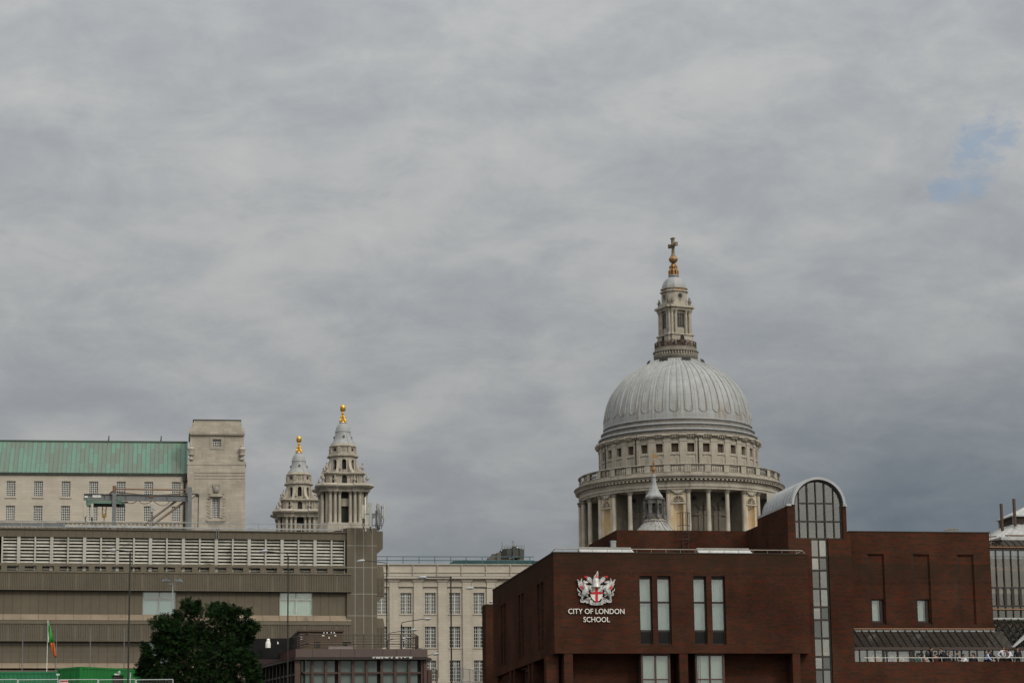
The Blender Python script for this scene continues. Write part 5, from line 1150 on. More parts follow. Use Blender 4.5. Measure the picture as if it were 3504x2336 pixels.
# ------------------------------------------------------------------ lower stone office between the concrete block and the school
def lower_office():
    f = Fr.px(1500, 2000, 345, 8.0); W = f.W
    t = thing('lower_stone_office', 'pale stone office with pilasters and white barred windows beside the brick school', 'building', Matrix.Translation(f.o))
    u0, u1 = f.u(1230,2000), f.u(1830,2000); zt = f.z(1500,1932); z = lambda y: f.z(1500,y)
    X0 = 1250+315/3.226; dxp = 83.45; pil = [X0+dxp*i for i in range(-1,7)]
    wx = [1250+450/3.226+dxp*i for i in range(-1,5)]; ww = 38.5*345/8680/1.0
    rows = [(2099,2027),(2214.5,2142),(2330.5,2258)]
    hs = []
    for x in wx:
        u = f.u(x,2150)
        for a, b in rows: hs.append((u-ww/2,u+ww/2,z(a),z(b)))
    q = MB(); holes(q, u0, u1, 12, zt, 0, .6, hs); q.box(u0,u1,.6,14,zt-.6,zt-.3); obj('front_wall', q, stoneF, t, W)
    q = MB(); q.box(u0,u1,.8,.85,12,zt-.6); obj('inner_wall', q, darkI, t, W)
    for i, h in enumerate(hs): window('window', t, f, h, .22, [.18,.355,.5,.645,.82], [.165,.34,.505,.675,.84], .06, whiteM, darkGlass if i % 3 else greyGlass, rim=.05, mid=.14)
    for x in pil:
        u = f.u(x,2150); w = 31*345/8680; q = MB(); q.box(u-w/2,u+w/2,-.32,.02,z(2320),z(1990)); q.box(u-w/2-.12,u+w/2+.12,-.42,.02,z(1990),z(1986)); q.box(u-w/2-.2,u+w/2+.2,-.5,.02,z(1986),z(1982.5)); q.box(u-w/2-.1,u+w/2+.1,-.4,.02,z(2328),z(2320)); q.box(u-w/2-.25,u+w/2+.25,-.5,.02,12,z(2328)); obj('pilaster', q, stoneF, t, W)
    q = MB(); q.box(u0,u1,-.55,.02,z(1982.4),z(1980)); q.box(u0,u1,-.75,.02,z(1979.9),z(1976)); q.box(u0,u1,-.65,.02,z(1975.9),z(1973)); obj('cornice', q, stoneF, t, W)
    q = MB(); q.box(u0,u1,-.68,.1,z(1972.9),z(1971.6)); obj('lead_flashing', q, mat('blue lead flashing', (.20,.22,.23), None), t, W)
    q = MB(); q.box(u0,u1,-.12,.02,z(1958.5),z(1956.5)); q.box(u0,u1,-.2,.7,zt,zt+.12)
    for i in range(len(pil)): u = f.u(pil[i]-15,2000)-.12; q.box(u-.05,u+.05,-.22,.02,z(1971.5),zt)
    obj('parapet_trim', q, mat('weathered parapet', (.40,.365,.30), (.31,.285,.24), sc=.9), t, W)
    for i, x in enumerate(wx):
        u = f.u(x,2150); w = (83.45-31)*345/8680; q = MB(); q.box(u-w/2,u+w/2,-.20,.02,z(2004.5),z(1983)); q.box(u-w/2,u+w/2,-.26,.02,z(2006.6),z(2004.4)); obj('lintel_panel', q, stoneF, t, W)
        for a, b in rows[1:]: q = MB(); zz = z(a)-.0; q.box(u-ww/2-.1,u+ww/2+.1,-.1,.05,zz-.16,zz-.01); obj('window_sill', q, stoneF, t, W)
        q = MB(); q.box(u-ww/2-.1,u+ww/2+.1,-.1,.05,z(2099)-.16,z(2099)-.01); obj('window_sill', q, stoneF, t, W)
    blueS = mat('blue green railing', (.075,.13,.145), (.06,.10,.115), sc=1)
    q = MB(); zr = [f.z(1500,1903.5,.4), f.z(1500,1916.5,.4)]
    for zz in zr: q.tube((u0,.4,zz),(u1,.4,zz),.06,5)
    for x in [1250+p/3.226 for p in (240,417,593,767,943,1113,1290,1467,1640,1815,1990)]: u = f.u(x,1915,.4); q.tube((u,.4,zt),(u,.4,zr[0]),.055,5)
    obj('roof_railing', q, blueS, t, W)
    q = MB(); a, b = f.u(1552,1922,5), f.u(1850,1922,5); z0, z1 = f.z(1600,1929,5), f.z(1600,1917.5,5); q.prism([(a-2.5,z0-1.2),(b,z0-1.2),(b,z1),(a,z1)], 5, 11); obj('copper_plant_room', q, mat('teal roof sheet', (.02,.055,.06), (.03,.07,.07), sc=.8), t, W)
    q = MB(); q.path([(f.u(1580,1917,5.5),5.5,z1),(f.u(1580,1914,5.5),5.5,f.z(1580,1914.5,5.5)),(f.u(1600,1913.5,5.5),5.5,f.z(1600,1913.5,5.5)),(f.u(1602,1917,5.5),5.5,z1)],.04,5); obj('hatch_rail', q, steelL, t, W)
lower_office()
# ------------------------------------------------------------------ dark tower far behind
def dark_tower():
    f = Fr.px(1755, 1900, 520, 4); W = f.W; t = thing('concrete_tower', 'dark brown stepped concrete tower with roof aerials far behind the pale office', 'tower', Matrix.Translation(f.o))
    dm = mat('dark brown concrete', (.125,.108,.086), (.09,.08,.066), sc=.5, fine=.15); X = lambda p: 1640+p/11.76; Y = lambda p: 1840+p/11.76
    def bx(q, x0, x1, y0, y1, d0, d1): a, b, c, d = f.R(X(x0),Y(y0),X(x1),Y(y1)); q.box(a,b,d0,d1,c,d)
    q = MB(); zb = 20
    a, b, c, d = f.R(X(905),Y(470),X(1830),Y(1050)); 
    q.prismz([(a,1.5),(a+1.5,.3),((a+b)/2-.5,.0),((a+b)/2,1.0),(b-1.0,.4),(b,2.2),(b,9),(a,9)], zb, d)
    obj('tower_shaft', q, dm, t, W)
    q = MB(); a2, b2, c2, d2 = f.R(X(880),Y(385),X(1830),Y(480)); q.prismz([(a2,1.5),(a2+1.2,-.3),((a2+b2)/2-.3,-.5),((a2+b2)/2,.5),(b2-1,-.3),(b2,1.5),(b2,9),(a2,9)], d2-1.8, d2-.2)
    a3, b3, c3, d3 = f.R(X(1330),Y(345),X(1560),Y(400)); q.box(a3,b3,-.7,5,d2-2.2,d3)
    obj('roof_slab', q, mat('black concrete', (.065,.068,.065), (.05,.05,.048), sc=1), t, W)
    q = MB(); bx(q,715,900,560,1050,1.2,8); bx(q,530,705,600,1050,1.6,8); bx(q,350,560,765,1050,1,8); a,b,c,d = f.R(X(455),Y(700),X(540),Y(770)); q.prism([(a,c),(b,c),(b,d)],1.3,8); bx(q,1840,2100,905,1050,2,8); bx(q,1840,1960,845,910,2.2,7); obj('stepped_stack', q, dm, t, W)
    q = MB(); bx(q,1165,1240,685,740,-.08,.2); bx(q,1470,1525,800,870,.35,.6); obj('window', q, dark, t, W)
    q = MB(); bx(q,1200,1385,785,840,-.10,.2); obj('pale_panel', q, mat('pale panel', (.22,.22,.2), None), t, W)
    q = MB(); a,b,c,d = f.R(X(1495),Y(372),X(1550),Y(412)); q.box(a,b,-.95,-.71,c,d); a,b,c,d = f.R(X(875),Y(470),X(920),Y(515)); q.ball(((a+b)/2,.3,(c+d)/2),(b-a)/2,8); obj('dish', q, whiteP, t, W)
    am = mat('hazy aerial grey', (.22,.22,.22), None)
    for x, y0, y1 in ((920,165,420),(1333,85,360),(1385,100,360)): u = f.u(X(x),Y(300),2); q = MB(); q.tube((u,2,f.z(X(x),Y(y1),2)-.5),(u,2,f.z(X(x),Y(y0),2)),.09,5); obj('aerial', q, am, t, W)
    q = MB(); z = f.z(X(1400),Y(300),1); a, b = f.u(X(900),1866,1), f.u(X(1820),1866,1); zz = d2-.2
    for k in range(9): u = a+(b-a)*k/8; q.tube((u,1,zz),(u,1,z),.06,4)
    q.tube((a,1,z),(b,1,z),.05,4); q.tube((a,1,(z+zz)/2),(b,1,(z+zz)/2),.05,4); obj('roof_rail', q, am, t, W)
dark_tower()
# ------------------------------------------------------------------ brown concrete block on the left
CF = Fr.px(600, 1950, 225, 12.3)
def concrete_block():
    f = CF; W = f.W; t = thing('concrete_building', 'long brown concrete building with fluted bands and rows of off white louvres', 'building', Matrix.Translation(f.o))
    z = lambda y: f.z(600, y); uW = f.u(-80,2000); uP = f.u(1186,2000); uE = f.u(1288.5,2000); S_ = 225/8640
    zt, zl1, zl0 = z(1816), z(1841), z(1931); zf1, zf0 = z(1956.5), z(2022); zw0 = z(2102.5); zs0 = z(2123); zg1, zg0 = z(2130), z(2195); zx0 = z(2268); zy0 = z(2286)
    # parapet band
    q = MB(); q.box(uW,uP,0,.5,zl1,zt); q.box(uW,uP,.5,22,zt-.5,zt-.2); q.box(uW,uP,-.12,.3,zt,zt+.10); obj('parapet', q, concP, t, W)
    q = MB(); k = uW
    xs0 = f.u(182/3.36,1825); p = 98*S_/3.36*1.0; i = -5
    for i in range(-5,40):
        u = xs0+i*29.1*S_
        if uW < u < uP: q.box(u-.015,u+.015,-.006,.01,zl1,zt)
    obj('panel_joint', q, mat('dark joint', (.06,.05,.04), None), t, W)
    # louvre screen
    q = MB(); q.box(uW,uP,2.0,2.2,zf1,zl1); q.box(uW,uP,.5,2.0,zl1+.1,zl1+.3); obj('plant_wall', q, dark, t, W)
    wide = [(205+363.2*i)/3.226 for i in range(-1,11)]; thin = [(205+181.6+363.2*i)/3.226 for i in range(-1,11)]
    posts = sorted([(x,.29) for x in wide]+[(x,.15) for x in thin]); posts = [(x,w) for x, w in posts if -20 < x < 1170]+[(1178,.08)]
    us = [(f.u(x,1885,.3), w) for x, w in posts]; zlb = zf1
    for u, w in us:
        q = MB(); q.box(u-w/2,u+w/2,.02,.5,zlb,zl1); obj('louvre_post', q, louvP, t, W)
    ns = 8; pitch = (zl1-zl0)/ns
    for (ua, wa), (ub, wb) in zip(us, us[1:]):
        q = MB(); m = random.random(); a, b = ua+wa/2, ub-wb/2; k = 0; zz = zl1-.05
        while zz > zlb:
            tl = random.uniform(-.02,.02); q.add([(a,.12+tl,zz-.185),(b,.12+tl,zz-.185),(b,.30,zz),(a,.30,zz),(a,.15+tl,zz-.205),(b,.15+tl,zz-.205),(b,.33,zz-.02),(a,.33,zz-.02)],[(0,1,2,3),(7,6,5,4),(0,4,5,1),(3,2,6,7),(0,3,7,4),(1,5,6,2)]); zz -= pitch
        obj('louvre_panel', q, louvW, t, W)
    q = MB(); q.box(uW,uP,-.25,.0,z(1939.5),zl0-.02); k = -1
    bay = 59.3*S_; u = f.u(45/3.226,1945)-bay*2
    while u < uP-.4: q.box(u-.26,min(u+.26,uP),-.24,0,zf1,z(1939.5)); u += bay
    obj('precast_rail', q, concL if False else concF, t, W)
    # fluted bands
    def band(z0, z1, u0, u1, d0, nm='fluted_band'):
        q = MB(); q.box(u0,u1,d0+.065,d0+1.5,z0,z1); q.box(u0,u1,d0-.03,d0+.09,z1-.16,z1); q.box(u0,u1,d0,d0+.09,z0,z0+.05)
        n = int((u1-u0)/.155)
        for i in range(n):
            if (i % 19) == 18: continue
            a = u0+i*.155; q.add([(a+.025,d0+.065,z0+.05),(a+.055,d0,z0+.05),(a+.105,d0,z0+.05),(a+.135,d0+.065,z0+.05),(a+.025,d0+.065,z1-.16),(a+.055,d0,z1-.16),(a+.105,d0,z1-.16),(a+.135,d0+.065,z1-.16)],[(0,1,5,4),(1,2,6,5),(2,3,7,6)])
        return obj(nm, q, concF, t, W)
    uF = f.u(1203,1990,-.5)
    band(zf0,zf1,uW,uF,-.5); band(zg0,zg1,uW,uF,-.5)
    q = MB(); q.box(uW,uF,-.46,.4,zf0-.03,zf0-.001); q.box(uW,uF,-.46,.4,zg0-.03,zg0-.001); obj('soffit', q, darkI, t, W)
    # recessed storeys with windows
    w1 = f.R(488,2022,603,2099); w2 = f.R(957,2022,1070,2102); w3 = f.R(485,2195,600,2268)
    q = MB(); holes(q,uW,uP,zw0,zf0,0,.4,[(w1[0],w1[1],zw0,zf0),(w2[0],w2[1],zw0,zf0)]); holes(q,uW,uP,zx0,zg0,0,.4,[(w3[0],w3[1],zx0,zg0)]); q.box(uW,uP,.1,.5,zs0,zw0); q.box(uW,uP,.1,.5,12,zx0); obj('recessed_wall', q, concrete, t, W)
    q = MB(); u = f.u(40/3.226,2060)-29.5*S_*4
    while u < uP:
        for a, b in ((zw0,zf0),(zx0,zg0)):
            if not any(r[0] < u < r[1] for r in ((w1,w2) if a == zw0 else (w3,))): q.box(u-.018,u+.018,-.005,.01,a,b)
        u += 29.5*S_
    obj('panel_joint', q, MATS['dark joint'], t, W)
    q = MB()
    for z1, z0 in ((zw0,zs0),(zx0,zy0)): q.add([(uW,0,z1),(uF,0,z1),(uF,-.36,z0+.10),(uW,-.36,z0+.10),(uF,-.45,z0),(uW,-.45,z0),(uF,.1,z0),(uW,.1,z0)],[(0,3,2,1),(3,5,4,2),(5,7,6,4),(1,2,4,6)])
    obj('sloped_sill', q, concL, t, W)
    q = MB(); u = f.u(35/3.226,2110)-59.2*S_*2
    while u < uF:
        for z1, z0 in ((zw0,zs0),(zx0,zy0)): q.tube((u,-.0,z1),(u,-.362,z0+.10),.016,4); q.tube((u,-.362,z0+.10),(u,-.453,z0),.016,4)
        u += 59.2*S_
    obj('panel_joint', q, MATS['dark joint'], t, W)
    q = MB(); q.box(uW,uF,-.42,.1,zg1,zs0-.01); q.box(uW,uF,-.46,1,12,z(2293)); obj('lower_band', q, concF, t, W)
    frameG = mat('grey window frame', (.30,.29,.27), None, rough=.5)
    for r, z0, z1 in ((w1,zw0,zf0-.03),(w2,zw0,zf0-.03),(w3,zx0,zg0-.03)):
        o = window('window', t, f, (r[0],r[1],z0,z1), .12, [.5], [.70], .09, frameG if r is not w2 else mat('pale frame', (.45,.47,.42), None), G1, rim=.07, depth=.08)
        w, h = r[1]-r[0], z1-z0; q = MB()
        for i in range(6): q.box(w*i/6+.01, w*(i+1)/6-.012, .2, .21, .04, h*.68)
        q.box(.05,w-.05,.22,.23,h*.70,h); obj('blind', q, mat('grey green blind', (.40,.45,.43), (.35,.40,.38), sc=.6, streak=((.30,.35,.34), .5,.5,.75)) if r is not w2 else mat('yellowish blind', (.55,.60,.47), (.48,.53,.45), sc=1.0), o, WM[o.name])
    # end pier and its side brackets
    zpt = f.z(1240,1805.5,-.3)
    q = MB(); q.box(uP,uE,-.3,3.2,12,zpt); obj('end_pier', q, concP, t, W)
    q = MB(); a = f.u(1180.5,1815,2.0); q.prismz([(uP-.02,-.25),(uP-.01,3.0),(a-1.2,3.0)], zt, zpt-.01); obj('pier_return', q, concP, t, W)
    q = MB()
    for x in (1215,1244.4,1273.7): u = f.u(x,1950,-.3); q.box(u-.02,u+.02,-.306,-.29,12,zpt)
    for y in (1866,1940.5,2031,2105.5): zz = f.z(1240,y,-.3); q.box(uP,uE,-.307,-.29,zz-.02,zz+.02)
    obj('pier_joint', q, jointM, t, W)
    q = MB(); ue2 = f.u(1309.5,1850,.2); z1, z0 = f.z(1299,1817,.2), f.z(1299,1876.5,.2); z00 = f.z(1292,1897,.2)
    q.prism([(uE,z00),(ue2,z0),(ue2,z1),(uE,z1)], .1, 3.0); obj('side_bracket', q, concP, t, W)
    for (yt, ys, yb, y2) in ((1936,1972,2039,2060),(2114,2141,2212,2232)):
        ue3 = f.u(1316,2000,-.2); q = MB(); a = f.z(1300,yt,-.2); b = f.z(1300,ys,-.2); c = f.z(1300,yb,-.2); d = f.z(1292,y2,-.2)
        q.prism([(uE,d),(ue3-.05,c),(ue3,c+.02),(ue3,b),(ue3-.12,a),(uE,a)], -.1, 2.6)
        for i in range(5): u = uE+.05+i*.135; q.box(u,u+.07,-.16,-.101,c+.02,b-.1)
        obj('side_bracket', q, concF, t, W)
    # roof railing
    q = MB(); zr = z(1785.5); ur = f.u(1188,1800)
    for x in (-10,73,145,219,295.5,369,449,519,592,667,729,808,885.6,952,1031.6,1099.5,1172): u = f.u(x,1800,.4); q.tube((u,.4,zt-.2),(u,.4,zr),.04,5)
    q.tube((uW,.4,zr),(ur+2,.4,zr+.02),.035,5); q.tube((uW,.4,z(1805)),(ur,.4,z(1805)),.03,5)
    q.tube((uW,.6,z(1812)),(ur,.6,z(1812)),.07,5)
    obj('roof_railing', q, steelL, t, W)
    q = MB(); a, b, c = f.u(223,1800,1.2), f.u(549,1800,1.2), f.u(1150,1800,1.2); q.box(a,b,1.1,1.3,z(1800.5),z(1794.5)); q.box(b,c,1.1,1.2,z(1800),z(1797.5)); obj('cable_tray', q, zincB, t, W)
    q = MB(); q.box(uW,a,1.3,1.6,z(1800),z(1788)); obj('roof_beam', q, steelG, t, W)
    q = MB(); q.box(uW,ur,.9,1.0,zt-.1,z(1809)); obj('roof_upstand', q, darkM, t, W)
    q = MB(); 
    for x in (740,748): u = f.u(x,1825,-.1); q.tube((u,-.08,zl1),(u,-.08,z(1806)),.05,5)
    obj('drainpipe', q, steelG, t, W)
concrete_block()
def roof_gantry():
    f = Fr.px(450, 1780, 233, 12.3); W = f.W; t = thing('roof_gantry', 'grey steel gantry crane with green electric hoist on the concrete building roof', 'crane', Matrix.Translation(f.o))
    X = lambda p: 270+p/5.47; Y = lambda p: 1640+p/5.47
    def r(x0,y0,x1,y1,d=0): return f.R(X(x0),Y(y0),X(x1),Y(y1),d)
    def pt(x, y, d=0): u, z = f.p(X(x), Y(y), d); return (u, d, z)
    zr = f.z(450,1817)
    q = MB(); a,b,c,d = r(90,280,2040,396); 
    q.box(a,b,-.02,.02,c+.04,d-.04); q.box(a,b,-.15,.15,d-.04,d); q.box(a,b,-.15,.15,c,c+.04)
    for k in range(6): u = a+(b-a)*k/5; q.box(u,u+.03,-.14,.14,c+.04,d-.04)
    obj('main_beam', q, steelG, t, W)
    for x0, x1, y0, dd in ((628,690,120,-.32),(2040,2105,145,-.32)):
        a,b,c,d = r(x0,y0,x1,800,dd); q = MB(); q.box(a,b,dd-.10,dd+.10,zr,d); q.box(a-.03,b+.03,dd-.15,dd-.101,zr,d); obj('post', q, steelG, t, W)
    a,b,c,d = r(2000,190,2038,800,.9); q = MB(); q.box(a,b,.8,1.0,zr,d); obj('post', q, steelG, t, W)
    a,b,c,d = r(632,120,690,240,-.32); q = MB(); q.box(a-.02,b+.02,-.5,-.471,c,d); obj('rusty_plate', q, rust, t, W)
    q = MB(); q.tube(pt(690,178,-.2),pt(2010,195,-.2),.07,6); obj('top_rod', q, rust, t, W)
    q = MB(); q.tube(pt(690,236,.1),pt(1340,298,.1),.05,5); q.tube(pt(1390,300,.1),pt(2010,255,.1),.05,5); q.tube(pt(570,275,.1),pt(640,215,.1),.09,5); q.box(*[pt(1310,0)[0],pt(1400,0)[0]],-.1,.2,f.z(X(1350),Y(335)),f.z(X(1350),Y(298))); obj('tie_rod', q, rust, t, W)
    for p0, p1 in (((2020,250),(1215,850)),((1985,410),(1375,850))): q = MB(); q.tube(pt(*p0,.3),pt(*p1,.3),.11,6); obj('brace', q, mat('rust streaked steel', (.17,.165,.15), (.17,.12,.08), sc=1.2), t, W)
    a,b,c,d = r(150,402,755,455,-.1); q = MB(); q.box(a,b,-.35,.35,c,d); q.box(a,a+.5,-.4,.4,c-.2,d+.05); q.box(b-.6,b,-.4,.4,c,d+.1); ho = obj('hoist', q, hoistG, t, W)
    a,b,c,d = r(270,455,760,508,-.1); q = MB(); q.tube((a,0,(c+d)/2),(b,0,(c+d)/2),(d-c)/2,12); obj('cable_drum', q, dark, ho, W)
    a,b,c,d = r(760,405,860,505,-.1); q = MB(); q.tube((a,0,(c+d)/2),(b,0,(c+d)/2),(d-c)/2*.95,12); a,b,c,d = r(860,405,918,440,-.1); q.tube((a,0,(c+d)/2),(b,0,(c+d)/2),(d-c)/2,10); obj('motor', q, hoistD, ho, W)
    for x in (180,755): c = pt(x,372,-.25); q = MB(); q.tube((c[0],-.45,c[2]),(c[0],.1,c[2]),.22,12); q.box(c[0]-.2,c[0]+.2,-.3,.0,c[2]-.45,c[2]); obj('trolley_wheel', q, hoistG, ho, W)
    q = MB(); q.tube(pt(440,508,-.1),pt(440,650,-.1),.05,5); q.tube(pt(514,508,-.1),pt(500,650,-.1),.05,5); q.tube(pt(440,530,-.1),pt(505,600,-.1),.02,4); obj('rope', q, mat('brown rope', (.10,.07,.045), None), ho, W)
    a,b,c,d = r(432,642,514,700,-.1); q = MB(); q.box(a,b,-.3,.1,c,d); q.tube(((a+b)/2,-.1,c),((a+b)/2,-.1,c-.35),.05,6); q.path([((a+b)/2,-.1,c-.3),((a+b)/2+.02,-.1,c-.42),((a+b)/2-.05,-.1,c-.5),((a+b)/2-.12,-.1,c-.45)],.05,5); obj('hook_block', q, mat('ochre paint', (.28,.18,.06), (.2,.13,.06), sc=3), ho, W)
    q = MB(); q.path([pt(918,440),pt(960,447),pt(1010,442),pt(1050,425),pt(1080,400)],.03,5)
    q.path([pt(1125,400),pt(1150,430),pt(1190,450),pt(1230,455),pt(1290,445),pt(1330,425),pt(1362,403)],.03,5); q.path([pt(1408,402),pt(1430,430),pt(1480,465),pt(1550,486),pt(1610,482),pt(1660,455),pt(1700,405)],.03,5); obj('festoon_cable', q, black, t, W)
    def sign(x0,y0,x1,y1,txt=None):
        a,b,c,d = r(x0,y0,x1,y1,-.06); q = MB(); q.box(a,b,-.06,-.03,c,d); o = obj('load_sign', q, whiteP, t, W)
        if txt: text_on('sign_text', txt, o, f, (a+.06,b-.06,c+.09,d-.09), -.065, black, .02)
    sign(255,290,415,331,'SWL 15 TONNES'); sign(105,308,167,335)
    q = MB(); q.tube(pt(2095,266),pt(2235,272),.05,5); q.tube(pt(2100,375),pt(2190,285),.04,5); a,b,c,d = r(2185,282,2250,326); q.box(a,b,-.15,.15,c,d); q.tube(pt(2238,320),pt(2226,905),.04,5); obj('pendant_arm', q, black, t, W)
roof_gantry()
def antenna(name, label, Yd, rect, mastx, base_y, m, tilt=0, extra=None):
    f = Fr.px((rect[0]+rect[2])/2, base_y, Yd, 12.3); W = f.W; t = thing(name, label, 'antenna', W, 'panel antennas on the concrete building roof')
    a,b,c,d = f.R(*rect); q = MB(); dp = .12
    if tilt: q.prism([(a+tilt,c),(b+tilt,c),(b,d),(a,d)], -.15, dp-.15)
    else: q.box(a,b,-.15,dp-.15,c,d); q.box(a+.02,b-.02,-.17,-.151,c+.03,d-.03)
    obj('panel', q, m, t, W)
    q = MB(); um = f.u(mastx, base_y, .1); q.tube((um,.1,f.z(mastx,base_y)-.3),(um,.1,d-.1),.05,6)
    for zz in (c+.2,d-.3): q.box(min(um,a)-.02,max(um,b)-.02,-.03,.12,zz-.03,zz+.03)
    obj('mast', q, steelG, t, W)
    q = MB(); q.path([(um+.1,.05,c+.1),((a+b)/2,.0,c-.15),(um+.15,.1,c-.5),(um+.05,.2,f.z(mastx,base_y)-.1)],.03,5); obj('cable', q, black, t, W)
    if extra: extra(f, t, W)
A_ = 'panel antennas'
antenna('panel_antenna','beige panel antenna at the gantry beam tip, outer of two',231,(286.5,1722.5,294,1768),291.5,1800,antB)
antenna('panel_antenna','beige panel antenna under the green hoist end, nearer the hook',231,(311,1722.5,319,1770),313,1800,antB)
def lampx(f, t, W):
    q = MB(); u, z = f.p(533,1737); q.tube((u-.3,0,z-.6),(u-.3,0,z),.03,5); q.prism([(u-.35,z-.1),(u,z-.25),(u+.05,z+.05),(u-.3,z+.15)],-.2,.1); q.tube((f.u(518,1760),0,f.z(518,1759)),(f.u(529,1759),0,f.z(529,1759)),.03,5); obj('lamp', q, lampG, t, W)
antenna('panel_antenna','grey panel antenna with small floodlight standing between the gantry braces',230,(514.5,1724,526,1752),518,1812,antG,0,lampx)
antenna('panel_antenna','beige panel antenna in front of bell tower columns at pier left corner',227,(1236.5,1727,1247,1775),1242,1805,antB)
antenna('panel_antenna','widest flat grey panel antenna standing on the end pier',226.5,(1261.7,1719,1271.8,1803),1267,1806,antG)
def frame_x(f, t, W):
    q = MB(); 
    for p0, p1 in (((1250,1757),(1305,1756)),((1275,1797),(1305,1795)),((1287,1745),(1287,1804)),((1274,1762),(1274,1800)),((1283,1797),(1293,1780))): a, b = f.p(*p0), f.p(*p1); q.tube((a[0],.15,a[1]),(b[0],.15,b[1]),.05,5)
    a = f.p(1278,1763); q.box(a[0]-.15,a[0]+.15,0,.3,a[1]-.2,a[1]+.1); a = f.p(1297,1803); q.tube((a[0]-.1,.1,a[1]),(a[0]+.1,.1,a[1]),.2,10); obj('mounting_frame', q, steelG, t, W)
antenna('panel_antenna','tilted grey panel antenna on a steel frame at the pier right edge',226.5,(1287.5,1722,1296.5,1796),1290,1806,mat('shaded antenna', (.27,.26,.25), None),.25,frame_x)
antenna('panel_antenna','thin pale panel antenna on the outermost pole of the pier frame',226,(1311.4,1724.5,1315.5,1773),1305,1798,antB)
f_ = Fr.px(1251.5, 1805, 227.5, 12.3); q = MB(); q.tube((0,0,f_.z(1251.5,1806)-.3),(-.05,0,f_.z(1251,1648)*0+f_.z(1251,1700)),.06,6); o = obj('whip_aerial', q, whiteP, None, f_.W); tag(o,'thin white whip pole in front of the bell tower rightmost column','aerial')
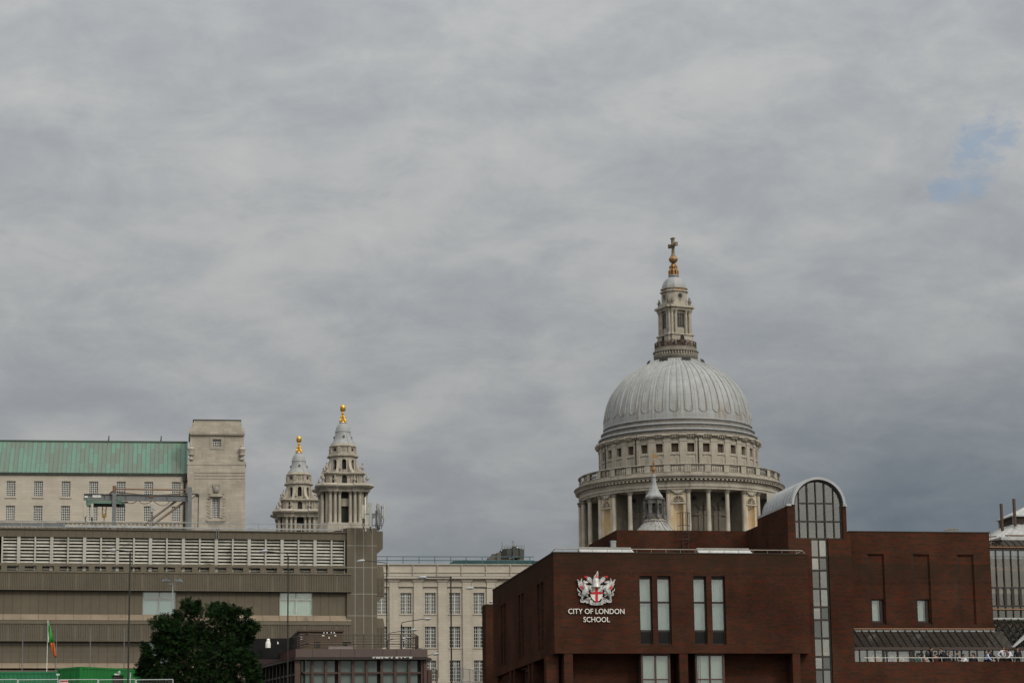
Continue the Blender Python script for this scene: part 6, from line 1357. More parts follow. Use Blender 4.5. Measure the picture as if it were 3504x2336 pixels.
# ------------------------------------------------------------------ dark pavilion with the railed roof terrace
def pavilion():
    f = Fr.px(1012, 2230, 172, 10.0); W = f.W; t = thing('pavilion', 'low dark brown pavilion with gridded windows and railed roof terrace behind tree', 'building', Matrix.Translation(f.o))
    u1 = f.u(1463,2240); z1 = f.z(1230,2219); z0 = f.z(1230,2247); zg = 12
    lf = Fr((f.o.x,f.o.y), 0); q2 = at(857,2228,172+11); dirv = Vector((f.o.x-q2.x, f.o.y-q2.y, 0)); lf.a = math.atan2(dirv.y, dirv.x); lf.W = Matrix.Translation(lf.o) @ RotZ(lf.a); L = dirv.length+3
    q = MB(); q.box(0,u1,-.0,.5,z0,z1); q.box(.3,u1,.5,16,z1-.35,z1-.3); q.box(u1-.3,u1,.5,12,z0,z1); obj('fascia', q, mauve, t, W)
    q = MB(); q.box(-L,0,-.0,.5,z0,z1-.001); obj('fascia', q, maroon, t, lf.W, label='maroon fascia on the angled side')
    q = MB()
    for x in (1069,1165,1213,1309,1357,1404.5): u = f.u(x,2233); q.box(u-.012,u+.012,-.006,.01,z0,z1)
    obj('fascia_joint', q, dark, t, W)
    q = MB(); q.box(-.05,u1+.05,.04,.9,z0-.16,z0-.001); q.prism([(u1-.1,z0-.30),(u1+.35,z0-.18),(u1+.25,z0-.05),(u1-.1,z0+.0)],.1,.6); obj('soffit', q, darkM, t, W)
    q = MB(); q.box(-L,0,.05,.9,z0-.16,z0-.001); obj('soffit', q, darkM, t, lf.W)
    pal = MB(); random.seed(3)
    for a, b in ((1275,1346),(1353,1412)):
        u, ue = f.u(a,2245), f.u(b,2245)
        pal.box(u,ue,-.012,-.004,z0+.005,z0+.035); x = u
        while x < ue: w = random.uniform(.08,.3); pal.box(x,min(x+w,ue),-.011,-.003,z0-.05*random.random()-.05,z0+.02); x += w+random.uniform(0,.25)
    obj('peeling_paint', pal, mat('flaking white', (.46,.46,.44), None), t, W)
    xs = [1025,1071.5,1117.5,1164,1211,1258,1309,1356,1403,1448]; zt = z0-.16; zm = f.z(1230,2299); zb = f.z(1230,2360)
    gg = mat('green grey curtained glass', (.115,.145,.135), (.085,.11,.10), sc=.5, rough=.12, spec=.5)
    fr = MB()
    for i, x in enumerate(xs): u = f.u(x,2290); fr.box(u-.09,u+.09,.45,.75,zg,zt)
    fr.box(0,.35,.3,.8,zg,zt); fr.box(u1-.22,u1,.3,.8,zg,zt); fr.box(.35,u1-.22,.5,.7,zm-.06,zm+.06); fr.box(.35,u1-.22,.5,.7,zg,zg+1); gf = obj('window_grid', fr, brownM, t, W)
    us = [.35]+[f.u(x,2290) for x in xs[1:]]+[u1-.22]
    for i in range(len(us)-1):
        a, b = us[i]+.09, us[i+1]-.09
        for za, zb_ in ((zm+.06,zt-.04),(zg+1,zm-.06)):
            q = MB(); q.box(a,b-(.22 if i % 3 == 2 else 0),.70,.72,za,zb_); obj('pane', q, gg, gf, W)
    q = MB(); q.box(.3,u1,.9,1.0,zg,z0); q.box(u1-.3,u1-.05,1,12,zg,z0); obj('inner_wall', q, darkI, t, W)
    fr = MB(); k = -L
    while k < -.3: fr.box(k-.07,k+.07,.45,.75,zg,zt); k += .93
    fr.box(-L,0,.5,.7,zm-.06,zm+.06); gf = obj('window_grid', fr, darkM, t, lf.W)
    q = MB(); q.box(-L,0,.70,.72,zg,zt); obj('pane', q, mat('dim glass', (.02,.026,.025), (.03,.036,.034), sc=.5, rough=.1), gf, lf.W)
    # roof railing
    zr = [f.z(1300,y,.9) for y in (2169.3,2176.5,2184.5,2193,2202,2211)]
    re = f.u(1421,2180,.9); rb = mat('brown rail', (.075,.05,.04), (.06,.045,.04), sc=2, rough=.5); q = MB()
    for i, z in enumerate(zr):
        r = .04 if i in (0,4) else .018
        q.path([(.35,.9,z),(re,.9,z),(re+.25,1.2,z-.12),(re+.25,2.8,z-.12),(re-.2,4.5,z)], r, 5)
    for x in (1034,1080,1123,1209,1245,1282,1304,1330,1370,1413): u = f.u(x,2190,.9); q.tube((u,.9,z1),(u,.9,zr[0]),.025,5)
    for dd in (1.2,1.6,2.0,2.4,2.8): q.path([(re+.25,dd,z1),(re+.25,dd,zr[0]-.18),(re+.1,dd,zr[0])],.03,5)
    obj('roof_railing', q, rb, t, W)
    q = MB()
    for i, z in enumerate(zr): q.tube((-L,.9,z),(.3,.9,z),.04 if i in (0,4) else .018,5)
    for x in (871,948,1018): u = lf.u(x,2190,.9); q.tube((u,.9,z1),(u,.9,zr[0]),.03,5)
    obj('roof_railing', q, rb, t, lf.W)
    # roof cabin and wall
    cb = mat('brown cabin cladding', (.085,.06,.042), (.07,.05,.036), sc=.8); d = 4.0
    a, b, c, e = f.R(1025,2160,1172,2225,d); q = MB(); q.box(a,b,d,d+4,z1-.4,e); q.box(a-.1,b+.1,d-.15,d+4.1,e+.001,e+.12); ca = obj('roof_cabin', q, cb, t, W)
    q = MB(); x0, x1, y0, y1 = f.R(1075,2194,1096,2215,d); q.box(x0,x1,d-.02,d-.004,y0,y1); obj('opening', q, dark, ca, W)
    for x in (1108,1118.5,1133,1143.3): u, z = f.p(x,2164.5,d); q = MB(); q.ball((u,d-.1,z),.055,8); q.tube((u,d-.1,z+.1),(u,d-.02,z+.14),.02,4); obj('round_lamp', q, whiteP, ca, W)
    for r in ((1101.5,2171,1110,2175.5),(1144,2171,1150,2175.5),(1123.5,2177,1127.5,2184)): x0,x1,y0,y1 = f.R(*r,d); q = MB(); q.box(x0,x1,d-.06,d-.004,y0,y1); obj('notice_plate', q, mat('cream plate', (.6,.58,.5), None), ca, W)
    for x, y in ((1030.5,2177.5),(1035.5,2178),(1030.5,2185.5),(1036,2186)): u, z = f.p(x,y,d); q = MB(); q.box(u-.04,u+.04,d-.06,d-.004,z-.035,z+.035); obj('notice_plate', q, whiteP, ca, W)
    q = MB(); zz0 = f.z(960,2182,d); q.prism([(f.u(845,2200,d)-3,z1-.4),(a-.1,z1-.4),(a-.1,e),(f.u(1018,2162,d),e-.05),(f.u(990,2180,d),zz0),(f.u(845,2185,d)-3,zz0-.1)], d, d+.3); obj('dark_screen_wall', q, mat('dark tarpaulin', (.012,.012,.013), (.018,.018,.018), sc=1, rough=.9, spec=.05), t, W)
    q = MB(); x0,x1,y0,y1 = f.R(1124,2209,1208,2217,3.0); q.box(x0,x1,3.0,3.6,y0-.2,y1); obj('roof_bench', q, mat('mauve bench', (.22,.18,.175), None), t, W)
    # dome rooflight
    q = MB(); u, z = f.p(1445,2219,2.0); q.lathe([(.36,z1-.3),(.36,z1-.02),(.33,z1+.08),(.24,z1+.2),(.1,z1+.26),(.01,z1+.27)],14,cx=u,cy=2.0); obj('dome_rooflight', q, mat('smoked dome', (.10,.095,.09), (.2,.2,.2), sc=2, rough=.3), t, W, smooth=True)
    # white figure on the wall
    w = thing('white_bust', 'white bust shaped figure standing against the dark wall behind the terrace rail', 'statue', W); dd = 3.2
    X = lambda p: 830+p/6.72; Y = lambda p: 2130+p/6.72
    x0,x1,y0,y1 = f.R(X(522),Y(440),X(650),Y(572),dd); cx = (x0+x1)/2; r = (x1-x0)/2; q = MB()
    q.lathe([(r*.92,y0),(r*.95,y0+.2),(r*.93,y1-.12),(r*.85,y1),(r*.5,y1+.07),(r*.35,y1+.1)],14,cx=cx,cy=dd); hx0,hx1,hy0,hy1 = f.R(X(548),Y(365),X(635),Y(440),dd); hr = (hx1-hx0)/2
    q.ball(((hx0+hx1)/2,dd,hy0+hr*.9),hr*.95,14); obj('bust', q, whiteP, w, W, smooth=True)
    q = MB(); u, z = f.p(X(815),Y(455),d-.02); q.prism([(u-.05,z-.10),(u+.03,z-.08),(u+.05,z),(u-.01,z+.07),(u-.045,z+.11)],d-.015,d-.003); obj('paint_patch', q, whiteP, t, W)
    q = MB(); x0,x1,y0,y1 = f.R(1464,2290,1479,2333,3); q.box(x0,x1,3,3.6,y0,y1); obj('side_box', q, brownM, t, W)
    return f
PF = pavilion()
# ------------------------------------------------------------------ green containers, flag, fences
def container(name, label, f, L, Wd, z0, h, m, door=None):
    t = thing(name, label, 'container', f.W, 'green site containers'); W = f.W
    q = MB(); q.box(.03,L-.03,.03,Wd-.03,z0,z0+h-.03)
    n = int(L/.28)
    for i in range(n):
        a = .12+i*(L-.24)/n
        for s in (0,1):
            y = .0 if s == 0 else Wd
            q.add([(a,.03 if s==0 else Wd-.03,z0+.12),(a+.05,y,z0+.12),(a+.13,y,z0+.12),(a+.18,.03 if s==0 else Wd-.03,z0+.12),(a,.03 if s==0 else Wd-.03,z0+h-.15),(a+.05,y,z0+h-.15),(a+.13,y,z0+h-.15),(a+.18,.03 if s==0 else Wd-.03,z0+h-.15)],[(0,1,5,4),(1,2,6,5),(2,3,7,6)] if s==0 else [(1,0,4,5),(2,1,5,6),(3,2,6,7)])
    obj('body', q, m, t, W)
    q = MB()
    for x in (0,L-.12):
        for y in (0,Wd-.12): q.box(x-.01,x+.13,y-.01,y+.13,z0,z0+h)
    for y in (-.01,Wd-.11): q.box(.13,L-.13,y,y+.12,z0+h-.13,z0+h); q.box(.13,L-.13,y,y+.12,z0,z0+.14)
    for x in (-.01,L-.11): q.box(x,x+.12,.13,Wd-.13,z0+h-.13,z0+h-.002); q.box(x,x+.12,.13,Wd-.13,z0,z0+.14)
    obj('corner_frame', q, m, t, W)
    q = MB()
    for i in range(3): q.tube((-.03,.5+i*.7,z0+.2),(-.03,.5+i*.7,z0+h-.2),.025,5)
    obj('lock_rod', q, m, t, W)
    return t
cf = Fr.px(274, 2280, 163, 47); zc = cf.z(274,2279); ZB = GZ+.02
container('site_container', 'bright green container with its corner towards us behind the mesh fence', cf, 6.1, 2.4, ZB, zc-ZB, green)
cf2 = Fr.px(195.5, 2296, 166, 8); zc2 = cf2.z(195,2296); cf2b = Fr((cf2.o.x-6.05*math.cos(cf2.a), cf2.o.y-6.05*math.sin(cf2.a)), cf2.a)
container('site_container', 'blue green container at the far left beneath the flag', cf2b, 6.05, 2.4, ZB, zc2-ZB, greenT)
def pole_thing(name, label, cat, sx, ytop, Y, r, m, group=None, base=None):
    p = at(sx, ytop, Y); t = thing(name, label, cat, Matrix.Translation((p.x,p.y,0)), group)
    q = MB(); q.tube((0,0,base or GZ),(0,0,p.z),r,8,r*.8); obj('pole', q, m, t); return t, p
t, p = pole_thing('flagpole', 'thin white flagpole rising from behind the left green container', 'flagpole', 164, 2120, 169.5, .025, whiteP)
def flag():
    f = Fr.px(165, 2126, 169.4, 0); W = f.W; t = thing('flag', 'green white and orange flag drooping from the thin pole', 'flag', W)
    def cloth(name, rows, m):
        q = MB(); vs = []; n = 7
        for xa, xb, y in rows:
            for i in range(n): k = i/(n-1); u, z = f.p(xa+(xb-xa)*k, y); vs.append((u, .07*math.sin(k*9+y*.09), z))
        q.add(vs,[(j*n+i,j*n+i+1,(j+1)*n+i+1,(j+1)*n+i) for j in range(len(rows)-1) for i in range(n-1)])
        o = obj(name, q, m, t, W, smooth=True); md = o.modifiers.new('s','SOLIDIFY'); md.thickness = .012; return o
    cloth('white_stripe', [(165,165.6,2126),(164.8,166.5,2145),(164.5,167.5,2170),(164.3,167.8,2196)], mat('flag white', (.7,.72,.66), None))
    cloth('green_stripe', [(165.7,167,2126),(166.8,174,2150),(167.4,180,2172),(167.7,186.5,2197)], mat('flag green', (.05,.33,.05), None))
    cloth('orange_stripe', [(173,186,2197.5),(175,187.5,2212),(179,190,2226),(182,193,2238),(188,194,2249)], mat('flag orange', (.45,.11,.02), (.36,.08,.02), sc=4))
flag()
# tall thin wire fence behind the containers
f = Fr.px(250, 2200, 178, 10); t = thing('wire_fence', 'tall thin grey wire fence in front of the brown concrete wall', 'fence', f.W)
zt = f.z(250,2148); us = [f.u(x,2200) for x in (-36,77.5,193,309,425,541)]
for u in us: q = MB(); q.tube((u,0,GZ),(u,0,zt),.032,6); obj('post', q, steelG, t, f.W)
q = MB()
for i in range(8): z = zt-.05-i*.36; q.tube((us[0],0,z),(us[-1],0,z),.004,4)
obj('wire', q, steelG, t, f.W)
# welded mesh site fence panels
fp = Fr.px(300, 2325, 154, 3)
for i, (x0, x1) in enumerate(((-78,59),(62.5,198.5),(203.5,334.5),(337.5,463),(466.5,592))):
    W = fp.at(fp.u(x0,2330),0,0); w = fp.u(x1,2330)-fp.u(x0,2330); zt = fp.z((x0+x1)/2, 2323.5)
    t = thing('mesh_fence_panel', ('galvanised mesh fence panel before the blue green container, cut by the photo edge','galvanised mesh fence panel right of the cut one, before the blue green container','galvanised mesh fence panel with the red topped warning sign','galvanised mesh fence panel crossed by the tallest black lamp post','galvanised mesh fence panel whose right end the tree hides')[i], 'fence', W, 'galvanised mesh fence panels'); q = MB()
    for a, b in (((0,0,GZ),(0,0,zt)),((w,0,GZ),(w,0,zt)),((0,0,zt),(w,0,zt)),((0,0,GZ+.15),(w,0,GZ+.15))): q.tube(a,b,.022,6)
    obj('frame', q, mat('bright galvanised tube', (.50,.52,.53), None, rough=.4), t, W)
    q = MB()
    for k in range(1,8): z = GZ+.15+(zt-GZ-.15)*k/8; q.tube((0,0,z),(w,0,z),.004,3)
    for k in range(1,24): q.tube((w*k/24,0,GZ+.15),(w*k/24,0,zt),.003,3)
    obj('mesh', q, steelL, t, W)
def signs():
    f = Fr.px(219, 2326, 153.9, 3); W = f.W; t = thing('warning_sign', 'white warning sign with a red heading on the mesh fence', 'sign', W)
    a,b,c,d = f.R(206,2326,232.5,2372); q = MB(); q.box(a,b,-.01,.0,c,d); obj('board', q, mat('sign white', (.72,.68,.66), None), t, W)
    h = d-c; q = MB(); q.box(a+.01,b-.01,-.014,-.0101,d-.10,d-.015); obj('heading', q, mat('sign red', (.42,.03,.04), None), t, W)
    q = MB(); q.box(a+.01,b-.01,-.0138,-.0101,d-.125,d-.11); u = (a+b)/2; zz = d-.22
    q.path([(u-.12+.12*math.cos(math.pi*(1-i/6)),-.012,zz+.05*math.sin(math.pi*i/6)) for i in range(7)],.014,5); q.ball((u-.12,-.012,zz-.02),.028,8); q.path([(u+.06,-.012,zz-.05),(u+.09,-.012,zz+.02),(u+.15,-.012,zz+.05)],.02,5); q.tube((u+.11,-.012,zz-.08),(u+.13,-.012,zz+.02),.02,5); obj('pictogram', q, black, t, W)
    pl = at(197,2330,156); t = thing('small_post_sign', 'small pale blue plate on a post between the two containers', 'sign', Matrix.Translation((pl.x,pl.y,0))); q = MB(); z = at(200,2304,156).z; q.tube((0,0,GZ),(0,0,z),.03,6); obj('post', q, steelL, t)
    q = MB(); q.box(-.08,.12,-.045,-.03,z-.09,z+.01); obj('plate', q, mat('pale blue plate', (.50,.60,.62), None), t)
    q = at(446,2300,156); t = thing('marker_post', 'short pale grey post beside the tallest black lamp post', 'post', Matrix.Translation((q.x,q.y,0))); b = MB(); b.tube((0,0,GZ),(0,0,at(446,2299,156).z),.035,6); obj('post', b, lampG, t)
    # cabinet with a work light before the green container
    f = Fr.px(405, 2310, 161, 20); W = f.W; t = thing('site_cabinet', 'dark site cabinet before the bright green container', 'cabinet', W)
    a,b,c,d = f.R(390,2311,422,2336); q = MB(); q.box(a,b,0,.6,GZ,d); obj('body', q, darkM, t, W); q = MB(); q.box(a-.06,b+.06,-.06,.66,d,d+.05); obj('lid', q, mat('dark green lid', (.02,.05,.025), None), t, W)
    t2 = thing('work_light', 'small grey work light standing on the dark site cabinet', 'lamp', W); u, z = f.p(408,2308,.2); q = MB(); q.tube((u,.2,d+.05),(u,.2,d+.12),.03,6); obj('stand', q, steelG, t2, W)
    q = MB(); q.lathe([(.03,d+.1),(.09,d+.14),(.10,d+.26),(.06,d+.33),(.01,d+.34)],10,cx=u,cy=.2); obj('lamp_head', q, lampG, t2, W, smooth=True)
    q = MB(); x = a
    for k in range(6): q.box(a+.02+k*(b-a-.3)/6,a+.02+k*(b-a-.3)/6+random.uniform(.03,.06),-.05,.05,d+.05,d+.05+random.uniform(.05,.1))
    t3 = obj('white_object', q, whiteP, None, W); tag(t3, 'small white objects lined up on the lid of the site cabinet', 'pots')  # small white marks of unknown kind, built as little blocks
signs()
# ------------------------------------------------------------------ street lamps
def street_lamp(label, sx, ytop, Y, pts, head, r=.055, down=False):
    """pts: arm pixels from the pole top; head: (x0,y0,x1,y1)"""
    f = Fr.px(sx, ytop, Y, 0); W = f.W; t = thing('street_lamp', label, 'street lamp', W, 'black street lamps')
    zt = f.z(sx,ytop); q = MB(); q.tube((0,0,GZ),(0,0,GZ+1.4),r*1.6,8); q.tube((0,0,GZ+1.4),(0,0,zt),r,8,r*.82); q.tube((0,0,zt-.25),(0,0,zt+.02),r*1.12,8); obj('pole', q, black, t, W)
    P_ = [(0,0,zt)]+[(f.u(x,y),0,f.z(x,y)) for x, y in pts]
    q = MB(); q.path(P_, r*.5, 6); obj('arm', q, black, t, W)
    x0,x1,z0,z1 = f.R(*head); q = MB(); zc = (z0+z1)/2; h = (z1-z0)/2; n = 9; s = 1 if P_[-1][0] > 0 else -1
    vs = []; xs = [x0+(x1-x0)*i/n for i in range(n+1)]
    pr = [.35,.75,.95,1.0,1.0,.95,.85,.7,.5,.12]; pr = pr if s > 0 else pr[::-1]
    sl = (P_[-1][2]-P_[-2][2])/max(.3,abs(P_[-1][0]-P_[-2][0]))*s
    for i, x in enumerate(xs):
        for k in range(8): a = 2*math.pi*k/8; zz = math.sin(a)*h*pr[i]*(1.0 if math.sin(a) > 0 else .8); vs.append((x, math.cos(a)*.16*pr[i], zc+zz+sl*(x-(x0+x1)/2)*.8*s))
    q.add(vs,[tuple(range(8)),tuple(range(n*8+7,n*8-1,-1))]+[(i*8+k,i*8+(k+1)%8,(i+1)*8+(k+1)%8,(i+1)*8+k) for i in range(n) for k in range(8)])
    hd = obj('lamp_head', q, lampG, t, W, smooth=True)
    q = MB(); q.lathe([(.001,-.09),(.07,-.07),(.10,0)],10); q.v = [Vector((v.x*1.7+(x0+x1)/2, v.y, v.z*h/.12+zc-h*.35)) for v in q.v]; obj('lens', q, mat('lamp lens', (.42,.43,.40), None, rough=.2), hd, W, smooth=True)
street_lamp('tallest black street lamp left of the tree, arm to the left over the louvres', 445.5, 1893, 150, [(445,1888),(441,1885),(420,1882),(396,1881)], (373,1875,396,1889))
street_lamp('black street lamp right of the tree rising behind the pavilion roof, arm to the left', 986, 1903, 168, [(985,1897),(979,1892.5),(950,1889),(914,1885.5)], (888,1879.5,917,1891.5))
street_lamp('black street lamp at the corner of the concrete building, arm to the left', 1323, 1936, 185, [(1322.5,1928),(1317,1924.5),(1290,1921),(1247,1917)], (1219.5,1913,1249,1924))
street_lamp('square topped black street lamp before the lower stone office, arm to the left', 1542.5, 1972, 150, [(1542,1973.5),(1500,1973.5),(1458,1973.5)], (1428.5,1969.5,1460,1980))
street_lamp('street lamp head at the school parapet, its pole hidden by the school', 1706, 2012, 235, [(1700,2012.5),(1660,2011.5),(1620,2009.5)], (1591,2006.5,1622,2017))
street_lamp('partly hidden street lamp head low against the school side wall', 1720, 2058, 250, [(1715,2056),(1700,2056),(1684,2056)], (1672.5,2053.5,1686,2062.5))
street_lamp('black street lamp with arm rising to the right above the terrace rail', 1374, 2138, 192, [(1374,2130),(1380,2127.5),(1415,2121.5),(1452,2116.5)], (1450,2112,1479,2121), r=.06)
street_lamp('street lamp between two others, arm to the right crossing a taller pole', 1331, 2172, 215, [(1331,2167),(1336,2163.5),(1372,2158.5),(1406,2155.5)], (1404,2149.5,1431,2158.5))
street_lamp('lowest street lamp seen through the terrace rail, arm almost level', 1326, 2190, 240, [(1330,2189),(1345,2185.5),(1360,2184),(1376,2184.5)], (1375,2178.5,1388,2188.5))
street_lamp('street lamp head just above the pavilion right end, arm rising right', 1452, 2245, 205, [(1455,2244),(1464,2242),(1484,2236.5)], (1482,2232,1505,2241))
street_lamp('short black topped street lamp beside the pavilion end before a barred window', 1495, 2293, 200, [(1494,2290),(1493,2288.5),(1491,2287.5)], (1486,2284,1492,2291))
def floodlights():
    f = Fr.px(591, 2000, 176, 0); W = f.W; t = thing('floodlight_mast', 'grey mast with two floodlights above the tree', 'floodlight', W); zt = f.z(591,1993)
    gm = mat('pale grey mast', (.30,.32,.34), (.25,.27,.29), sc=2, rough=.5); q = MB(); q.tube((0,0,GZ),(0,0,zt),.055,8,.045); obj('pole', q, gm, t, W)
    q = MB(); q.path([(f.u(571,1994),0,f.z(571,1994)),(f.u(580,1997),0,f.z(580,1997)),(0,0,f.z(591,1996.5)),(f.u(602,1997),0,f.z(602,1997)),(f.u(612,1994),0,f.z(612,1994))],.03,5); obj('crossarm', q, gm, t, W)
    for pts in ([(552,1989.5),(560,1989),(584,1988),(584,1985),(573,1979.5),(563,1979)],[(627,1991),(618,1989.5),(596,1988),(597,1984),(607,1980.5),(618,1979)]):
        P_ = [f.p(*p) for p in pts]; area = sum(P_[i][0]*P_[(i+1)%6][1]-P_[(i+1)%6][0]*P_[i][1] for i in range(6)); P_ = P_ if area > 0 else P_[::-1]
        q = MB(); q.prism(P_, -.25, .25); obj('floodlight', q, mat('mottled floodlight', (.06,.06,.07), (.25,.26,.28), sc=5, rough=.4), t, W)
floodlights()
def railings():
    f = Fr.px(1600, 2300, 215, 8); W = f.W; t = thing('grey_railing', 'grey steel stair railing before the lower stone office beside the school', 'railing', W)
    pts = [(1556,2280),(1566,2280),(1580,2284.5),(1598,2287),(1622,2291),(1650,2296)]; q = MB(); P_ = [(f.u(*p),0,f.z(*p)) for p in pts]; q.path(P_,.03,5); zb = f.z(1600,2331); q.tube((P_[0][0],0,zb),(P_[-1][0],0,zb),.03,5)
    obj('rail', q, steelL, t, W); q = MB(); n = 22
    for i in range(n+1):
        u = P_[0][0]+(P_[-1][0]-P_[0][0])*i/n; k = 0
        while k < len(P_)-2 and P_[k+1][0] < u: k += 1
        z = P_[k][2]+(P_[k+1][2]-P_[k][2])*(u-P_[k][0])/max(.01,P_[k+1][0]-P_[k][0]); q.tube((u,0,GZ),(u,0,z),.012 if i % 6 else .035,4)
    obj('baluster', q, steelL, t, W)
railings()
# ------------------------------------------------------------------ tree
def tree():
    random.seed(11); f = Fr.px(672, 2200, 160, 0); W = f.W; t = thing('tree', 'dark green leafy street tree in front of the concrete building', 'tree', W)
    S_ = 160/8650
    lob = [(640,2070,26),(664,2062,18),(655,2092,42),(600,2105,32),(560,2116,30),(552,2135,34),(585,2150,45),(728,2068,18),(755,2078,30),(735,2100,40),(790,2090,34),(815,2112,34),(840,2098,24),(850,2135,26),(868,2138,14),(862,2158,16),(825,2150,45),(770,2140,60),(690,2168,58),(625,2170,70),(570,2185,50),(548,2190,30),(600,2215,60),(545,2235,38),(515,2232,24),(505,2215,14),(500,2262,32),(485,2275,20),(520,2290,50),(482,2298,20),(590,2270,80),(700,2240,110),(800,2210,70),(845,2185,26),(800,2280,90),(856,2260,34),(870,2300,40),(700,2330,120),(560,2340,80),(830,2350,80),(500,2330,30),(640,2400,120),(780,2400,100),(880,2330,26)]
    q = MB(); cl = []
    for x, y, r in lob:
        u, z = f.p(x,y); R_ = r*S_*.90; dd = random.uniform(-1.0,1.0)*max(0,1.8-R_)
        n = int(60+ 98*(R_/.5)**1.8)
        for i in range(n):
            v = Vector((random.gauss(0,1),random.gauss(0,1),random.gauss(0,1))).normalized()*R_*(random.random()**.45); c = Vector((u+v.x,dd+v.y*1.1,z+v.z)); cl.append((c, R_))
    pick = []
    nv = 0
    for c, R_ in cl:
        if noise.noise(c*1.6) < -.42 or noise.noise(c*.85+Vector((3,1,7))) < -.46: continue
        ax = Vector((random.gauss(0,1),random.gauss(0,1),random.gauss(0,.6)-.25)).normalized(); L = random.uniform(.18,.38)
        side = ax.cross(Vector((random.gauss(0,1),random.gauss(0,1),random.gauss(0,1)))).normalized(); up = ax.cross(side)
        m = random.randint(4,6)
        for j in range(m):
            p0 = c+ax*L*j/m
            for s in (-1,1):
                l = random.uniform(.09,.15); d = (side*s+ax*.5+up*random.uniform(-.6,.4)).normalized(); w = ax*.034+up*random.uniform(-.015,.015)
                q.v += [p0, p0+d*l*.5+w, p0+d*l, p0+d*l*.5-w]; q.f.append((nv,nv+1,nv+2,nv+3)); nv += 4
    lm = bpy.data.materials.new('leaf'); lm.use_nodes = True; g = G(lm.node_tree); b = lm.node_tree.nodes['Principled BSDF']; co = g.n('ShaderNodeTexCoord').outputs['Object']
    k = g.noise(co, 1.3, 4, .7); c = g.mix(g.ss(k,.38,.66), (.005,.0125,.0045,1), (.014,.032,.009,1)); c = g.mix(g.ss(g.noise(co, 7.0, 2, .5),.5,.75,0,.6), c, (.020,.041,.009,1)); g.put(b.inputs['Base Color'], c); b.inputs['Roughness'].default_value = .6; b.inputs['Specular IOR Level'].default_value = .04
    o = obj('crown', q, lm, t, W)
    q = MB(); zt = f.z(680,2250); q.path([(0,0,GZ),(.05,0,GZ+1.2),(.0,.05,zt-.5),(.15,0,zt+.8)],[.20,.16,.13,.07],8)
    for i in range(14):
        a = random.uniform(0,6.28); z = random.uniform(GZ+1.3,zt+.2); L = random.uniform(1.2,2.6); q.path([(.03,.02,z),(.03+math.cos(a)*L*.5,math.sin(a)*L*.4,z+L*.45),(.03+math.cos(a)*L,math.sin(a)*L*.7,z+L*.7)],[.07,.045,.02],5)
    obj('trunk', q, mat('bark', (.045,.035,.026), (.03,.024,.018), sc=6), t, W)
tree()
# ------------------------------------------------------------------ people
def skin_mesh(name, pts, edges, radii, levels=1):
    me = bpy.data.meshes.new('tmp'); me.from_pydata([Vector(p) for p in pts], edges, []); o = bpy.data.objects.new('tmp', me); COL.objects.link(o)
    o.modifiers.new('s','SKIN'); ss = o.modifiers.new('u','SUBSURF'); ss.levels = ss.render_levels = levels
    for i, r in enumerate(radii):
        r = r if isinstance(r, tuple) else (r, r); me.skin_vertices[0].data[i].radius = r
    me.skin_vertices[0].data[0].use_root = True
    bpy.context.view_layer.update(); m2 = bpy.data.meshes.new_from_object(o.evaluated_get(bpy.context.evaluated_depsgraph_get())); bpy.data.objects.remove(o); bpy.data.meshes.remove(me)
    m2.name = name; m2.polygons.foreach_set('use_smooth', [True]*len(m2.polygons)); return m2
def pose(kind, h=1.75):
    """joints for a figure facing -y, feet at z=0"""
    k = h/1.75; J = {}
    sit = kind == 'sit'; hip = .95 if not sit else .50
    lean = {'lean':.38,'bend':.75}.get(kind, 0.0)
    def up(d): return (0, -math.sin(lean)*d, hip+math.cos(lean)*d)
    J['pelvis'] = (0,0,hip); J['waist'] = up(.18); J['chest'] = up(.38); J['neck'] = up(.54); J['head0'] = (0, up(.60)[1]-.02, up(.60)[2]); J['head1'] = (0, up(.70)[1]-.03, up(.70)[2]); J['head2'] = (0, up(.80)[1]-.02, up(.80)[2]-.01); J['nose'] = (0, J['head1'][1]-.115, J['head1'][2]-.01)
    for s, n in ((1,'r'),(-1,'l')):
        sh = up(.47); J['sho'+n] = (s*.19, sh[1], sh[2])
        if kind == 'akimbo': J['elb'+n] = (s*.44, sh[1]+.10, sh[2]-.24); J['wri'+n] = (s*.22, sh[1]-.04, sh[2]-.42); J['han'+n] = (s*.15, sh[1]-.10, sh[2]-.46)
        elif kind in ('lean','bend'): J['elb'+n] = (s*.25, sh[1]-.10, sh[2]-.28); J['wri'+n] = (s*.20, sh[1]-.30, sh[2]-.42); J['han'+n] = (s*.18, sh[1]-.39, sh[2]-.45)
        elif kind == 'sit': J['elb'+n] = (s*.26, sh[1]-.08, sh[2]-.26); J['wri'+n] = (s*.16, sh[1]-.30, sh[2]-.26); J['han'+n] = (s*.12, sh[1]-.39, sh[2]-.25)
        else: J['elb'+n] = (s*.25, sh[1]+.03, sh[2]-.29); J['wri'+n] = (s*.26, sh[1]-.06, sh[2]-.53); J['han'+n] = (s*.26, sh[1]-.09, sh[2]-.62)
        if sit: J['kne'+n] = (s*.12,-.42,.48); J['ank'+n] = (s*.12,-.40,.08)
        else: J['kne'+n] = (s*.11,-.02,.50); J['ank'+n] = (s*.12,.02,.08)
        J['hip'+n] = (s*.09,0,hip-.03); a = J['ank'+n]; J['toe'+n] = (a[0]+s*.02, a[1]-.17, .04)
    return {n: Vector(p)*k for n, p in J.items()}, k
FIG = {}
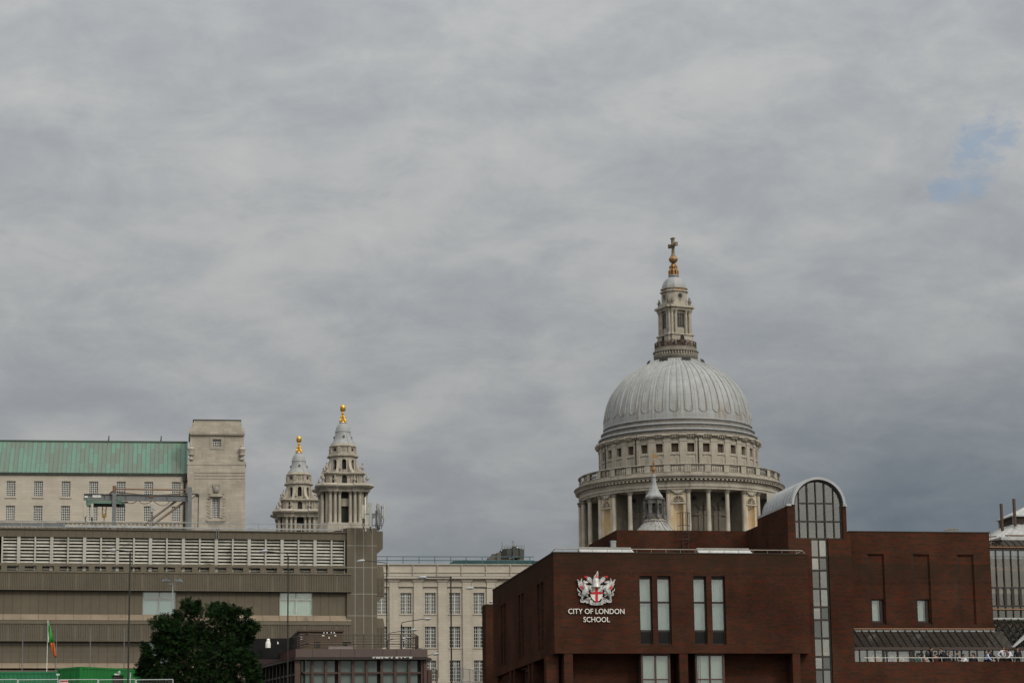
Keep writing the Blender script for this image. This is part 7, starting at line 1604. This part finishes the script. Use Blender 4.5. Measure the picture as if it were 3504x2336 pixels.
def fig_meshes(kind):
    if kind in FIG: return FIG[kind]
    J, k = pose(kind)
    def build(name, chain, rad_, levels=1):
        names = []; edges = []
        for c in chain:
            for a in c:
                if a not in names: names.append(a)
            edges += [(names.index(a), names.index(b)) for a, b in zip(c, c[1:])]
        return skin_mesh(name, [J[n] for n in names], edges, [rad_[n] for n in names], levels)
    r = {'pelvis':(.15,.11),'waist':(.14,.10),'chest':(.17,.11),'neck':.055,'head0':.075,'head1':(.085,.10),'head2':(.07,.08),'nose':.022}
    for n in 'rl': r.update({'sho'+n:.065,'elb'+n:.045,'wri'+n:.032,'han'+n:.035,'hip'+n:.095,'kne'+n:.06,'ank'+n:.042,'toe'+n:.04})
    body = build('body', [('pelvis','waist','chest','neck','head0','head1','head2'),('head1','nose')]+[c for n in 'rl' for c in (('chest','sho'+n,'elb'+n,'wri'+n,'han'+n),('pelvis','hip'+n,'kne'+n,'ank'+n,'toe'+n))], r)
    for n in 'rl':                                             # five fingers a hand
        pass
    R2 = dict(r); R2.update({'pelvis':(.185,.14),'waist':(.18,.135),'chest':(.22,.16),'neck':(.08,.075)})
    for n in 'rl': R2.update({'sho'+n:.088,'elb'+n:.066,'wri'+n:.052})
    top = build('top', [('pelvis','waist','chest','neck')]+[('chest','sho'+n,'elb'+n,'wri'+n) for n in 'rl'], R2)
    R3 = dict(r); R3.update({'pelvis':(.17,.13)})
    for n in 'rl': R3.update({'hip'+n:.115,'kne'+n:.085,'ank'+n:.068})
    trou = build('trousers', [('pelvis','hip'+n,'kne'+n,'ank'+n) for n in 'rl'], R3)
    h1, h2 = J['head1'], J['head2']
    hair = MB(); c = h1+Vector((0,.025,.035)); hair.lathe([(.001,c.z-.06),(.085,c.z-.03),(.107,c.z+.02),(.10,c.z+.07),(.06,c.z+.115),(.001,c.z+.125)],12,cx=c.x,cy=c.y)
    hm = hair.mesh('hair', True)
    hands = MB()
    for n in 'rl':
        w, h = J['wri'+n], J['han'+n]; d = (h-w).normalized(); s = d.orthogonal().normalized()
        for i in range(4): o = s*(-.03+.02*i); hands.path([h+o*.8, h+o+d*.045, h+o*1.05+d*(.07+.008*(1-abs(i-1.5)))+Vector((0,-.012,0))],[.010,.009,.007],5)
        hands.path([h-s*.03-d*.03, h-s*.055+d*.0, h-s*.058+d*.03],[.011,.010,.008],5)
    co = MB(); ch, ne = J['chest'], J['neck']; f = Vector((0,-1,0))
    a = ch+f*.135+Vector((0,0,.06)); b = ne+f*.075
    co.add([b+Vector((-.05,0,.0)), b+Vector((.05,0,.0)), a+Vector((0,-.012,-.12)), b+Vector((-.05,.02,.0)), b+Vector((.05,.02,.0)), a+Vector((0,.02,-.12))],[(0,2,1),(3,4,5),(0,1,4,3),(1,2,5,4),(2,0,3,5)])
    ti = MB(); ti.add([b+Vector((-.018,-.014,-.01)),b+Vector((.018,-.014,-.01)),a+Vector((.03,-.02,-.28)),a+Vector((-.03,-.02,-.28)),b+Vector((-.018,.0,-.01)),b+Vector((.018,0,-.01)),a+Vector((.03,0,-.28)),a+Vector((-.03,0,-.28))],[(0,3,2,1),(4,5,6,7),(0,1,5,4),(1,2,6,5),(2,3,7,6),(3,0,4,7)])
    FIG[kind] = (body, top, trou, hm, co.mesh('collar'), ti.mesh('tie'), hands.mesh('fingers')); return FIG[kind]
trouK = mat('dark trousers', (.014,.015,.02), None)
def person(label, kind, W, topm, hairm, shirt=None, tie=None, group=None, scale=1.0, trm=None):
    body, top, trou, hair, collar, ti, fing = fig_meshes(kind); W = W @ Matrix.Scale(scale, 4)
    t = thing('person', label, 'person', W, group)
    def part(n, me, m):
        me = me.copy(); me.materials.clear(); me.materials.append(m); return obj(n, me, None, t, W)
    part('body', body, skin); part('top', top, topm); part('trousers', trou, trm or trouK); part('hair', hair, hairm)
    part('fingers', fing, skin)
    if shirt: part('collar', collar, shirt)
    if tie: part('tie', ti, tie)
    return t
def spot(sx, sy, d, z, face):
    return S.at(S.u(sx, sy, d), d, z) @ RotZ(rad(face))
ZB_ = S.z(3150,2262,DB)
GP = 'pupils on the school terrace'
# face: 0 looks at the camera, +90 looks right in the picture, -90 left
P1 = person('person in dark blazer carrying a black backpack, standing on the terrace by the mural','stand',spot(3186,2230,2.6,ZFL,85),navy,hairK,shirtW,None,GP,1.0)
t = thing('backpack','black backpack worn by the person standing beside the mural','backpack',WM[P1.name]); q = MB(); q.lathe([(.02,.98),(.15,1.0),(.19,1.08),(.19,1.25),(.16,1.40),(.09,1.47),(.01,1.48)],12,cx=0,cy=.27); q.path([(.13,-.12,1.28),(.15,-.05,1.44),(.14,.12,1.44),(.12,.2,1.38)],.022,5); q.path([(-.13,-.12,1.28),(-.15,-.05,1.44),(-.14,.12,1.44),(-.12,.2,1.38)],.022,5); obj('bag', q, black, t, WM[P1.name], smooth=True)
person('seated person with brown hair between the backpack wearer and the stooping blazer','sit',spot(3201,2245,1.5,ZFL,180),maroonC,hairB,None,None,GP,.98)
person('person in dark blazer with white collar stooping to the left','lean',spot(3232,2240,2.4,ZFL,-80),navy,hairB,shirtW,None,GP,.97)
person('brown haired person in blazer, white shirt and tie just right of the stooping one','stand',spot(3247,2240,2.9,ZFL-.27,35),navy,hairB,shirtW,black,GP,.97)
person('seated dark haired person with one arm raised towards the terrace rail','sit',spot(3276,2245,1.45,ZFL+.06,60),navy,hairK,shirtW,None,GP,1.0)
person('lowest seated person, in a white shirt, only hair and shoulders above the brick wall','sit',spot(3298,2250,1.5,ZFL-.08,10),shirtW,hairK,None,None,GP,.93)
person('seated person in dark clothes beneath the glazing, back to us','sit',spot(3331,2248,1.5,ZFL-.04,170),navy,hairB,None,None,GP,.98)
person('person in pale blue shirt standing alone left of the two white shirts','lean',spot(3372,2240,2.2,ZFL-.22,70),shirtB,hairB,None,None,GP,.97)
person('person in white shirt and dark tie with hands on hips at the rail','akimbo',spot(3434,2240,2.2,ZFL,5),shirtW,hairB,None,black,GP,1.0)
person('person in white shirt bending beside the one with hands on hips','bend',spot(3462,2240,2.2,ZFL,-70),shirtW,hairB,None,None,GP,1.0)
person('person in dark suit at the far right under the canopy edge','stand',spot(3482,2230,2.7,ZFL,150),navy,hairK,None,None,GP,1.02)
# visitors on the high gallery above the dome
random.seed(5); zg_ = kz(1195)
GV = 'visitors on the dome gallery'; vm = [navy, maroonC, mat('tan coat', (.30,.20,.10), None), mat('blue coat', (.04,.07,.16), None), shirtW, mat('grey coat', (.12,.12,.12), None)]
for i, a in enumerate((-66,-47,-24,-16,-6,-2,7,13,21,30,38,44)):
    W = K.W @ RotZ(rad(a)) @ Matrix.Translation((0,-66.5*PM,zg_+.02)) @ RotZ(rad(random.uniform(-60,60)))
    person('tiny visitor behind the brown railing at the lantern foot', 'stand', W, vm[i % 6], [hairB,hairK][i % 2], None, None, GV, random.uniform(.92,1.05))
